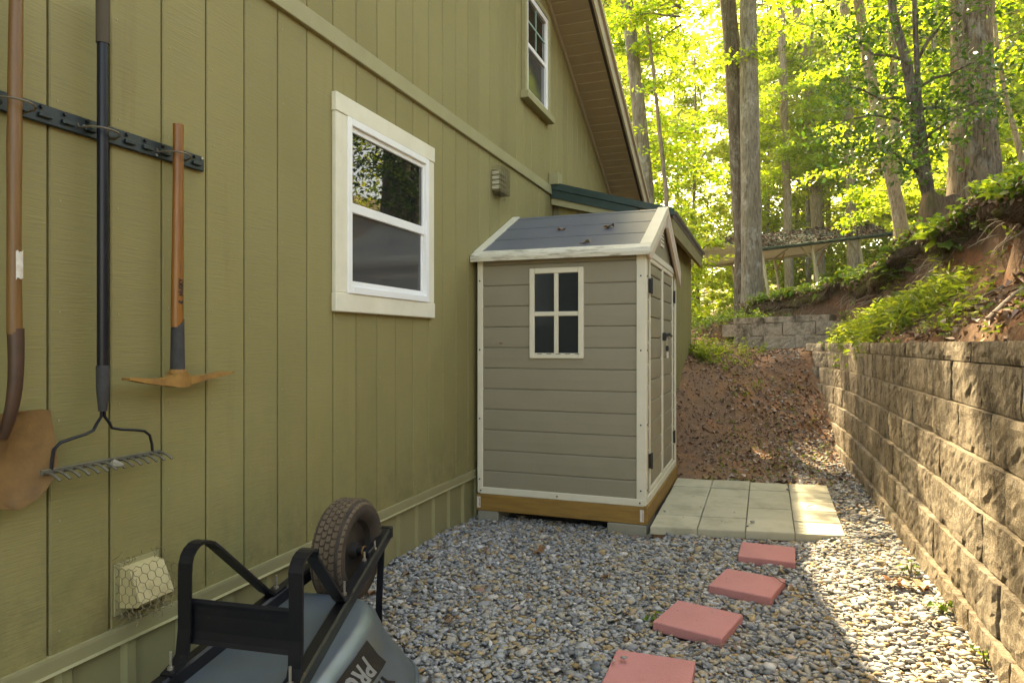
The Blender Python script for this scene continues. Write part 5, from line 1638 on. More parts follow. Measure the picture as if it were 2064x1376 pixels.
def lathe(profile, n, mat, name, parent, smooth=True):
    mbl = MB(); rg = []
    for q in range(n):
        a = 2 * math.pi * q / n
        rg.append([wc + bv * v + (bf * math.cos(a) + Vector((0, 0, 1)) * math.sin(a)) * r for (v, r) in profile])
    m = len(profile)
    for r_ in rg: mbl.v += r_
    for q in range(n):
        q2 = (q + 1) % n
        for i in range(m - 1):
            mbl.f.append((q * m + i, q * m + i + 1, q2 * m + i + 1, q2 * m + i))
    return mbl.build(name, mat, parent, smooth=smooth)


tw = 0.062
wheel = lathe([(-tw * 0.62, 0.118), (-tw * 0.86, 0.130), (-tw, 0.152), (-tw * 0.98, 0.172), (-tw * 0.82, 0.190), (-tw * 0.45, RW - 0.006), (0, RW - 0.004), (tw * 0.45, RW - 0.006), (tw * 0.82, 0.190), (tw * 0.98, 0.172), (tw, 0.152), (tw * 0.86, 0.130), (tw * 0.62, 0.118)], 56, MAT['tyre'], 'wheel', wb)
lathe([(-tw * 0.66, 0.126), (-tw * 0.66, 0.118), (-tw * 0.30, 0.108), (-0.012, 0.07), (-0.02, 0.035), (-0.045, 0.03), (-0.045, 0.012), (0.045, 0.012), (0.045, 0.03), (0.02, 0.035), (0.012, 0.07), (tw * 0.30, 0.108), (tw * 0.66, 0.118), (tw * 0.66, 0.126)], 40, MAT['hub'], 'rim', wheel)
# tread: rows of small lugs, offset row to row
mb = MB()
NT = 44
for row, v0 in enumerate((-0.052, -0.031, -0.0104, 0.0104, 0.031, 0.052)):
    for q in range(NT):
        a0 = 2 * math.pi * (q + (0.5 if row % 2 else 0.0)) / NT
        da = 2 * math.pi / NT * 0.40
        rr0 = RW - 0.006 - (0.0 if abs(v0) < 0.04 else 0.008); rr1 = rr0 + 0.0065
        hw = 0.0088
        ring = []
        for (r_, k) in ((rr0, 1.06), (rr1, 0.93)):
            for (sv, sa) in ((-1, -1), (0, -0.62), (1, -1), (1, 1), (0, 1.38), (-1, 1)):
                aa = a0 + da * sa * k
                drop = 0.010 * max(0, (abs(v0 + sv * hw) - 0.046) / 0.016) if abs(v0) > 0.04 else 0
                ring.append(wc + bv * (v0 + sv * hw * k) + (bf * math.cos(aa) + Vector((0, 0, 1)) * math.sin(aa)) * (r_ - drop))
        mb.add(ring, [(0, 1, 7, 6), (1, 2, 8, 7), (2, 3, 9, 8), (3, 4, 10, 9), (4, 5, 11, 10), (5, 0, 6, 11), (6, 7, 10, 11), (7, 8, 9, 10)])
mb.build('tread', MAT['tyre_tread'], wheel)
ax = MB().tube([wc - bv * 0.105, wc + bv * 0.105], 0.0085, 10)
ax.tube([wc + bv * 0.046, wc + bv * 0.085], 0.017, 14).tube([wc - bv * 0.046, wc - bv * 0.085], 0.017, 14)
ax.build('axle', MAT['barrow_frame'], wb, smooth=True)
MB().tube([wc + bv * 0.066, wc + bv * 0.071], 0.0215, 14).build('washer', MAT['rust'], wb)

# ------------------------------------------------------------------ crushed stone
_ico = bmesh.new(); bmesh.ops.create_icosphere(_ico, subdivisions=1, radius=1.0)
ICO_V = np.array([v.co[:] for v in _ico.verts]); ICO_F = np.array([[v.index for v in f.verts] for f in _ico.faces]); _ico.free()


def rot_mats(n, tilt, r):
    """random spin about z, then a tilt about a random horizontal axis"""
    a = r.uniform(0, 2 * np.pi, n); t = r.normal(0, tilt, n); b = r.uniform(0, 2 * np.pi, n)
    ca, sa = np.cos(a), np.sin(a)
    Rz = np.zeros((n, 3, 3)); Rz[:, 0, 0] = ca; Rz[:, 0, 1] = -sa; Rz[:, 1, 0] = sa; Rz[:, 1, 1] = ca; Rz[:, 2, 2] = 1
    kx, ky = np.cos(b), np.sin(b); c, s_ = np.cos(t), np.sin(t); C1 = 1 - c
    Rt = np.zeros((n, 3, 3))
    Rt[:, 0, 0] = c + kx * kx * C1; Rt[:, 0, 1] = kx * ky * C1; Rt[:, 0, 2] = ky * s_
    Rt[:, 1, 0] = kx * ky * C1; Rt[:, 1, 1] = c + ky * ky * C1; Rt[:, 1, 2] = -kx * s_
    Rt[:, 2, 0] = -ky * s_; Rt[:, 2, 1] = kx * s_; Rt[:, 2, 2] = c
    return Rt @ Rz


def stones(P, size, r, tilt=0.35):
    n = len(P)
    v = np.repeat(ICO_V[None], n, 0) * (1 + r.normal(0, 0.25, (n, len(ICO_V), 1)))
    sc = np.stack([size * r.uniform(0.8, 1.25, n), size * r.uniform(0.5, 0.85, n), size * r.uniform(0.22, 0.46, n)], 1)
    v = v * sc[:, None, :]
    v = np.einsum('nij,nkj->nki', rot_mats(n, tilt, r), v) + P[:, None, :]
    f = ICO_F[None] + (np.arange(n) * len(ICO_V))[:, None, None]
    return v.reshape(-1, 3), f.reshape(-1, 3)


padxy = [(p.x, p.y) for p in pad_c]


def in_quad(x, y, q, grow=0.0):
    cx = sum(p[0] for p in q) / 4; cy = sum(p[1] for p in q) / 4
    ok = np.ones_like(x, bool)
    for i in range(4):
        x0, y0 = q[i]; x1, y1 = q[(i + 1) % 4]
        l = math.hypot(x1 - x0, y1 - y0)
        d = ((x1 - x0) * (y - y0) - (y1 - y0) * (x - x0)) / l
        s0 = ((x1 - x0) * (cy - y0) - (y1 - y0) * (cx - x0))
        ok &= (d * np.sign(s0) > -grow)
    return ok


def blocked(x, y, g=0.0):
    b = in_quad(x, y, padxy, g)
    b |= (x < SX1 + 0.04) & (y > SY0 + 0.10) & (y < SY1)
    b |= (x > -1.0 - g) & (x < -0.735 + g) & (y > SY0 - 0.03 - g) & (y < SY0 + .3)
    for c, a in ST:
        dx, dy = x - c.x, y - c.y
        u = dx * math.cos(a) + dy * math.sin(a); v = -dx * math.sin(a) + dy * math.cos(a)
        b |= (np.abs(u) < 0.1525 + g) & (np.abs(v) < 0.1525 + g)
    return b


r4 = np.random.default_rng(44)


def sample(n, x0, x1, y0, y1, dens=None, g=0.0, hf=low_h):
    x = r4.uniform(x0, x1, n); y = r4.uniform(y0, y1, n)
    ok = ~blocked(x, y, g) & (x < wall_x(y) + 0.03)
    if dens is not None: ok &= r4.uniform(0, 1, n) < dens(x, y)
    x, y = x[ok], y[ok]
    return np.stack([x, y, hf(x, y)], 1)


# edge where the stone peters out into bare soil past the pad
gd = lambda x, y: 1 - sstep(6.0, 6.5, y + 0.35 * fbm(x, y, 3, 5)) * (1 - 0.85 * sstep(-0.05, 0.35, x + 0.2 * fbm(x, y, 2.2, 6)) * (1 - sstep(7.9, 8.7, y)))
P1 = sample(52000, -2.02, 0.82, 1.75, 4.9, gd, 0.004)
P2 = sample(27000, -2.02, 0.82, 4.9, 8.8, gd, 0.004)
P2 = P2[~((P2[:, 0] < SX1) & (P2[:, 1] > SY0 + 0.3))]
P = np.concatenate([P1, P2, sample(9000, -2.02, 0.82, 0.5, 1.75)])
P[:, 2] += r4.uniform(-0.004, 0.017, len(P))
sz = 0.0132 * np.exp(r4.normal(0, 0.38, len(P)))
sz = np.clip(sz, 0.006, 0.036)
gv, gf = stones(P, sz, r4)
tag(link('gravel', np_mesh('gravel', gv, gf, MAT['gravel'])), 'loose grey and tan crushed gravel covering the yard', 'gravel', kind='stuff')
# grit that has strayed onto the slabs
xs_ = r4.uniform(-0.7, 0.72, 700); ys_ = r4.uniform(1.9, 6.2, 700)
ok_ = blocked(xs_, ys_, 0.0) & (xs_ > SX1 + 0.06) & (r4.uniform(0, 1, 700) < 0.16)
Ps = np.stack([xs_[ok_], ys_[ok_], np.where(in_quad(xs_, ys_, padxy, 0.0), 0.072, 0.066)[ok_]], 1)
gv, gf = stones(Ps, np.clip(0.0045 * np.exp(r4.normal(0, 0.45, len(Ps))), 0.002, 0.012), r4)
tag(link('stray_grit', np_mesh('stray_grit', gv, gf, MAT['gravel'])), 'grit and small chips strewn on the slabs', 'grit', kind='stuff')
# sparser stones pressed into the dirt path
dens = lambda x, y: 0.25 + 0.75 * sstep(-0.2, 0.5, x)
P = sample(5200, -0.7, 0.75, 6.2, 10.4, dens, 0.0)
P[:, 2] += 0.004
gv, gf = stones(P, np.clip(0.012 * np.exp(r4.normal(0, 0.4, len(P))), 0.005, 0.03), r4)
tag(link('scattered_stones', np_mesh('scattered_stones', gv, gf, MAT['gravel'])), 'scattered stones pressed into the dirt path', 'stones', kind='stuff')


# ------------------------------------------------------------------ leaves (flat litter, living leaves) as arrays
def leaf_arrays(P, N, D, L, W, r, fold=0.25, curl=0.1):
    """each leaf: base, left, tip, right + folded midrib; N normals, D directions"""
    n = len(P)
    D = D - N * (D * N).sum(1, keepdims=True); D /= np.linalg.norm(D, axis=1, keepdims=True) + 1e-9
    B_ = np.cross(N, D)
    L = np.asarray(L).reshape(-1, 1); W = np.asarray(W).reshape(-1, 1)
    cz = (r.normal(0, curl, (n, 1))) * L
    mid = P + D * L * 0.48 + N * cz * 0.5
    v = np.stack([P, mid - B_ * W + N * W * fold, P + D * L - N * np.abs(cz), mid + B_ * W + N * W * fold, ], 1)
    b = np.arange(n) * 4
    f = np.concatenate([np.stack([b, b + 2, b + 1], 1), np.stack([b, b + 3, b + 2], 1)])
    return v.reshape(-1, 3), f


def rand_unit(n, r, up=0.0, spread=1.0):
    v = r.normal(0, spread, (n, 3)); v[:, 2] += up
    return v / (np.linalg.norm(v, axis=1, keepdims=True) + 1e-9)


def litter(P, r, lo, hi, name, label, cat, mat=None, spread=0.45, lift=0.012):
    n = len(P)
    N = rand_unit(n, r, 1.0, spread); D = rand_unit(n, r, 0, 1)
    L = r.uniform(lo, hi, n)
    P = P + np.array([0, 0, lift])
    v, f = leaf_arrays(P, N, D, L, L * r.uniform(0.22, 0.42, n), r, fold=0.5, curl=0.25)
    return tag(link(name, np_mesh(name, v, f, mat or MAT['litter'])), label, cat, kind='stuff')


r5 = np.random.default_rng(55)
ld = lambda x, y: (0.15 + 0.85 * sstep(6.6, 8.0, y)) * (0.55 + 0.45 * fbm(x, y, 2.4, 9))
P = sample(34000, -1.9, 0.75, 6.25, 11.8, ld)
litter(P, r5, 0.012, 0.05, 'leaf_litter', 'brown leaf litter strewn over the dirt path', 'leaf litter')
P = sample(5200, -1.9, 0.75, 6.4, 11.8, lambda x, y: np.clip(0.1 + 1.2 * fbm(x, y, 1.7, 13), 0, 1))
litter(P, r5, 0.035, 0.08, 'leaf_drifts', 'drifts of larger dead leaves on the dirt path', 'leaf litter', lift=0.018)
P = sample(650, -1.9, 0.7, 2.0, 6.2, lambda x, y: np.clip(0.3 + 0.9 * fbm(x, y, 2.2, 77), 0.03, 1))
litter(P, r5, 0.018, 0.055, 'leaf_crumbs', 'crumbs of dead leaf caught among the gravel', 'leaf litter', lift=0.02)


def bank_sample(n, x0, x1, y0, y1, dens=None, off=0.22):
    x = r5.uniform(x0, x1, n); y = r5.uniform(y0, y1, n)
    ok = (x > wall_x(y) + off) | (y > 9.8)
    ok &= hill_keep(x, y)
    if dens is not None: ok &= r5.uniform(0, 1, n) < dens(x, y)
    x, y = x[ok], y[ok]
    return np.stack([x, y, up_h(x, y)], 1)


bd = lambda x, y: np.clip(0.5 + 0.6 * fbm(x, y, 1.9, 21), 0.05, 1) * (1 - 0.8 * ((x - scarp_x(y) > -0.32) & (x - scarp_x(y) < 0.05))) + 0.25 * (x - scarp_x(y) < -0.35)
P = bank_sample(44000, -1.5, 4.0, 2.5, 14.0, bd)
litter(P, r5, 0.02, 0.062, 'bank_leaf_litter', 'dead leaves lying over the eroded bank', 'leaf litter', spread=0.6)

# grassy weeds on the bank: narrow leaf blades on arching stems
def weeds(P, r, nst, h0, h1, ll, lw, name, label, cat, mat, lean=0.5, up=0.6):
    pos_, nn, dd, LL, WW = [], [], [], [], []
    n = len(P)
    for k in range(nst):
        az = r.uniform(0, 2 * np.pi, n); tl = np.abs(r.normal(0, lean, n)); H = r.uniform(h0, h1, n)
        dirv = np.stack([np.cos(az) * np.sin(tl), np.sin(az) * np.sin(tl), np.cos(tl)], 1)
        for q in range(5):
            t = 0.25 + 0.75 * q / 4
            base = P + dirv * (H * t)[:, None] - np.array([0, 0, 1]) * (H * t * t * 0.25)[:, None]
            a2 = az + r.normal(0, 0.5, n) + (np.pi / 2) * (1 if q % 2 else -1)
            d = np.stack([np.cos(a2), np.sin(a2), r.normal(0.15, 0.3, n)], 1)
            pos_.append(base); dd.append(d); nn.append(rand_unit(n, r, 1.0, 0.45))
            s_ = r.uniform(0.6, 1.2, n)
            LL.append(ll * s_); WW.append(lw * s_)
    v, f = leaf_arrays(np.concatenate(pos_), np.concatenate(nn), np.concatenate(dd), np.concatenate(LL), np.concatenate(WW), r, fold=0.3, curl=0.18)
    # the stems
    return tag(link(name, np_mesh(name, v, f, mat)), label, cat, kind='stuff')


# the bright patch of stiltgrass spilling over the wall by the corner
cx, cy = at(1790, 650, d=8.3).x, at(1790, 650, d=8.3).y
gden = lambda x, y: np.exp(-(((x - 1.28) / 0.34) ** 2 + ((y - 8.1) / 0.95) ** 2)) + 0.9 * np.exp(-(((x - 0.98) / 0.25) ** 2 + ((y - 9.0) / 0.6) ** 2))
P = bank_sample(2600, 0.8, 2.2, 5.5, 10.0, gden, off=0.13)
weeds(P, r5, 4, 0.10, 0.34, 0.105, 0.0095, 'stiltgrass', 'bright sunlit grassy weeds spilling over the corner of the retaining wall', 'grass', MAT['grass'])
# thin mixed weeds across the lower bank and the lip
wden = lambda x, y: np.clip(0.35 + 0.6 * fbm(x, y, 2.6, 31), 0, 1) * (1 - 0.9 * ((x - scarp_x(y) > -0.45) & (x - scarp_x(y) < 0.0)))
P = bank_sample(950, 0.9, 3.9, 2.5, 13.5, wden)
weeds(P, r5, 3, 0.05, 0.20, 0.055, 0.011, 'bank_weeds', 'low mixed weeds scattered over the bank', 'weeds', MAT['grass'])
lip = lambda x, y: np.exp(-(((x - scarp_x(y) - 0.28) / 0.28) ** 2)) * np.clip(0.6 + 0.5 * fbm(x, y, 3.0, 33), 0, 1)
P = bank_sample(1100, 0.0, 3.2, 3.0, 13.0, lip)
weeds(P, r5, 3, 0.08, 0.26, 0.06, 0.016, 'lip_weeds', 'green weeds along the eroded lip of the bank', 'weeds', MAT['broadleaf'])
P = bank_sample(900, -1.6, 0.6, 11.8, 14.2, lambda x, y: np.clip(0.4 + 0.7 * fbm(x, y, 2.6, 35), 0, 1))
weeds(P, r5, 3, 0.06, 0.3, 0.06, 0.015, 'mound_weeds', 'weeds on the earth mound behind the twin trunks', 'weeds', MAT['broadleaf'])
# yellow-green seedlings on the mound by the lean-to
x = r5.uniform(-0.95, 0.0, 420); y = r5.uniform(8.8, 12.0, 420)
ok = r5.uniform(0, 1, 420) < np.clip(0.3 + 1.0 * fbm(x, y, 2.6, 41), 0, 1)
P = np.stack([x, y, low_h(x, y)], 1)[ok]
P = P[(P[:, 1] < 11.3)]
weeds(P, r5, 3, 0.06, 0.28, 0.05, 0.013, 'path_head_weeds', 'yellow green seedlings at the head of the path beside the lean-to', 'weeds', MAT['grass'])
x = r5.uniform(-0.5, 0.65, 160); y = r5.uniform(6.3, 9.4, 160)
P = np.stack([x, y, low_h(x, y)], 1)
P = P[~blocked(P[:, 0], P[:, 1], 0.02) & (P[:, 0] < wall_x(P[:, 1]))]
weeds(P, r5, 1, 0.03, 0.09, 0.03, 0.009, 'path_seedlings', 'tiny green seedlings sprouting on the dirt path', 'weeds', MAT['grass'])


# ------------------------------------------------------------------ single plants and leaves one can point to
def big_leaf_mesh(name, L, W, lobes, mat, seed, curl=0.2):
    r = random.Random(seed); mb = MB()
    n = 9
    for i in range(n):
        t = i / (n - 1)
        w = W * math.sin(math.pi * min(1, t ** 0.75)) ** 0.8 * (1 - 0.18 * (i % 2) * lobes) + 0.001
        z = -curl * L * t * t + 0.01 * math.sin(t * 9)
        for s_ in (-1, -0.5, 0, 0.5, 1):
            mb.v.append(Vector((s_ * w, L * t + (0.04 * L * (1 - abs(s_)) if lobes else 0), z + abs(s_) * w * 0.28 + (r.uniform(-0.004, 0.004)))))
    for i in range(n - 1):
        for j in range(4):
            a = i * 5 + j
            mb.f.append((a, a + 1, a + 6, a + 5))
    return mb.mesh(name, mat, smooth='all')


OAK = [big_leaf_mesh('leaf', 0.20, 0.062, 1.6, MAT['broadleaf'], i, 0.3) for i in range(3)]
HEART = [big_leaf_mesh('leaf', 0.10, 0.034, 0, MAT['broadleaf'], 10 + i, 0.25) for i in range(2)]
FERN = [big_leaf_mesh('frond', 0.34, 0.05, 2.2, MAT['grass'], 20, 0.5)]


def plant(name, label, cat, base, stems, meshes, scale=1.0, seed=0, group=None, stem_h=0.25, part='leaf', per=4):
    r = random.Random(seed)
    base = Vector(base)
    t = thing(name, label, cat, tuple(base), group)
    mb = MB()
    for s_ in range(stems):
        az = r.uniform(0, 6.28); tip = base + Vector((math.cos(az) * stem_h * 0.55, math.sin(az) * stem_h * 0.55, stem_h * r.uniform(0.7, 1.15)))
        mid = base.lerp(tip, 0.5) + Vector((0, 0, 0.03))
        mb.tube([base, mid, tip], [0.004, 0.003, 0.002], 5)
        for q in range(per):
            p = base.lerp(tip, 0.55 + 0.45 * q / max(1, per - 1))
            o = link(part, r.choice(meshes), t)
            o.location = p - base
            o.rotation_euler = (R(r.uniform(-25, 20)), R(r.uniform(-20, 20)), az + r.uniform(-1.6, 1.6) + q * 2.2)
            k = scale * r.uniform(0.75, 1.2); o.scale = (k, k, k)
    mb.build('stem', MAT['twig'], t)
    return t


def on_bank(px, py, d):
    p = at(px, py, d=d)
    return (p.x, p.y, float(up_h(p.x, p.y)))


def hit_bank(px, py):
    r_ = ray(px, py)
    for d in np.arange(3.0, 16, 0.03):
        q = Vector((0, 0, HC)) + r_ * d
        if q.y > 2 and hill_keep(np.array([q.x]), np.array([q.y]))[0] and q.z <= float(up_h(q.x, q.y)):
            return q
    return at(px, py, d=9)


PL = [('big lobed leaves', 1905, 520, 'oak seedling with big sunlit lobed leaves hanging over the eroded lip at right', 3, OAK, 1.25, 0.30),
      ('oak', 1812, 580, 'oak seedling with blue green lobed leaves midway along the bank, over the bare roots', 3, OAK, 0.95, 0.26),
      ('oak', 1722, 560, 'oak seedling with pale leaves on the bank above the grassy patch near the carport', 3, OAK, 0.8, 0.24),
      ('fern', 1650, 600, 'small fern growing on the lip of the bank below the carport posts', 6, FERN, 0.8, 0.10),
      ('heart', 1995, 480, 'small leafy seedling on the bank at the foot of the thick furrowed tree', 4, HEART, 1.0, 0.22),
      ('heart', 1835, 505, 'small leafy seedling on the bank crest left of the rotten stump', 4, HEART, 1.0, 0.22),
      ('fern', 1606, 722, 'tiny fern rooted in a joint of the back retaining wall', 5, FERN, 0.45, 0.05)]
for i, (kd, px, py, lab, ns, ms, scl, sh) in enumerate(PL):
    q = hit_bank(px, py)
    nm = 'fern' if kd == 'fern' else 'seedling'
    if 'back retaining' in lab:
        q = at(px, py, d=10.0); q = Vector((q.x, back_y(q.x) - 0.04, q.z))
    plant(nm, lab, nm, (q.x, q.y, q.z - 0.01), ns, ms, scl, 300 + i, None, sh, 'frond' if kd == 'fern' else 'leaf', 2 if kd == 'fern' else 4)

LEAFM = {'orange': big_leaf_mesh('fallen_leaf', 0.09, 0.032, 1.2, MAT['leaf_orange'], 41, 0.6), 'brown': big_leaf_mesh('fallen_leaf', 0.08, 0.03, 1.2, MAT['leaf_brown'], 42, 0.4),
         'tan': big_leaf_mesh('fallen_leaf', 0.09, 0.028, 0.8, MAT['leaf_tan'], 43, 0.5)}


def fallen(kind, loc, label, rz_=None, s_=1.0, tilt=(0, 0)):
    o = link('fallen_leaf', LEAFM[kind]); o.location = loc
    o.rotation_euler = (R(tilt[0]), R(tilt[1]), rz_ if rz_ is not None else random.uniform(0, 6.28)); o.scale = (s_, s_, s_)
    return tag(o, label, 'leaf')


p = at(1596, 976, z=0.085); fallen('orange', p, 'yellow orange dead leaf on the back edge of the paved pad', 1.2, 0.9)
p = at(1424, 946, z=0.10); fallen('tan', (p.x, p.y, float(low_h(p.x, p.y)) + 0.02), 'large pale tan leaf lying on the dirt behind the paved pad', 0.2, 1.5)
p = at(1606, 1022, z=0.085); fallen('orange', p + Vector((0.1, 0.1, 0)), 'tiny curled yellow leaf on the sunlit right column of pavers', 2.0, 0.35)


def roofp(px, py):
    """point on the near slope of the shed roof"""
    r_ = ray(px, py)
    d = (rz(SY0) - HC + 0.012 - slope * SY0) / (r_.z - slope * r_.y)
    return Vector((0, 0, HC)) + r_ * d


fallen('brown', roofp(1132, 464), 'curled brown leaf on the left part of the shed roof', 0.4, 1.1, (15, 0))
fallen('brown', roofp(1238, 457), 'curled brown leaf on the right part of the shed roof, close to the seam', 2.1, 1.1, (10, 10))
fallen('tan', roofp(1190, 488), 'pale curled leaf lowest on the shed roof near the eave', 1.4, 0.95, (12, 0))
o = fallen('brown', (at(1010, 694, y=SY0 - 0.006)), 'tiny brown dead leaf stuck to the shed planks left of the window', 0.3, 0.42, (80, 0))
p = at(1230, 1170, z=0.02); o = fallen('brown', p + Vector((0, 0, 0.02)), 'dark crumpled leaf on the gravel in front of the shed window', 1.0, 0.9)
p = at(1100, 1110, z=0.02); o = fallen('brown', p + Vector((0, 0, 0.02)), 'dark curled leaf on the gravel near the shed and the house wall', 2.5, 1.1)
p = at(745, 1205, z=0.02); fallen('brown', p + Vector((0, 0, 0.02)), 'reddish brown leaf on the gravel beside the wheelbarrow brace', 0.5, 1.0)
p = at(925, 1258, z=0.02); fallen('brown', p + Vector((0, 0, 0.025)), 'rusty brown leaf on the gravel right of the wheelbarrow tub', 1.7, 0.9)
for k, (px, py, lab) in enumerate([(1815, 1175, 'cluster leaf curled against the retaining wall foot, leftmost of its three'), (1838, 1178, 'reddish dead leaf against the retaining wall foot, middle of its three'),
                                   (1860, 1176, 'dark dead leaf against the retaining wall foot, rightmost of its three')]):
    p = at(px, py, z=0.1); fallen('brown', p, lab, 1.0 + k, 1.2, (20, 10))
p = at(1785, 690, x=0.96); fallen('orange', (p.x, p.y, 1.243), 'orange dead leaf on top of the retaining wall beside the bright weeds', 0.7, 1.4)
p = at(1408, 680, y=11.0); fallen('orange', (p.x, p.y, float(low_h(p.x, p.y)) + 0.03), 'orange leaf at the left end of the back retaining wall', 1.1, 1.2)
for k, (px, py, lab) in enumerate([(1835, 1165, 'small clover sprig growing at the foot of the retaining wall by the dead leaves'), (1985, 1345, 'small green sprig at the foot of the retaining wall near the frame corner'),
                                   (1900, 1240, 'lacy green sprig against the lowest wall course right of the dead leaves'), (1320, 1255, 'green sprig against the left corner of the third stepping stone')]):
    p = at(px, py, z=0.07 if k < 3 else 0.02)
    z_ = float(low_h(p.x, p.y)) + 0.008
    plant('sprig', lab, 'seedling', (p.x, p.y, z_), 3, HEART, 0.38, 500 + k, None, 0.06, 'leaf', 3)


# pebbles that lie alone
def pebble(p, s_, label, seed):
    r_ = np.random.default_rng(seed)
    v, f = stones(np.array([[0, 0, 0.0]]), np.array([s_]), r_, 0.1)
    o = link('pebble', np_mesh('pebble', v, f, MAT['gravel'])); o.location = p
    tag(o, label, 'pebble')


pebble(at(1258, 1324, z=0.068), 0.016, 'grey pebble lying on the nearest red stepping stone', 1)
pebble(at(1516, 1050, z=0.078), 0.019, 'grey brown pebble on the front row of pavers, the larger of two', 2)
pebble(at(1506, 1059, z=0.078), 0.013, 'bluish pebble on the front row of pavers, the smaller of two', 3)
pebble(at(1588, 986, z=0.082), 0.017, 'dark pebble beside the orange leaf on the paved pad', 4)


# twigs
def twig(pts, r, label, mat='twig', name='twig'):
    mb = MB(); mb.tube(pts, [r] + [r * 0.8] * (len(pts) - 2) + [r * 0.4], 6)
    return tag(mb.build(name, MAT[mat], None, smooth=True), label, 'twig')


g = lambda px, py, dz=0.022: (lambda p: Vector((p.x, p.y, float(low_h(p.x, p.y)) + dz)))(at(px, py, z=0.02))
gs = lambda px, py: at(px, py, z=0.066)
twig([gs(1553, 1155), gs(1575, 1172), g(1596, 1186, 0.03)], 0.003, 'thin pale twig across the corner of the diamond turned stepping stone')
twig([g(1418, 1186, .03), g(1410, 1198, .035), gs(1405, 1216)], 0.004, 'bent dark twig leaning on the back edge of the third stepping stone')
twig([g(1370, 1312), g(1410, 1296, .03), g(1450, 1292, .03), g(1498, 1300)], 0.003, 'long thin twig on the gravel in front of the third stepping stone, upper of two')
twig([g(1395, 1322), g(1430, 1308, .03), g(1480, 1304, .035), g(1530, 1312)], 0.0035, 'long dark twig on the gravel in front of the third stepping stone, lower of two')
twig([g(1590, 1142, .03), g(1612, 1136, .04), g(1618, 1120, .03)], 0.0045, 'bent twig at the right corner of the farthest stepping stone')
twig([g(1660, 1216, .03), g(1690, 1219, .03), g(1728, 1217, .03)], 0.0025, 'straight thin twig on the sunlit gravel')
p0, p1 = at(1560, 955, z=0.08), at(1590, 962, z=0.08)
twig([Vector((p0.x, p0.y, float(low_h(p0.x, p0.y)) + 0.015)), Vector((p1.x, p1.y, float(low_h(p1.x, p1.y)) + 0.015))], 0.005, 'pale twig on the dirt just behind the paved pad')
pa, pb = at(1840, 692, x=0.98), at(1905, 687, x=1.0)
twig([(1.0, pa.y, 1.235), (1.01, (pa.y + pb.y) / 2, 1.245), (1.0, pb.y, 1.25)], 0.012, 'dark stick lying along the top of the retaining wall')

# the root mat that overhangs the washed-out soil, and its hanging fringe
ysm = np.arange(2.6, 12.9, 0.03)
prof_m = [(0.46, -0.03), (0.34, 0.0), (0.22, 0.03), (0.11, 0.045), (0.0, 0.04), (-0.07, 0.015), (-0.11, -0.03), (-0.10, -0.08), (-0.03, -0.115), (0.06, -0.14), (0.16, -0.19)]
vm = []
for i, yy in enumerate(ysm):
    sx = float(scarp_x(yy)); zt_ = float(up_h(sx + 0.22, yy))
    out_ = 0.55 + 1.15 * mnoise.noise(Vector((yy * 1.35, 3.1, 0))) + 0.5 * mnoise.noise(Vector((yy * 4.1, 8.1, 0)))
    th_ = max(0.25, 1.0 + 0.9 * mnoise.noise(Vector((yy * 2.3, 5.1, 4))))
    for (dx, dz) in prof_m:
        q = Vector((sx + 0.06 + (dx * out_ if dx < 0 else dx), yy, (zt_ if dx < 0.3 else float(up_h(sx + 0.06 + dx, yy))) + (dz * th_ if dz < 0 and dx < 0.2 else dz)))
        nv = Vector((0, 0, 0))
        for fr, am in ((4.5, 0.075), (11, 0.05), (24, 0.028)):
            nv += Vector((mnoise.noise(q * fr), mnoise.noise(q * fr + Vector((9, 0, 0))), mnoise.noise(q * fr + Vector((0, 9, 0))))) * am
        vm.append(q + nv)
K_ = len(prof_m)
fm = [(i * K_ + j, i * K_ + j + 1, (i + 1) * K_ + j + 1, (i + 1) * K_ + j) for i in range(len(ysm) - 1) for j in range(K_ - 1)]
tag(link('root_mat', np_mesh('root_mat', np.array([p[:] for p in vm]), np.array(fm), MAT['root_mat'], smooth=False)), 'mossy overhanging mat of roots and soil along the lip of the bank', 'bank', kind='structure')
rfx = np.random.default_rng(63)
_y = rfx.uniform(2.8, 12.8, 5200); _x = scarp_x(_y) + rfx.uniform(-0.12, 0.42, 5200)
litter(np.stack([_x, _y, up_h(scarp_x(_y) + 0.22, _y) + 0.03 + 0.03 * rfx.normal(0, 1, 5200)], 1), rfx, 0.025, 0.07, 'lip_leaf_litter', 'dead leaves caught on the overhanging lip of the bank', 'leaf litter', spread=0.8)
_y = rfx.uniform(3.0, 12.6, 1500); _x = scarp_x(_y) + rfx.uniform(-0.08, 0.7, 1500)
weeds(np.stack([_x, _y, up_h(scarp_x(_y) + 0.22, _y) + 0.03], 1), rfx, 3, 0.06, 0.26, 0.075, 0.024, 'lip_seedlings', 'leafy seedlings growing on the overhanging lip of the bank', 'weeds', MAT['broadleaf'])
nf_ = 2600
yf = rfx.uniform(2.8, 12.8, nf_); xf = scarp_x(yf) + 0.06 + rfx.uniform(-0.14, 0.02, nf_)
zf = up_h(scarp_x(yf) + 0.22, yf) + rfx.uniform(-0.14, -0.02, nf_)
p0 = np.stack([xf, yf, zf], 1); ln_ = rfx.uniform(0.05, 0.26, nf_) * rfx.uniform(0.4, 1, nf_)
p1 = p0 + np.stack([rfx.normal(-0.01, 0.04, nf_), rfx.normal(0, 0.05, nf_), -ln_ * 0.55], 1)
p2 = p1 + np.stack([rfx.normal(0.0, 0.05, nf_), rfx.normal(0, 0.06, nf_), -ln_ * 0.45], 1)
wv = np.stack([np.full(nf_, 0.0008), rfx.uniform(0.0012, 0.004, nf_), np.zeros(nf_)], 1)
vf_ = np.stack([p0 - wv, p0 + wv, p1 - wv, p1 + wv, p2], 1).reshape(-1, 3)
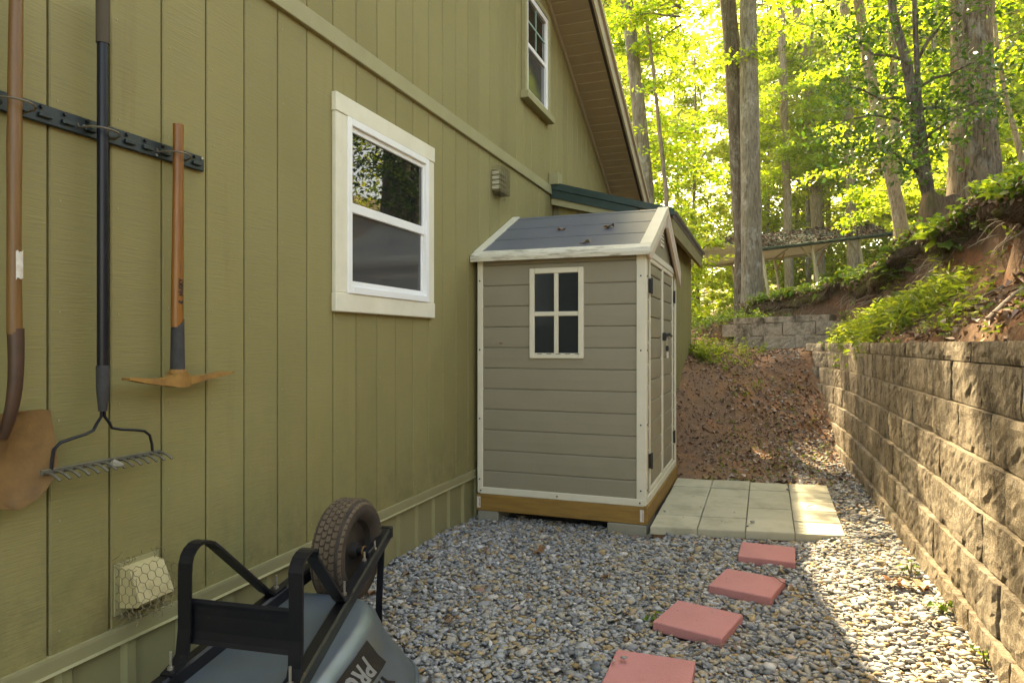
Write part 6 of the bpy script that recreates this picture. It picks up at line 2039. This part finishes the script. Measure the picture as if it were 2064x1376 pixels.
b_ = np.arange(nf_) * 5
ff_ = np.concatenate([np.stack([b_, b_ + 1, b_ + 3], 1), np.stack([b_, b_ + 3, b_ + 2], 1), np.stack([b_ + 2, b_ + 3, b_ + 4], 1)])
tag(link('root_fringe', np_mesh('root_fringe', vf_, ff_, MAT['root'])), 'fringe of fine roots hanging from the overhanging mat', 'roots', kind='stuff')

# bare roots under the lip of the bank
r6 = random.Random(66)
for k, (yc_, n_, lab) in enumerate([(6.4, 16, 'tangle of bare roots hanging under the eroded lip at the right edge of the frame'), (8.6, 22, 'tangle of bare roots hanging under the eroded lip behind the bright weeds'),
                                    (10.6, 20, 'bare pale roots hanging from the root mat at the turn of the bank'), (11.9, 18, 'bare roots hanging from the mossy mat above the back retaining wall')]):
    x0 = float(scarp_x(yc_))
    t = thing('exposed_roots', lab, 'roots', (x0, yc_, float(up_h(x0, yc_))), 'exposed roots along the bank')
    for q in range(n_):
        yy = yc_ + r6.uniform(-0.75, 0.75); xx = float(scarp_x(yy)) + 0.12
        p = Vector((xx, yy, float(up_h(xx, yy)) - r6.uniform(0.02, 0.22)))
        pts = [p]
        d = Vector((r6.uniform(-0.9, -0.3), r6.uniform(-0.6, 0.4), r6.uniform(-0.6, 0.05)))
        for s_ in range(5):
            d = (d + Vector((r6.uniform(-0.5, 0.3), r6.uniform(-0.6, 0.6), r6.uniform(-0.75, 0.25)))).normalized()
            p = p + d * r6.uniform(0.05, 0.11)
            gz = float(up_h(p.x, p.y))
            if p.z < gz + 0.01: p = Vector((p.x, p.y, gz + 0.012))
            pts.append(p)
        rr = r6.uniform(0.003, 0.010)
        MB().tube(pts, [rr * (1 - 0.13 * i) for i in range(len(pts))], 5).build('root', MAT['root'], t, smooth=True)
# fallen sticks on the bank
for k, (px, py, dx, dy, lab) in enumerate([(1990, 655, 0.5, 0.5, 'grey fallen branch on the lower bank near the right edge'), (1930, 640, 0.25, 0.55, 'pale fallen stick slanting on the lower bank'), (2020, 590, -0.1, 0.4, 'short bent stick on the bare red soil')]):
    q = hit_bank(px, py)
    pts = []
    for f_ in (0, 0.35, 0.7, 1):
        X, Y = q.x + dx * f_, q.y + dy * f_ + 0.04 * math.sin(f_ * 5)
        pts.append(Vector((X, Y, float(up_h(X, Y)) + 0.03 + 0.04 * f_)))
    twig(pts, 0.011, lab, 'root', 'stick')

# ------------------------------------------------------------------ carport on the slope among the trees
cdir = lambda xc, zc: Vector((xc * CA - zc * SA, xc * SA + zc * CA, 0))      # camera-frame plan vector to world
cL = cdir(0.943, 0.333).normalized(); cW = Vector((cL.y * -1, cL.x, 0))
if cW.dot(Vector((0, 1, 0))) < 0: cW = -cW
dA = 20.0
A0 = at(1534, 500, d=dA)
LEN, WID, HT = 5.7, 3.9, 2.3
carport = thing('carport', 'open metal carport with leaf covered green roof among the trees', 'carport', (A0.x, A0.y, A0.z - HT))
cq = [cdir(6.0, 19.0), cdir(13.5, 21.6), cdir(12.0, 26.5), cdir(4.2, 24.0)]  # pale ground sheet added to bounce light up at the carport underside
nq = 10
vq = []
for i in range(nq + 1):
    for j in range(nq + 1):
        p = (cq[0] * (1 - i / nq) + cq[1] * i / nq) * (1 - j / nq) + (cq[3] * (1 - i / nq) + cq[2] * i / nq) * j / nq
        vq.append((p.x, p.y, float(tps_h(p.x, p.y)) + 0.12))
tag(link('bounce_gravel', np_mesh('bounce_gravel', np.array(vq), np.array([(i * (nq + 1) + j, (i + 1) * (nq + 1) + j, (i + 1) * (nq + 1) + j + 1, i * (nq + 1) + j + 1) for i in range(nq) for j in range(nq)]), MAT['bounce'])), 'pale gravel added under the carport to bounce light onto its underside', 'ground', kind='structure')
# frame built level, then leant with the slope about the line of sight
vx = Vector((-SA, CA, 0))
LEAN = Matrix.Rotation(R(-8.6), 3, vx)
cp = lambda l, w, h: A0 + LEAN @ (cL * l + cW * w + Vector((0, 0, h)))
RISE = 0.62
prof = lambda w: RISE * (1 - abs(w - WID / 2) / (WID / 2))
nr = 22
for side in (0, 1):
    w0, w1 = (0, WID / 2) if side == 0 else (WID, WID / 2)
    ov = -0.15 if side == 0 else WID + 0.15
    mb = MB()
    prof_pts = []
    mb.add([cp(-0.2, ov, prof(w0) - 0.05), cp(LEN + 0.2, ov, prof(w0) - 0.05), cp(LEN + 0.2, w1, prof(w1)), cp(-0.2, w1, prof(w1)),
            cp(-0.2, ov, prof(w0) - 0.03), cp(LEN + 0.2, ov, prof(w0) - 0.03), cp(LEN + 0.2, w1, prof(w1) + 0.02), cp(-0.2, w1, prof(w1) + 0.02)],
           [(0, 1, 2, 3), (4, 7, 6, 5), (0, 4, 5, 1), (1, 5, 6, 2), (2, 6, 7, 3), (3, 7, 4, 0)])
    rp = mb.build('roof', MAT['carport_roof'], carport)
    # underside sheet with seams
    us = MB()
    nseg = 9
    for s_ in range(nseg):
        a, b = s_ / nseg, (s_ + 1) / nseg - 0.02
        wa, wb_ = ov + (w1 - ov) * a, ov + (w1 - ov) * b
        za, zb = (prof(w0) - 0.05) + (prof(w1) - prof(w0) + 0.05) * a, (prof(w0) - 0.05) + (prof(w1) - prof(w0) + 0.05) * b
        us.add([cp(-0.18, wa, za - 0.03), cp(LEN + 0.18, wa, za - 0.03), cp(LEN + 0.18, wb_, zb - 0.03), cp(-0.18, wb_, zb - 0.03),
                cp(-0.18, wa, za - 0.012), cp(LEN + 0.18, wa, za - 0.012), cp(LEN + 0.18, wb_, zb - 0.012), cp(-0.18, wb_, zb - 0.012)],
               [(0, 1, 2, 3), (4, 7, 6, 5), (0, 4, 5, 1), (1, 5, 6, 2), (2, 6, 7, 3), (3, 7, 4, 0)])
    us.build('underside', MAT['carport_under'], carport)
    for s_ in range(nr):
        l = -0.15 + (LEN + 0.3) * s_ / (nr - 1)
        MB().tube([cp(l, ov, prof(w0) - 0.025), cp(l, w1, prof(w1) + 0.03)], 0.018, 5).build('roof_rib', MAT['carport_roof'], rp)
    MB().tube([cp(-0.22, ov, prof(w0) - 0.05), cp(LEN + 0.22, ov, prof(w0) - 0.05)], 0.05, 6).build('eave_trim', MAT['carport_roof'], rp)
for i in range(4):
    l = 0.05 + (LEN - 0.1) * i / 3
    for w in (0.05, WID - 0.05):
        MB().tube([cp(l, w, -HT - 0.6), cp(l, w, -0.06)], 0.042, 4).build('post', MAT['carport_frame'], carport)
        s2 = 1 if w < 1 else -1
        MB().tube([cp(l, w, -0.55), cp(l, w + s2 * 0.55, 0.06)], 0.025, 4).build('knee_brace', MAT['carport_brace'] if w > 1 else MAT['carport_frame'], carport)
    MB().tube([cp(l, 0.05, -0.06), cp(l, WID / 2, RISE - 0.08), cp(l, WID - 0.05, -0.06)], 0.03, 4).build('rafter', MAT['carport_frame'], carport)
for w in (0.05, WID - 0.05):
    MB().tube([cp(-0.1, w, -0.07), cp(LEN + 0.1, w, -0.07)], 0.035, 4).build('eave_beam', MAT['carport_frame'], carport)
r7 = np.random.default_rng(77)
n = 3600
l = r7.uniform(-0.2, LEN + 0.2, n); w = r7.uniform(-0.12, WID / 2, n)
ok = r7.uniform(0, 1, n) < np.clip(0.75 + 0.6 * fbm(l, w, 1.6, 71), 0, 1)
P = np.array([cp(a, b, prof(b) + 0.03)[:] for a, b in zip(l[ok], w[ok])])
litter(P, r7, 0.05, 0.11, 'roof_leaves', 'dead leaves piled over the carport roof', 'leaf litter', mat=MAT['roof_litter'], lift=0.01)


# ------------------------------------------------------------------ trees
def crown_arrays(h0, h1, rad, nb, per, leaf, r, droop=0.12, shape='round', flat=0.35, up=0.9):
    """branches in tiers, each carrying flat sprays of leaves; returns leaf arrays and branch polylines"""
    pos_, nn, dd = [], [], []
    lines = []
    for k in range(nb):
        t = (k + r.uniform(0, 1)) / nb
        h = h0 + (h1 - h0) * t
        az = r.uniform(0, 2 * np.pi)
        pr = (1 - 0.55 * t) if shape == 'cone' else (0.55 + 0.45 * np.sin(np.pi * min(1, 0.15 + 0.8 * t)))
        ln = rad * pr * r.uniform(0.55, 1.1)
        rise = r.uniform(0.0, 0.55) if shape != 'cone' else r.uniform(-0.15, 0.2)
        pts = []
        for q in range(5):
            f = q / 4
            pts.append((np.cos(az) * ln * f + r.normal(0, 0.06) * ln * f, np.sin(az) * ln * f + r.normal(0, 0.06) * ln * f, h + ln * (rise * f - droop * 2.2 * f * f) + r.normal(0, 0.03) * ln * f))
        lines.append(pts)
        pts = np.array(pts)
        m = int(per * r.uniform(0.6, 1.3))
        f = np.sqrt(r.uniform(0.06, 1.0, m)) * 4
        i = np.minimum(f.astype(int), 3); u = f - i
        c = pts[i] * (1 - u)[:, None] + pts[i + 1] * u[:, None]
        # sprays: gather leaves round a few twig ends
        ntw = max(4, m // 14)
        tw = c[r.integers(0, m, ntw)] + r.normal(0, 1, (ntw, 3)) * np.array([0.22, 0.22, 0.10]) * rad * flat
        g_ = r.integers(0, ntw, m)
        c = tw[g_] + r.normal(0, 1, (m, 3)) * np.array([0.10, 0.10, 0.045]) * rad * flat * 1.6
        pos_.append(c); nn.append(rand_unit(m, r, up, 0.48)); 
        d = rand_unit(m, r, -0.25, 0.6); d[:, 0] += np.cos(az) * 0.6; d[:, 1] += np.sin(az) * 0.6
        dd.append(d)
    P = np.concatenate(pos_); N = np.concatenate(nn); D = np.concatenate(dd)
    L = leaf * r.uniform(0.6, 1.35, len(P))
    v, f = leaf_arrays(P, N, D, L, L * r.uniform(0.26, 0.36, len(P)), r, fold=0.22, curl=0.12)
    return v, f, lines


def branch_mesh(name, lines, r0, mat):
    mb = MB()
    for pts in lines:
        mb.tube([Vector(p) for p in pts], [r0, r0 * 0.8, r0 * 0.55, r0 * 0.35, r0 * 0.15], 5, cap=False)
    return mb.mesh(name, mat, smooth='all', recalc=False)


rt = np.random.default_rng(91)
CROWNS = {}


def mk_crown(key, mat, bark, r0, **kw):
    out = []
    for i in range(kw.pop('variants', 2)):
        v, f, ln = crown_arrays(r=rt, **kw)
        out.append((np_mesh('crown', v, f, mat), branch_mesh('branches', ln, r0, bark)))
    CROWNS[key] = out


mk_crown('under', MAT['foliage'], MAT['bark_tan'], 0.022, h0=1.5, h1=9.0, rad=2.6, nb=38, per=330, leaf=0.125, variants=3)
mk_crown('canopy', MAT['foliage'], MAT['bark_grey'], 0.05, h0=7.5, h1=17.0, rad=3.9, nb=42, per=300, leaf=0.17, variants=2)
mk_crown('far', MAT['foliage_far'], MAT['bark_tan'], 0.03, h0=1.0, h1=16.0, rad=3.4, nb=44, per=170, leaf=0.20, variants=3)
mk_crown('sparse', MAT['foliage'], MAT['bark_tan'], 0.014, h0=2.2, h1=8.0, rad=1.7, nb=14, per=130, leaf=0.105, variants=2)
mk_crown('shrub', MAT['foliage_far'], MAT['bark_tan'], 0.012, h0=0.15, h1=2.3, rad=1.3, nb=22, per=130, leaf=0.10, variants=3)
mk_crown('dark', MAT['foliage_dark'], MAT['bark_dark'], 0.016, h0=1.5, h1=6.4, rad=1.95, nb=30, per=190, leaf=0.105, flat=0.30, droop=0.02, variants=1)

_n = [0]


def trunk_obj(root, pts, radii, mat, n=14, flare=1.35, knobs=()):
    """tapered trunk, its bole slightly uneven"""
    mb = MB()
    P = [Vector(p) for p in pts]
    dense, rr = [], []
    steps = 4
    for i in range(len(P) - 1):
        for s_ in range(steps):
            f = s_ / steps
            dense.append(P[i].lerp(P[i + 1], f)); rr.append(radii[i] * (1 - f) + radii[i + 1] * f)
    dense.append(P[-1]); rr.append(radii[-1])
    base = dense[0].z
    rr = [r_ * (1 + (flare - 1) * math.exp(-(p.z - base) / (radii[0] * 1.6 + 0.05))) for p, r_ in zip(dense, rr)]
    for k, a in knobs:
        for i, p in enumerate(dense): rr[i] *= 1 + a * math.exp(-((p.z - k) / 0.12) ** 2)
    mb.tube(dense, rr, n)
    sd = random.uniform(0, 99)
    for i, p in enumerate(dense):
        for q in range(n):
            v = mb.v[i * n + q]
            k = 1 + 0.07 * mnoise.noise(Vector((q * 0.9, p.z * 1.4, sd))) + 0.05 * mnoise.noise(Vector((q * 2.1, p.z * 4.0, sd + 7)))
            mb.v[i * n + q] = p + (v - p) * k
    return mb.build('trunk', mat, root, smooth='all')


def add_crown(root, key, z_off=0.0, scale=1.0, rot=None, xy=(0, 0)):
    c, b = random.choice(CROWNS[key])
    rot = random.uniform(0, 6.28) if rot is None else rot
    for nm, me in (('crown', c), ('branches', b)):
        o = link(nm, me, root)
        o.location = (xy[0], xy[1], z_off); o.rotation_euler = (0, 0, rot); o.scale = (scale, scale, scale)
        o['kind'] = 'stuff'


# trunks the photograph lets one tell apart: pixel track at one distance, radius in pixels at foot and top
TREES = [
    ('tree', 'leaning grey trunk just beyond the house rake, left of the thin forked sapling', 13.0, [(1308, 520), (1303, 380), (1285, 200), (1263, 0)], 16, 12, 'bark_grey', [('canopy', 2.2, 0.45)]),
    ('sapling', 'thin forked sapling between the house rake and the twin trunks', 12.4, [(1347, 560), (1343, 390), (1328, 250), (1318, 150), (1300, 20)], 5, 3, 'bark_tan', [('sparse', 2.2, 0.75)]),
    ('tree', 'left and darker trunk of the close pair standing in front of the carport', 12.9, [(1502, 622), (1500, 500), (1490, 330), (1478, 130), (1466, -10)], 20, 15, 'bark_dark', [('canopy', 3.4, 0.6), ('sparse', 2.4, 0.8)]),
    ('tree', 'right and paler smooth trunk of the close pair standing in front of the carport', 12.5, [(1516, 612), (1515, 480), (1512, 300), (1509, 120), (1508, -10)], 21, 16, 'bark_grey', []),
    ('tree', 'slim straight trunk seen over the carport roof next right of the twin trunks', 28.0, [(1593, 590), (1588, 440), (1581, 250), (1574, 0)], 9, 7, 'bark_tan', [('under', 4.2, 0.9)]),
    ('tree', 'slightly leaning trunk seen over the middle of the carport roof', 29.0, [(1658, 570), (1646, 440), (1630, 200), (1603, 0)], 12, 8, 'bark_tan', [('under', 4.2, 0.9)]),
    ('tree', 'straight tan trunk rising behind the right half of the carport roof', 27.0, [(1722, 560), (1718, 440), (1708, 230), (1702, 0)], 12, 9, 'bark_tan', [('under', 4.5, 0.9)]),
    ('tree', 'curved leaning trunk at the right end of the carport', 14.0, [(1826, 500), (1810, 420), (1770, 230), (1748, 120), (1728, -10)], 14, 9, 'bark_tan', [('canopy', 0, 0.8), ('sparse', 0, 0.8)]),
    ('tree', 'thin upright trunk behind the curved trunk at the carport end', 19.0, [(1812, 470), (1808, 330), (1802, 190), (1798, 40)], 10, 7, 'bark_tan', [('under', 1.0, 0.9)]),
    ('tree', 'thick furrowed trunk at the top of the bank beside the rotten stump', 10.4, [(1966, 425), (1963, 330), (1960, 180), (1957, -10)], 44, 35, 'bark_big', [('canopy', 0.5, 0.95)]),
    ('sapling', 'thin leaning sapling right of the thick furrowed trunk', 14.0, [(2080, 420), (2052, 290), (2030, 210), (2010, 100)], 6, 4, 'bark_tan', [('sparse', 0, 1.0)]),
    ('sapling', 'slim dark sapling immediately right of the thick furrowed trunk', 16.0, [(2018, 400), (2012, 330), (2006, 250), (1998, 60)], 4, 3, 'bark_dark', [('sparse', 0.3, 0.9)]),
]


def corridor_clear(x, y, rad):
    """keeps crowns off the sunbeam that lights the gravel strip"""
    h = (y - 4.0) / 0.9
    return h < 2 or abs(x - (0.5 - 0.42 * h)) > rad + 0.5


for nm, lab, d, trk, rb, rtop, bk, crs in TREES:
    pts = [at(px, py, d=d) for px, py in trk]
    gz = float(tps_h(pts[0].x, pts[0].y)) - 0.15
    pts[0].z = min(pts[0].z, gz) if pts[0].z > gz else pts[0].z
    k = d / F
    n = len(pts)
    rad = [(rb + (rtop - rb) * i / (n - 1)) * k for i in range(n)]
    dirv = (pts[-1] - pts[-2]).normalized()
    ext = 17 - pts[-1].z if rb > 9 else 3.0
    pts.append(pts[-1] + Vector((dirv.x * 0.5, dirv.y * 0.5, 1)) * max(2, ext)); rad.append(rad[-1] * 0.45)
    root = thing(nm, lab, 'tree', tuple(pts[0]))
    trunk_obj(root, pts, rad, MAT[bk], 18 if rb > 15 else 12, 1.25, knobs=((pts[1].z + 0.25, 0.14),) if 'paler smooth' in lab else ())
    top = pts[-2] - pts[0]
    for key, zo, s_ in crs:
        add_crown(root, key, zo, s_, None, (top.x * 0.8, top.y * 0.8) if 'house rake, left' not in lab else (0.7, -1.0))  # the leaning grey tree's canopy is set off its trunk to shade the wall
    if 'house rake, left' in lab:
        add_crown(root, 'canopy', 4.6, 0.42, None, (0.35, -2.3)); add_crown(root, 'sparse', 1.0, 0.85, None, (0, 0))  # extra canopy added above the frame to dapple the retaining wall
    if 'furrowed trunk at the top' in lab:
        big_tree = root; bigp = pts[0].copy()

# dark glossy evergreen with spreading bare limbs at the bank top
d = 9.8
pts = [at(1888, 436, d=d), at(1872, 395, d=d), at(1852, 330, d=d), at(1842, 220, d=d), at(1828, 130, d=d), at(1800, 30, d=d), at(1792, -40, d=d)]
root = thing('tree', 'dark glossy leaved small tree with bare spreading limbs left of the thick trunk', 'tree', tuple(pts[0]))
trunk_obj(root, pts, [0.095, 0.085, 0.08, 0.075, 0.07, 0.055, 0.05], MAT['bark_dark'], 12, 1.2)
mb = MB()
lim = []
st2 = [at(1880, 420, d=d), at(1868, 330, d=d), at(1852, 200, d=d), at(1845, 60, d=d), at(1842, -20, d=d)]
mb.tube(st2, [0.06, 0.05, 0.042, 0.035, 0.03], 8)
for (a, b, c_) in [((1846, 260), (1760, 232), (1660, 262)), ((1846, 210), (1775, 200), (1690, 170)), ((1850, 300), (1905, 250), (1975, 215)), ((1848, 180), (1915, 150), (1990, 120)),
                   ((1838, 130), (1760, 110), (1700, 70)), ((1858, 250), (1800, 290), (1720, 300)), ((1850, 350), (1815, 320), (1790, 308)), ((1850, 120), (1890, 60), (1930, 20)), ((1856, 220), (1920, 225), (2030, 190))]:
    p, q, s_ = at(*a, d=d), at(*b, d=d - 0.3 + random.uniform(-0.4, 0.4)), at(*c_, d=d - 0.5 + random.uniform(-0.8, 0.8))
    mb.tube([p, p.lerp(q, 0.5) + Vector((0, 0, 0.05)), q, q.lerp(s_, 0.5) + Vector((0, 0, 0.04)), s_], [0.026, 0.021, 0.016, 0.011, 0.005], 6)
    lim.append((p, q, s_))
mb.build('limbs', MAT['bark_dark'], root, smooth='all')
r8 = np.random.default_rng(88)
pos_, dd = [], []
for p, q, s_ in lim:
    m = 420
    f = np.sqrt(r8.uniform(0.08, 1.1, m))
    a, b, c_ = np.array(p), np.array(q), np.array(s_)
    base = np.where((f < 0.5)[:, None], a + (b - a) * (f * 2)[:, None], b + (c_ - b) * ((f - 0.5) * 2)[:, None])
    ntw = 30
    tw = base[r8.integers(0, m, ntw)] + r8.normal(0, 1, (ntw, 3)) * np.array([0.28, 0.28, 0.16])
    pos_.append(tw[r8.integers(0, ntw, m)] + r8.normal(0, 1, (m, 3)) * np.array([0.10, 0.10, 0.06]))
Pd = np.concatenate(pos_)
# a loose upper crown as well
extra = np.array(at(1845, -60, d=d)) + r8.normal(0, 1, (1500, 3)) * np.array([0.9, 0.9, 0.7]); Pd = np.concatenate([Pd, extra])
L = 0.085 * r8.uniform(0.6, 1.4, len(Pd))
v, f = leaf_arrays(Pd, rand_unit(len(Pd), r8, 0.8, 0.55), rand_unit(len(Pd), r8, -0.2, 0.8), L, L * 0.24, r8, fold=0.2)
o = link('crown', np_mesh('crown', v - np.array(pts[0]), f, MAT['foliage_dark']), root); o['kind'] = 'stuff'

# rotten stump between them
sp_ = at(1893, 432, d=9.7); gz = float(up_h(sp_.x, sp_.y)) + 0.12
stump = thing('stump', 'rotten broken stump at the foot of the thick trunk on the bank', 'stump', (sp_.x, sp_.y, gz - 0.1))
mb = MB()
rg = []
for i, h in enumerate((-0.35, 0.0, 0.2, 0.38, 0.5)):
    ring = []
    for q in range(14):
        a = 2 * math.pi * q / 14
        rr = (0.40, 0.28, 0.22, 0.20, 0.17)[i] * (1 + 0.22 * mnoise.noise(Vector((math.cos(a) * 1.5, math.sin(a) * 1.5, h * 2 + 3))))
        top = (0.16 * mnoise.noise(Vector((math.cos(a) * 2, math.sin(a) * 2, 9.0)))) if i >= 3 else 0
        ring.append(sp_ * 0 + Vector((sp_.x + rr * math.cos(a) * 1.3, sp_.y + rr * math.sin(a), gz + h + top)))
    rg.append(ring)
mb.rings(rg).build('bole', MAT['stump'], stump, smooth='all')
for q in range(4):
    a = R(180 + q * 55)
    MB().tube([(sp_.x + 0.15 * math.cos(a), sp_.y + 0.15 * math.sin(a), gz + 0.08), (sp_.x + 0.36 * math.cos(a), sp_.y + 0.36 * math.sin(a), gz - 0.02), (sp_.x + 0.6 * math.cos(a), sp_.y + 0.55 * math.sin(a), gz - 0.16)], [0.07, 0.05, 0.02], 7).build('root', MAT['stump'], stump, smooth='all')

# background trees one cannot tell apart
rb_ = random.Random(12)
bgpts = []
tries = 0
while len(bgpts) < 44 and tries < 4000:
    tries += 1
    d = rb_.uniform(17, 46); px = rb_.uniform(1150, 2200)
    p = at(px, 500, d=d)
    if d < 26 and px > 1500: continue
    if not corridor_clear(p.x, p.y, 2.0) and d < 28: continue
    if px > 1240 and px < 1880 and d < 30: continue
    if d > 26 and abs(p.x - (2.0 - 0.467 * (p.y - 24))) < 2.4: continue
    if any((p - q).length < 2.6 for q in bgpts): continue
    bgpts.append(p)
src = None
for i, p in enumerate(bgpts):
    gz = float(tps_h(p.x, p.y))
    d = (Vector((p.x, p.y, 0))).length
    root = thing('tree', 'slender trunk with bright yellow green leaves deep in the woods behind the carport', 'tree', (p.x, p.y, gz - 0.1), 'trees deep in the woods')
    if src is None or i < 4:
        lean_ = rb_.uniform(-0.05, 0.05)
        tp = [Vector((p.x + lean_ * h + 0.1 * math.sin(h * 0.5 + i), p.y + 0.08 * math.sin(h * 0.37 + i), gz - 0.1 + h)) for h in (0, 2, 4, 7, 10, 13, 16)]
        t = trunk_obj(root, tp, [0.15, 0.135, 0.125, 0.11, 0.09, 0.07, 0.04], MAT[('bark_tan', 'bark_grey')[i % 2]], 9, 1.3)
        src = (src or []) + [t]
    else:
        o = rb_.choice(src).copy(); COL.objects.link(o); o.parent = root; o.location = (0, 0, 0); o.rotation_euler = (0, 0, rb_.uniform(0, 6.28))
        k = rb_.uniform(0.7, 1.25); o.scale = (k, k, 1)
    add_crown(root, 'far' if d > 24 else 'under', rb_.uniform(-0.3, 1.0), rb_.uniform(0.85, 1.2))

# understory shrubs
sh = []
tries = 0
while len(sh) < 44 and tries < 3000:
    tries += 1
    d = rb_.uniform(14.5, 34); px = rb_.uniform(1220, 2150)
    p = at(px, 600, d=d)
    if 1340 < px < 1850 and d < 28: continue
    if any((p - q).length < 1.5 for q in sh): continue
    sh.append(p)
for i, p in enumerate(sh):
    gz = float(tps_h(p.x, p.y))
    root = thing('shrub', 'light green understory shrub among the trunks behind the carport and bank', 'shrub', (p.x, p.y, gz - 0.05), 'understory shrubs in the woods')
    add_crown(root, 'shrub', 0, rb_.uniform(0.7, 1.3))

# far woods closing the view
rf_ = np.random.default_rng(17)
n = 60000
ang = rf_.uniform(R(-24), R(44), n); dist = rf_.uniform(44, 66, n)
zt = rf_.uniform(0, 1, n) ** 0.8 * 29
bx = np.sin(ang) * dist; by = np.cos(ang) * dist
# clumped: keep by 3-D noise so that sky shows between
keep = (fbm(bx * 0.9 + zt * 0.7, by * 0.9 - zt * 0.8, 0.55, 51) + fbm(bx + zt, zt * 1.3 + by * 0.3, 0.8, 52)) * 0.5 > -0.45 + 0.40 * (zt / 29) ** 2
bx, by, zt = bx[keep], by[keep], zt[keep]
bz = tps_h(bx, by) * 0 + np.clip(tps_h(bx, by), 0, 12) - 0.5 + zt
P = np.stack([bx, by, bz], 1)
L = rf_.uniform(0.25, 0.6, len(P))
v, f = leaf_arrays(P, rand_unit(len(P), rf_, 0.5, 0.6), rand_unit(len(P), rf_, 0, 0.8), L, L * 0.34, rf_)
tag(link('far_woods', np_mesh('far_woods', v, f, MAT['foliage_far'])), 'far sunlit woods closing the view behind every trunk', 'woods', kind='stuff')

# low hanging sprays of foliage in front of the trunks
for i, (px, py, d, s_, lab) in enumerate([(1420, 110, 10.8, 0.5, ''), (1600, 330, 11.5, 0.4, '')]):
    pass

# ------------------------------------------------------------------ the soft summer air among the trees
hz = MB().box((-75, -75, -1.6), (105, 150, 48)).mesh('haze')
hm, nt, out = new_mat('summer_air')
pv = nd(nt, 'ShaderNodeVolumePrincipled')
pv.inputs['Color'].default_value = (0.95, 0.97, 0.92, 1)
pv.inputs['Density'].default_value = 0.00045
pv.inputs['Anisotropy'].default_value = 0.35
nt.links.new(pv.outputs[0], out.inputs['Volume'])
hz.materials.append(hm)
tag(link('haze', hz), 'thin bright haze in the sunlit woods', 'haze', kind='stuff')
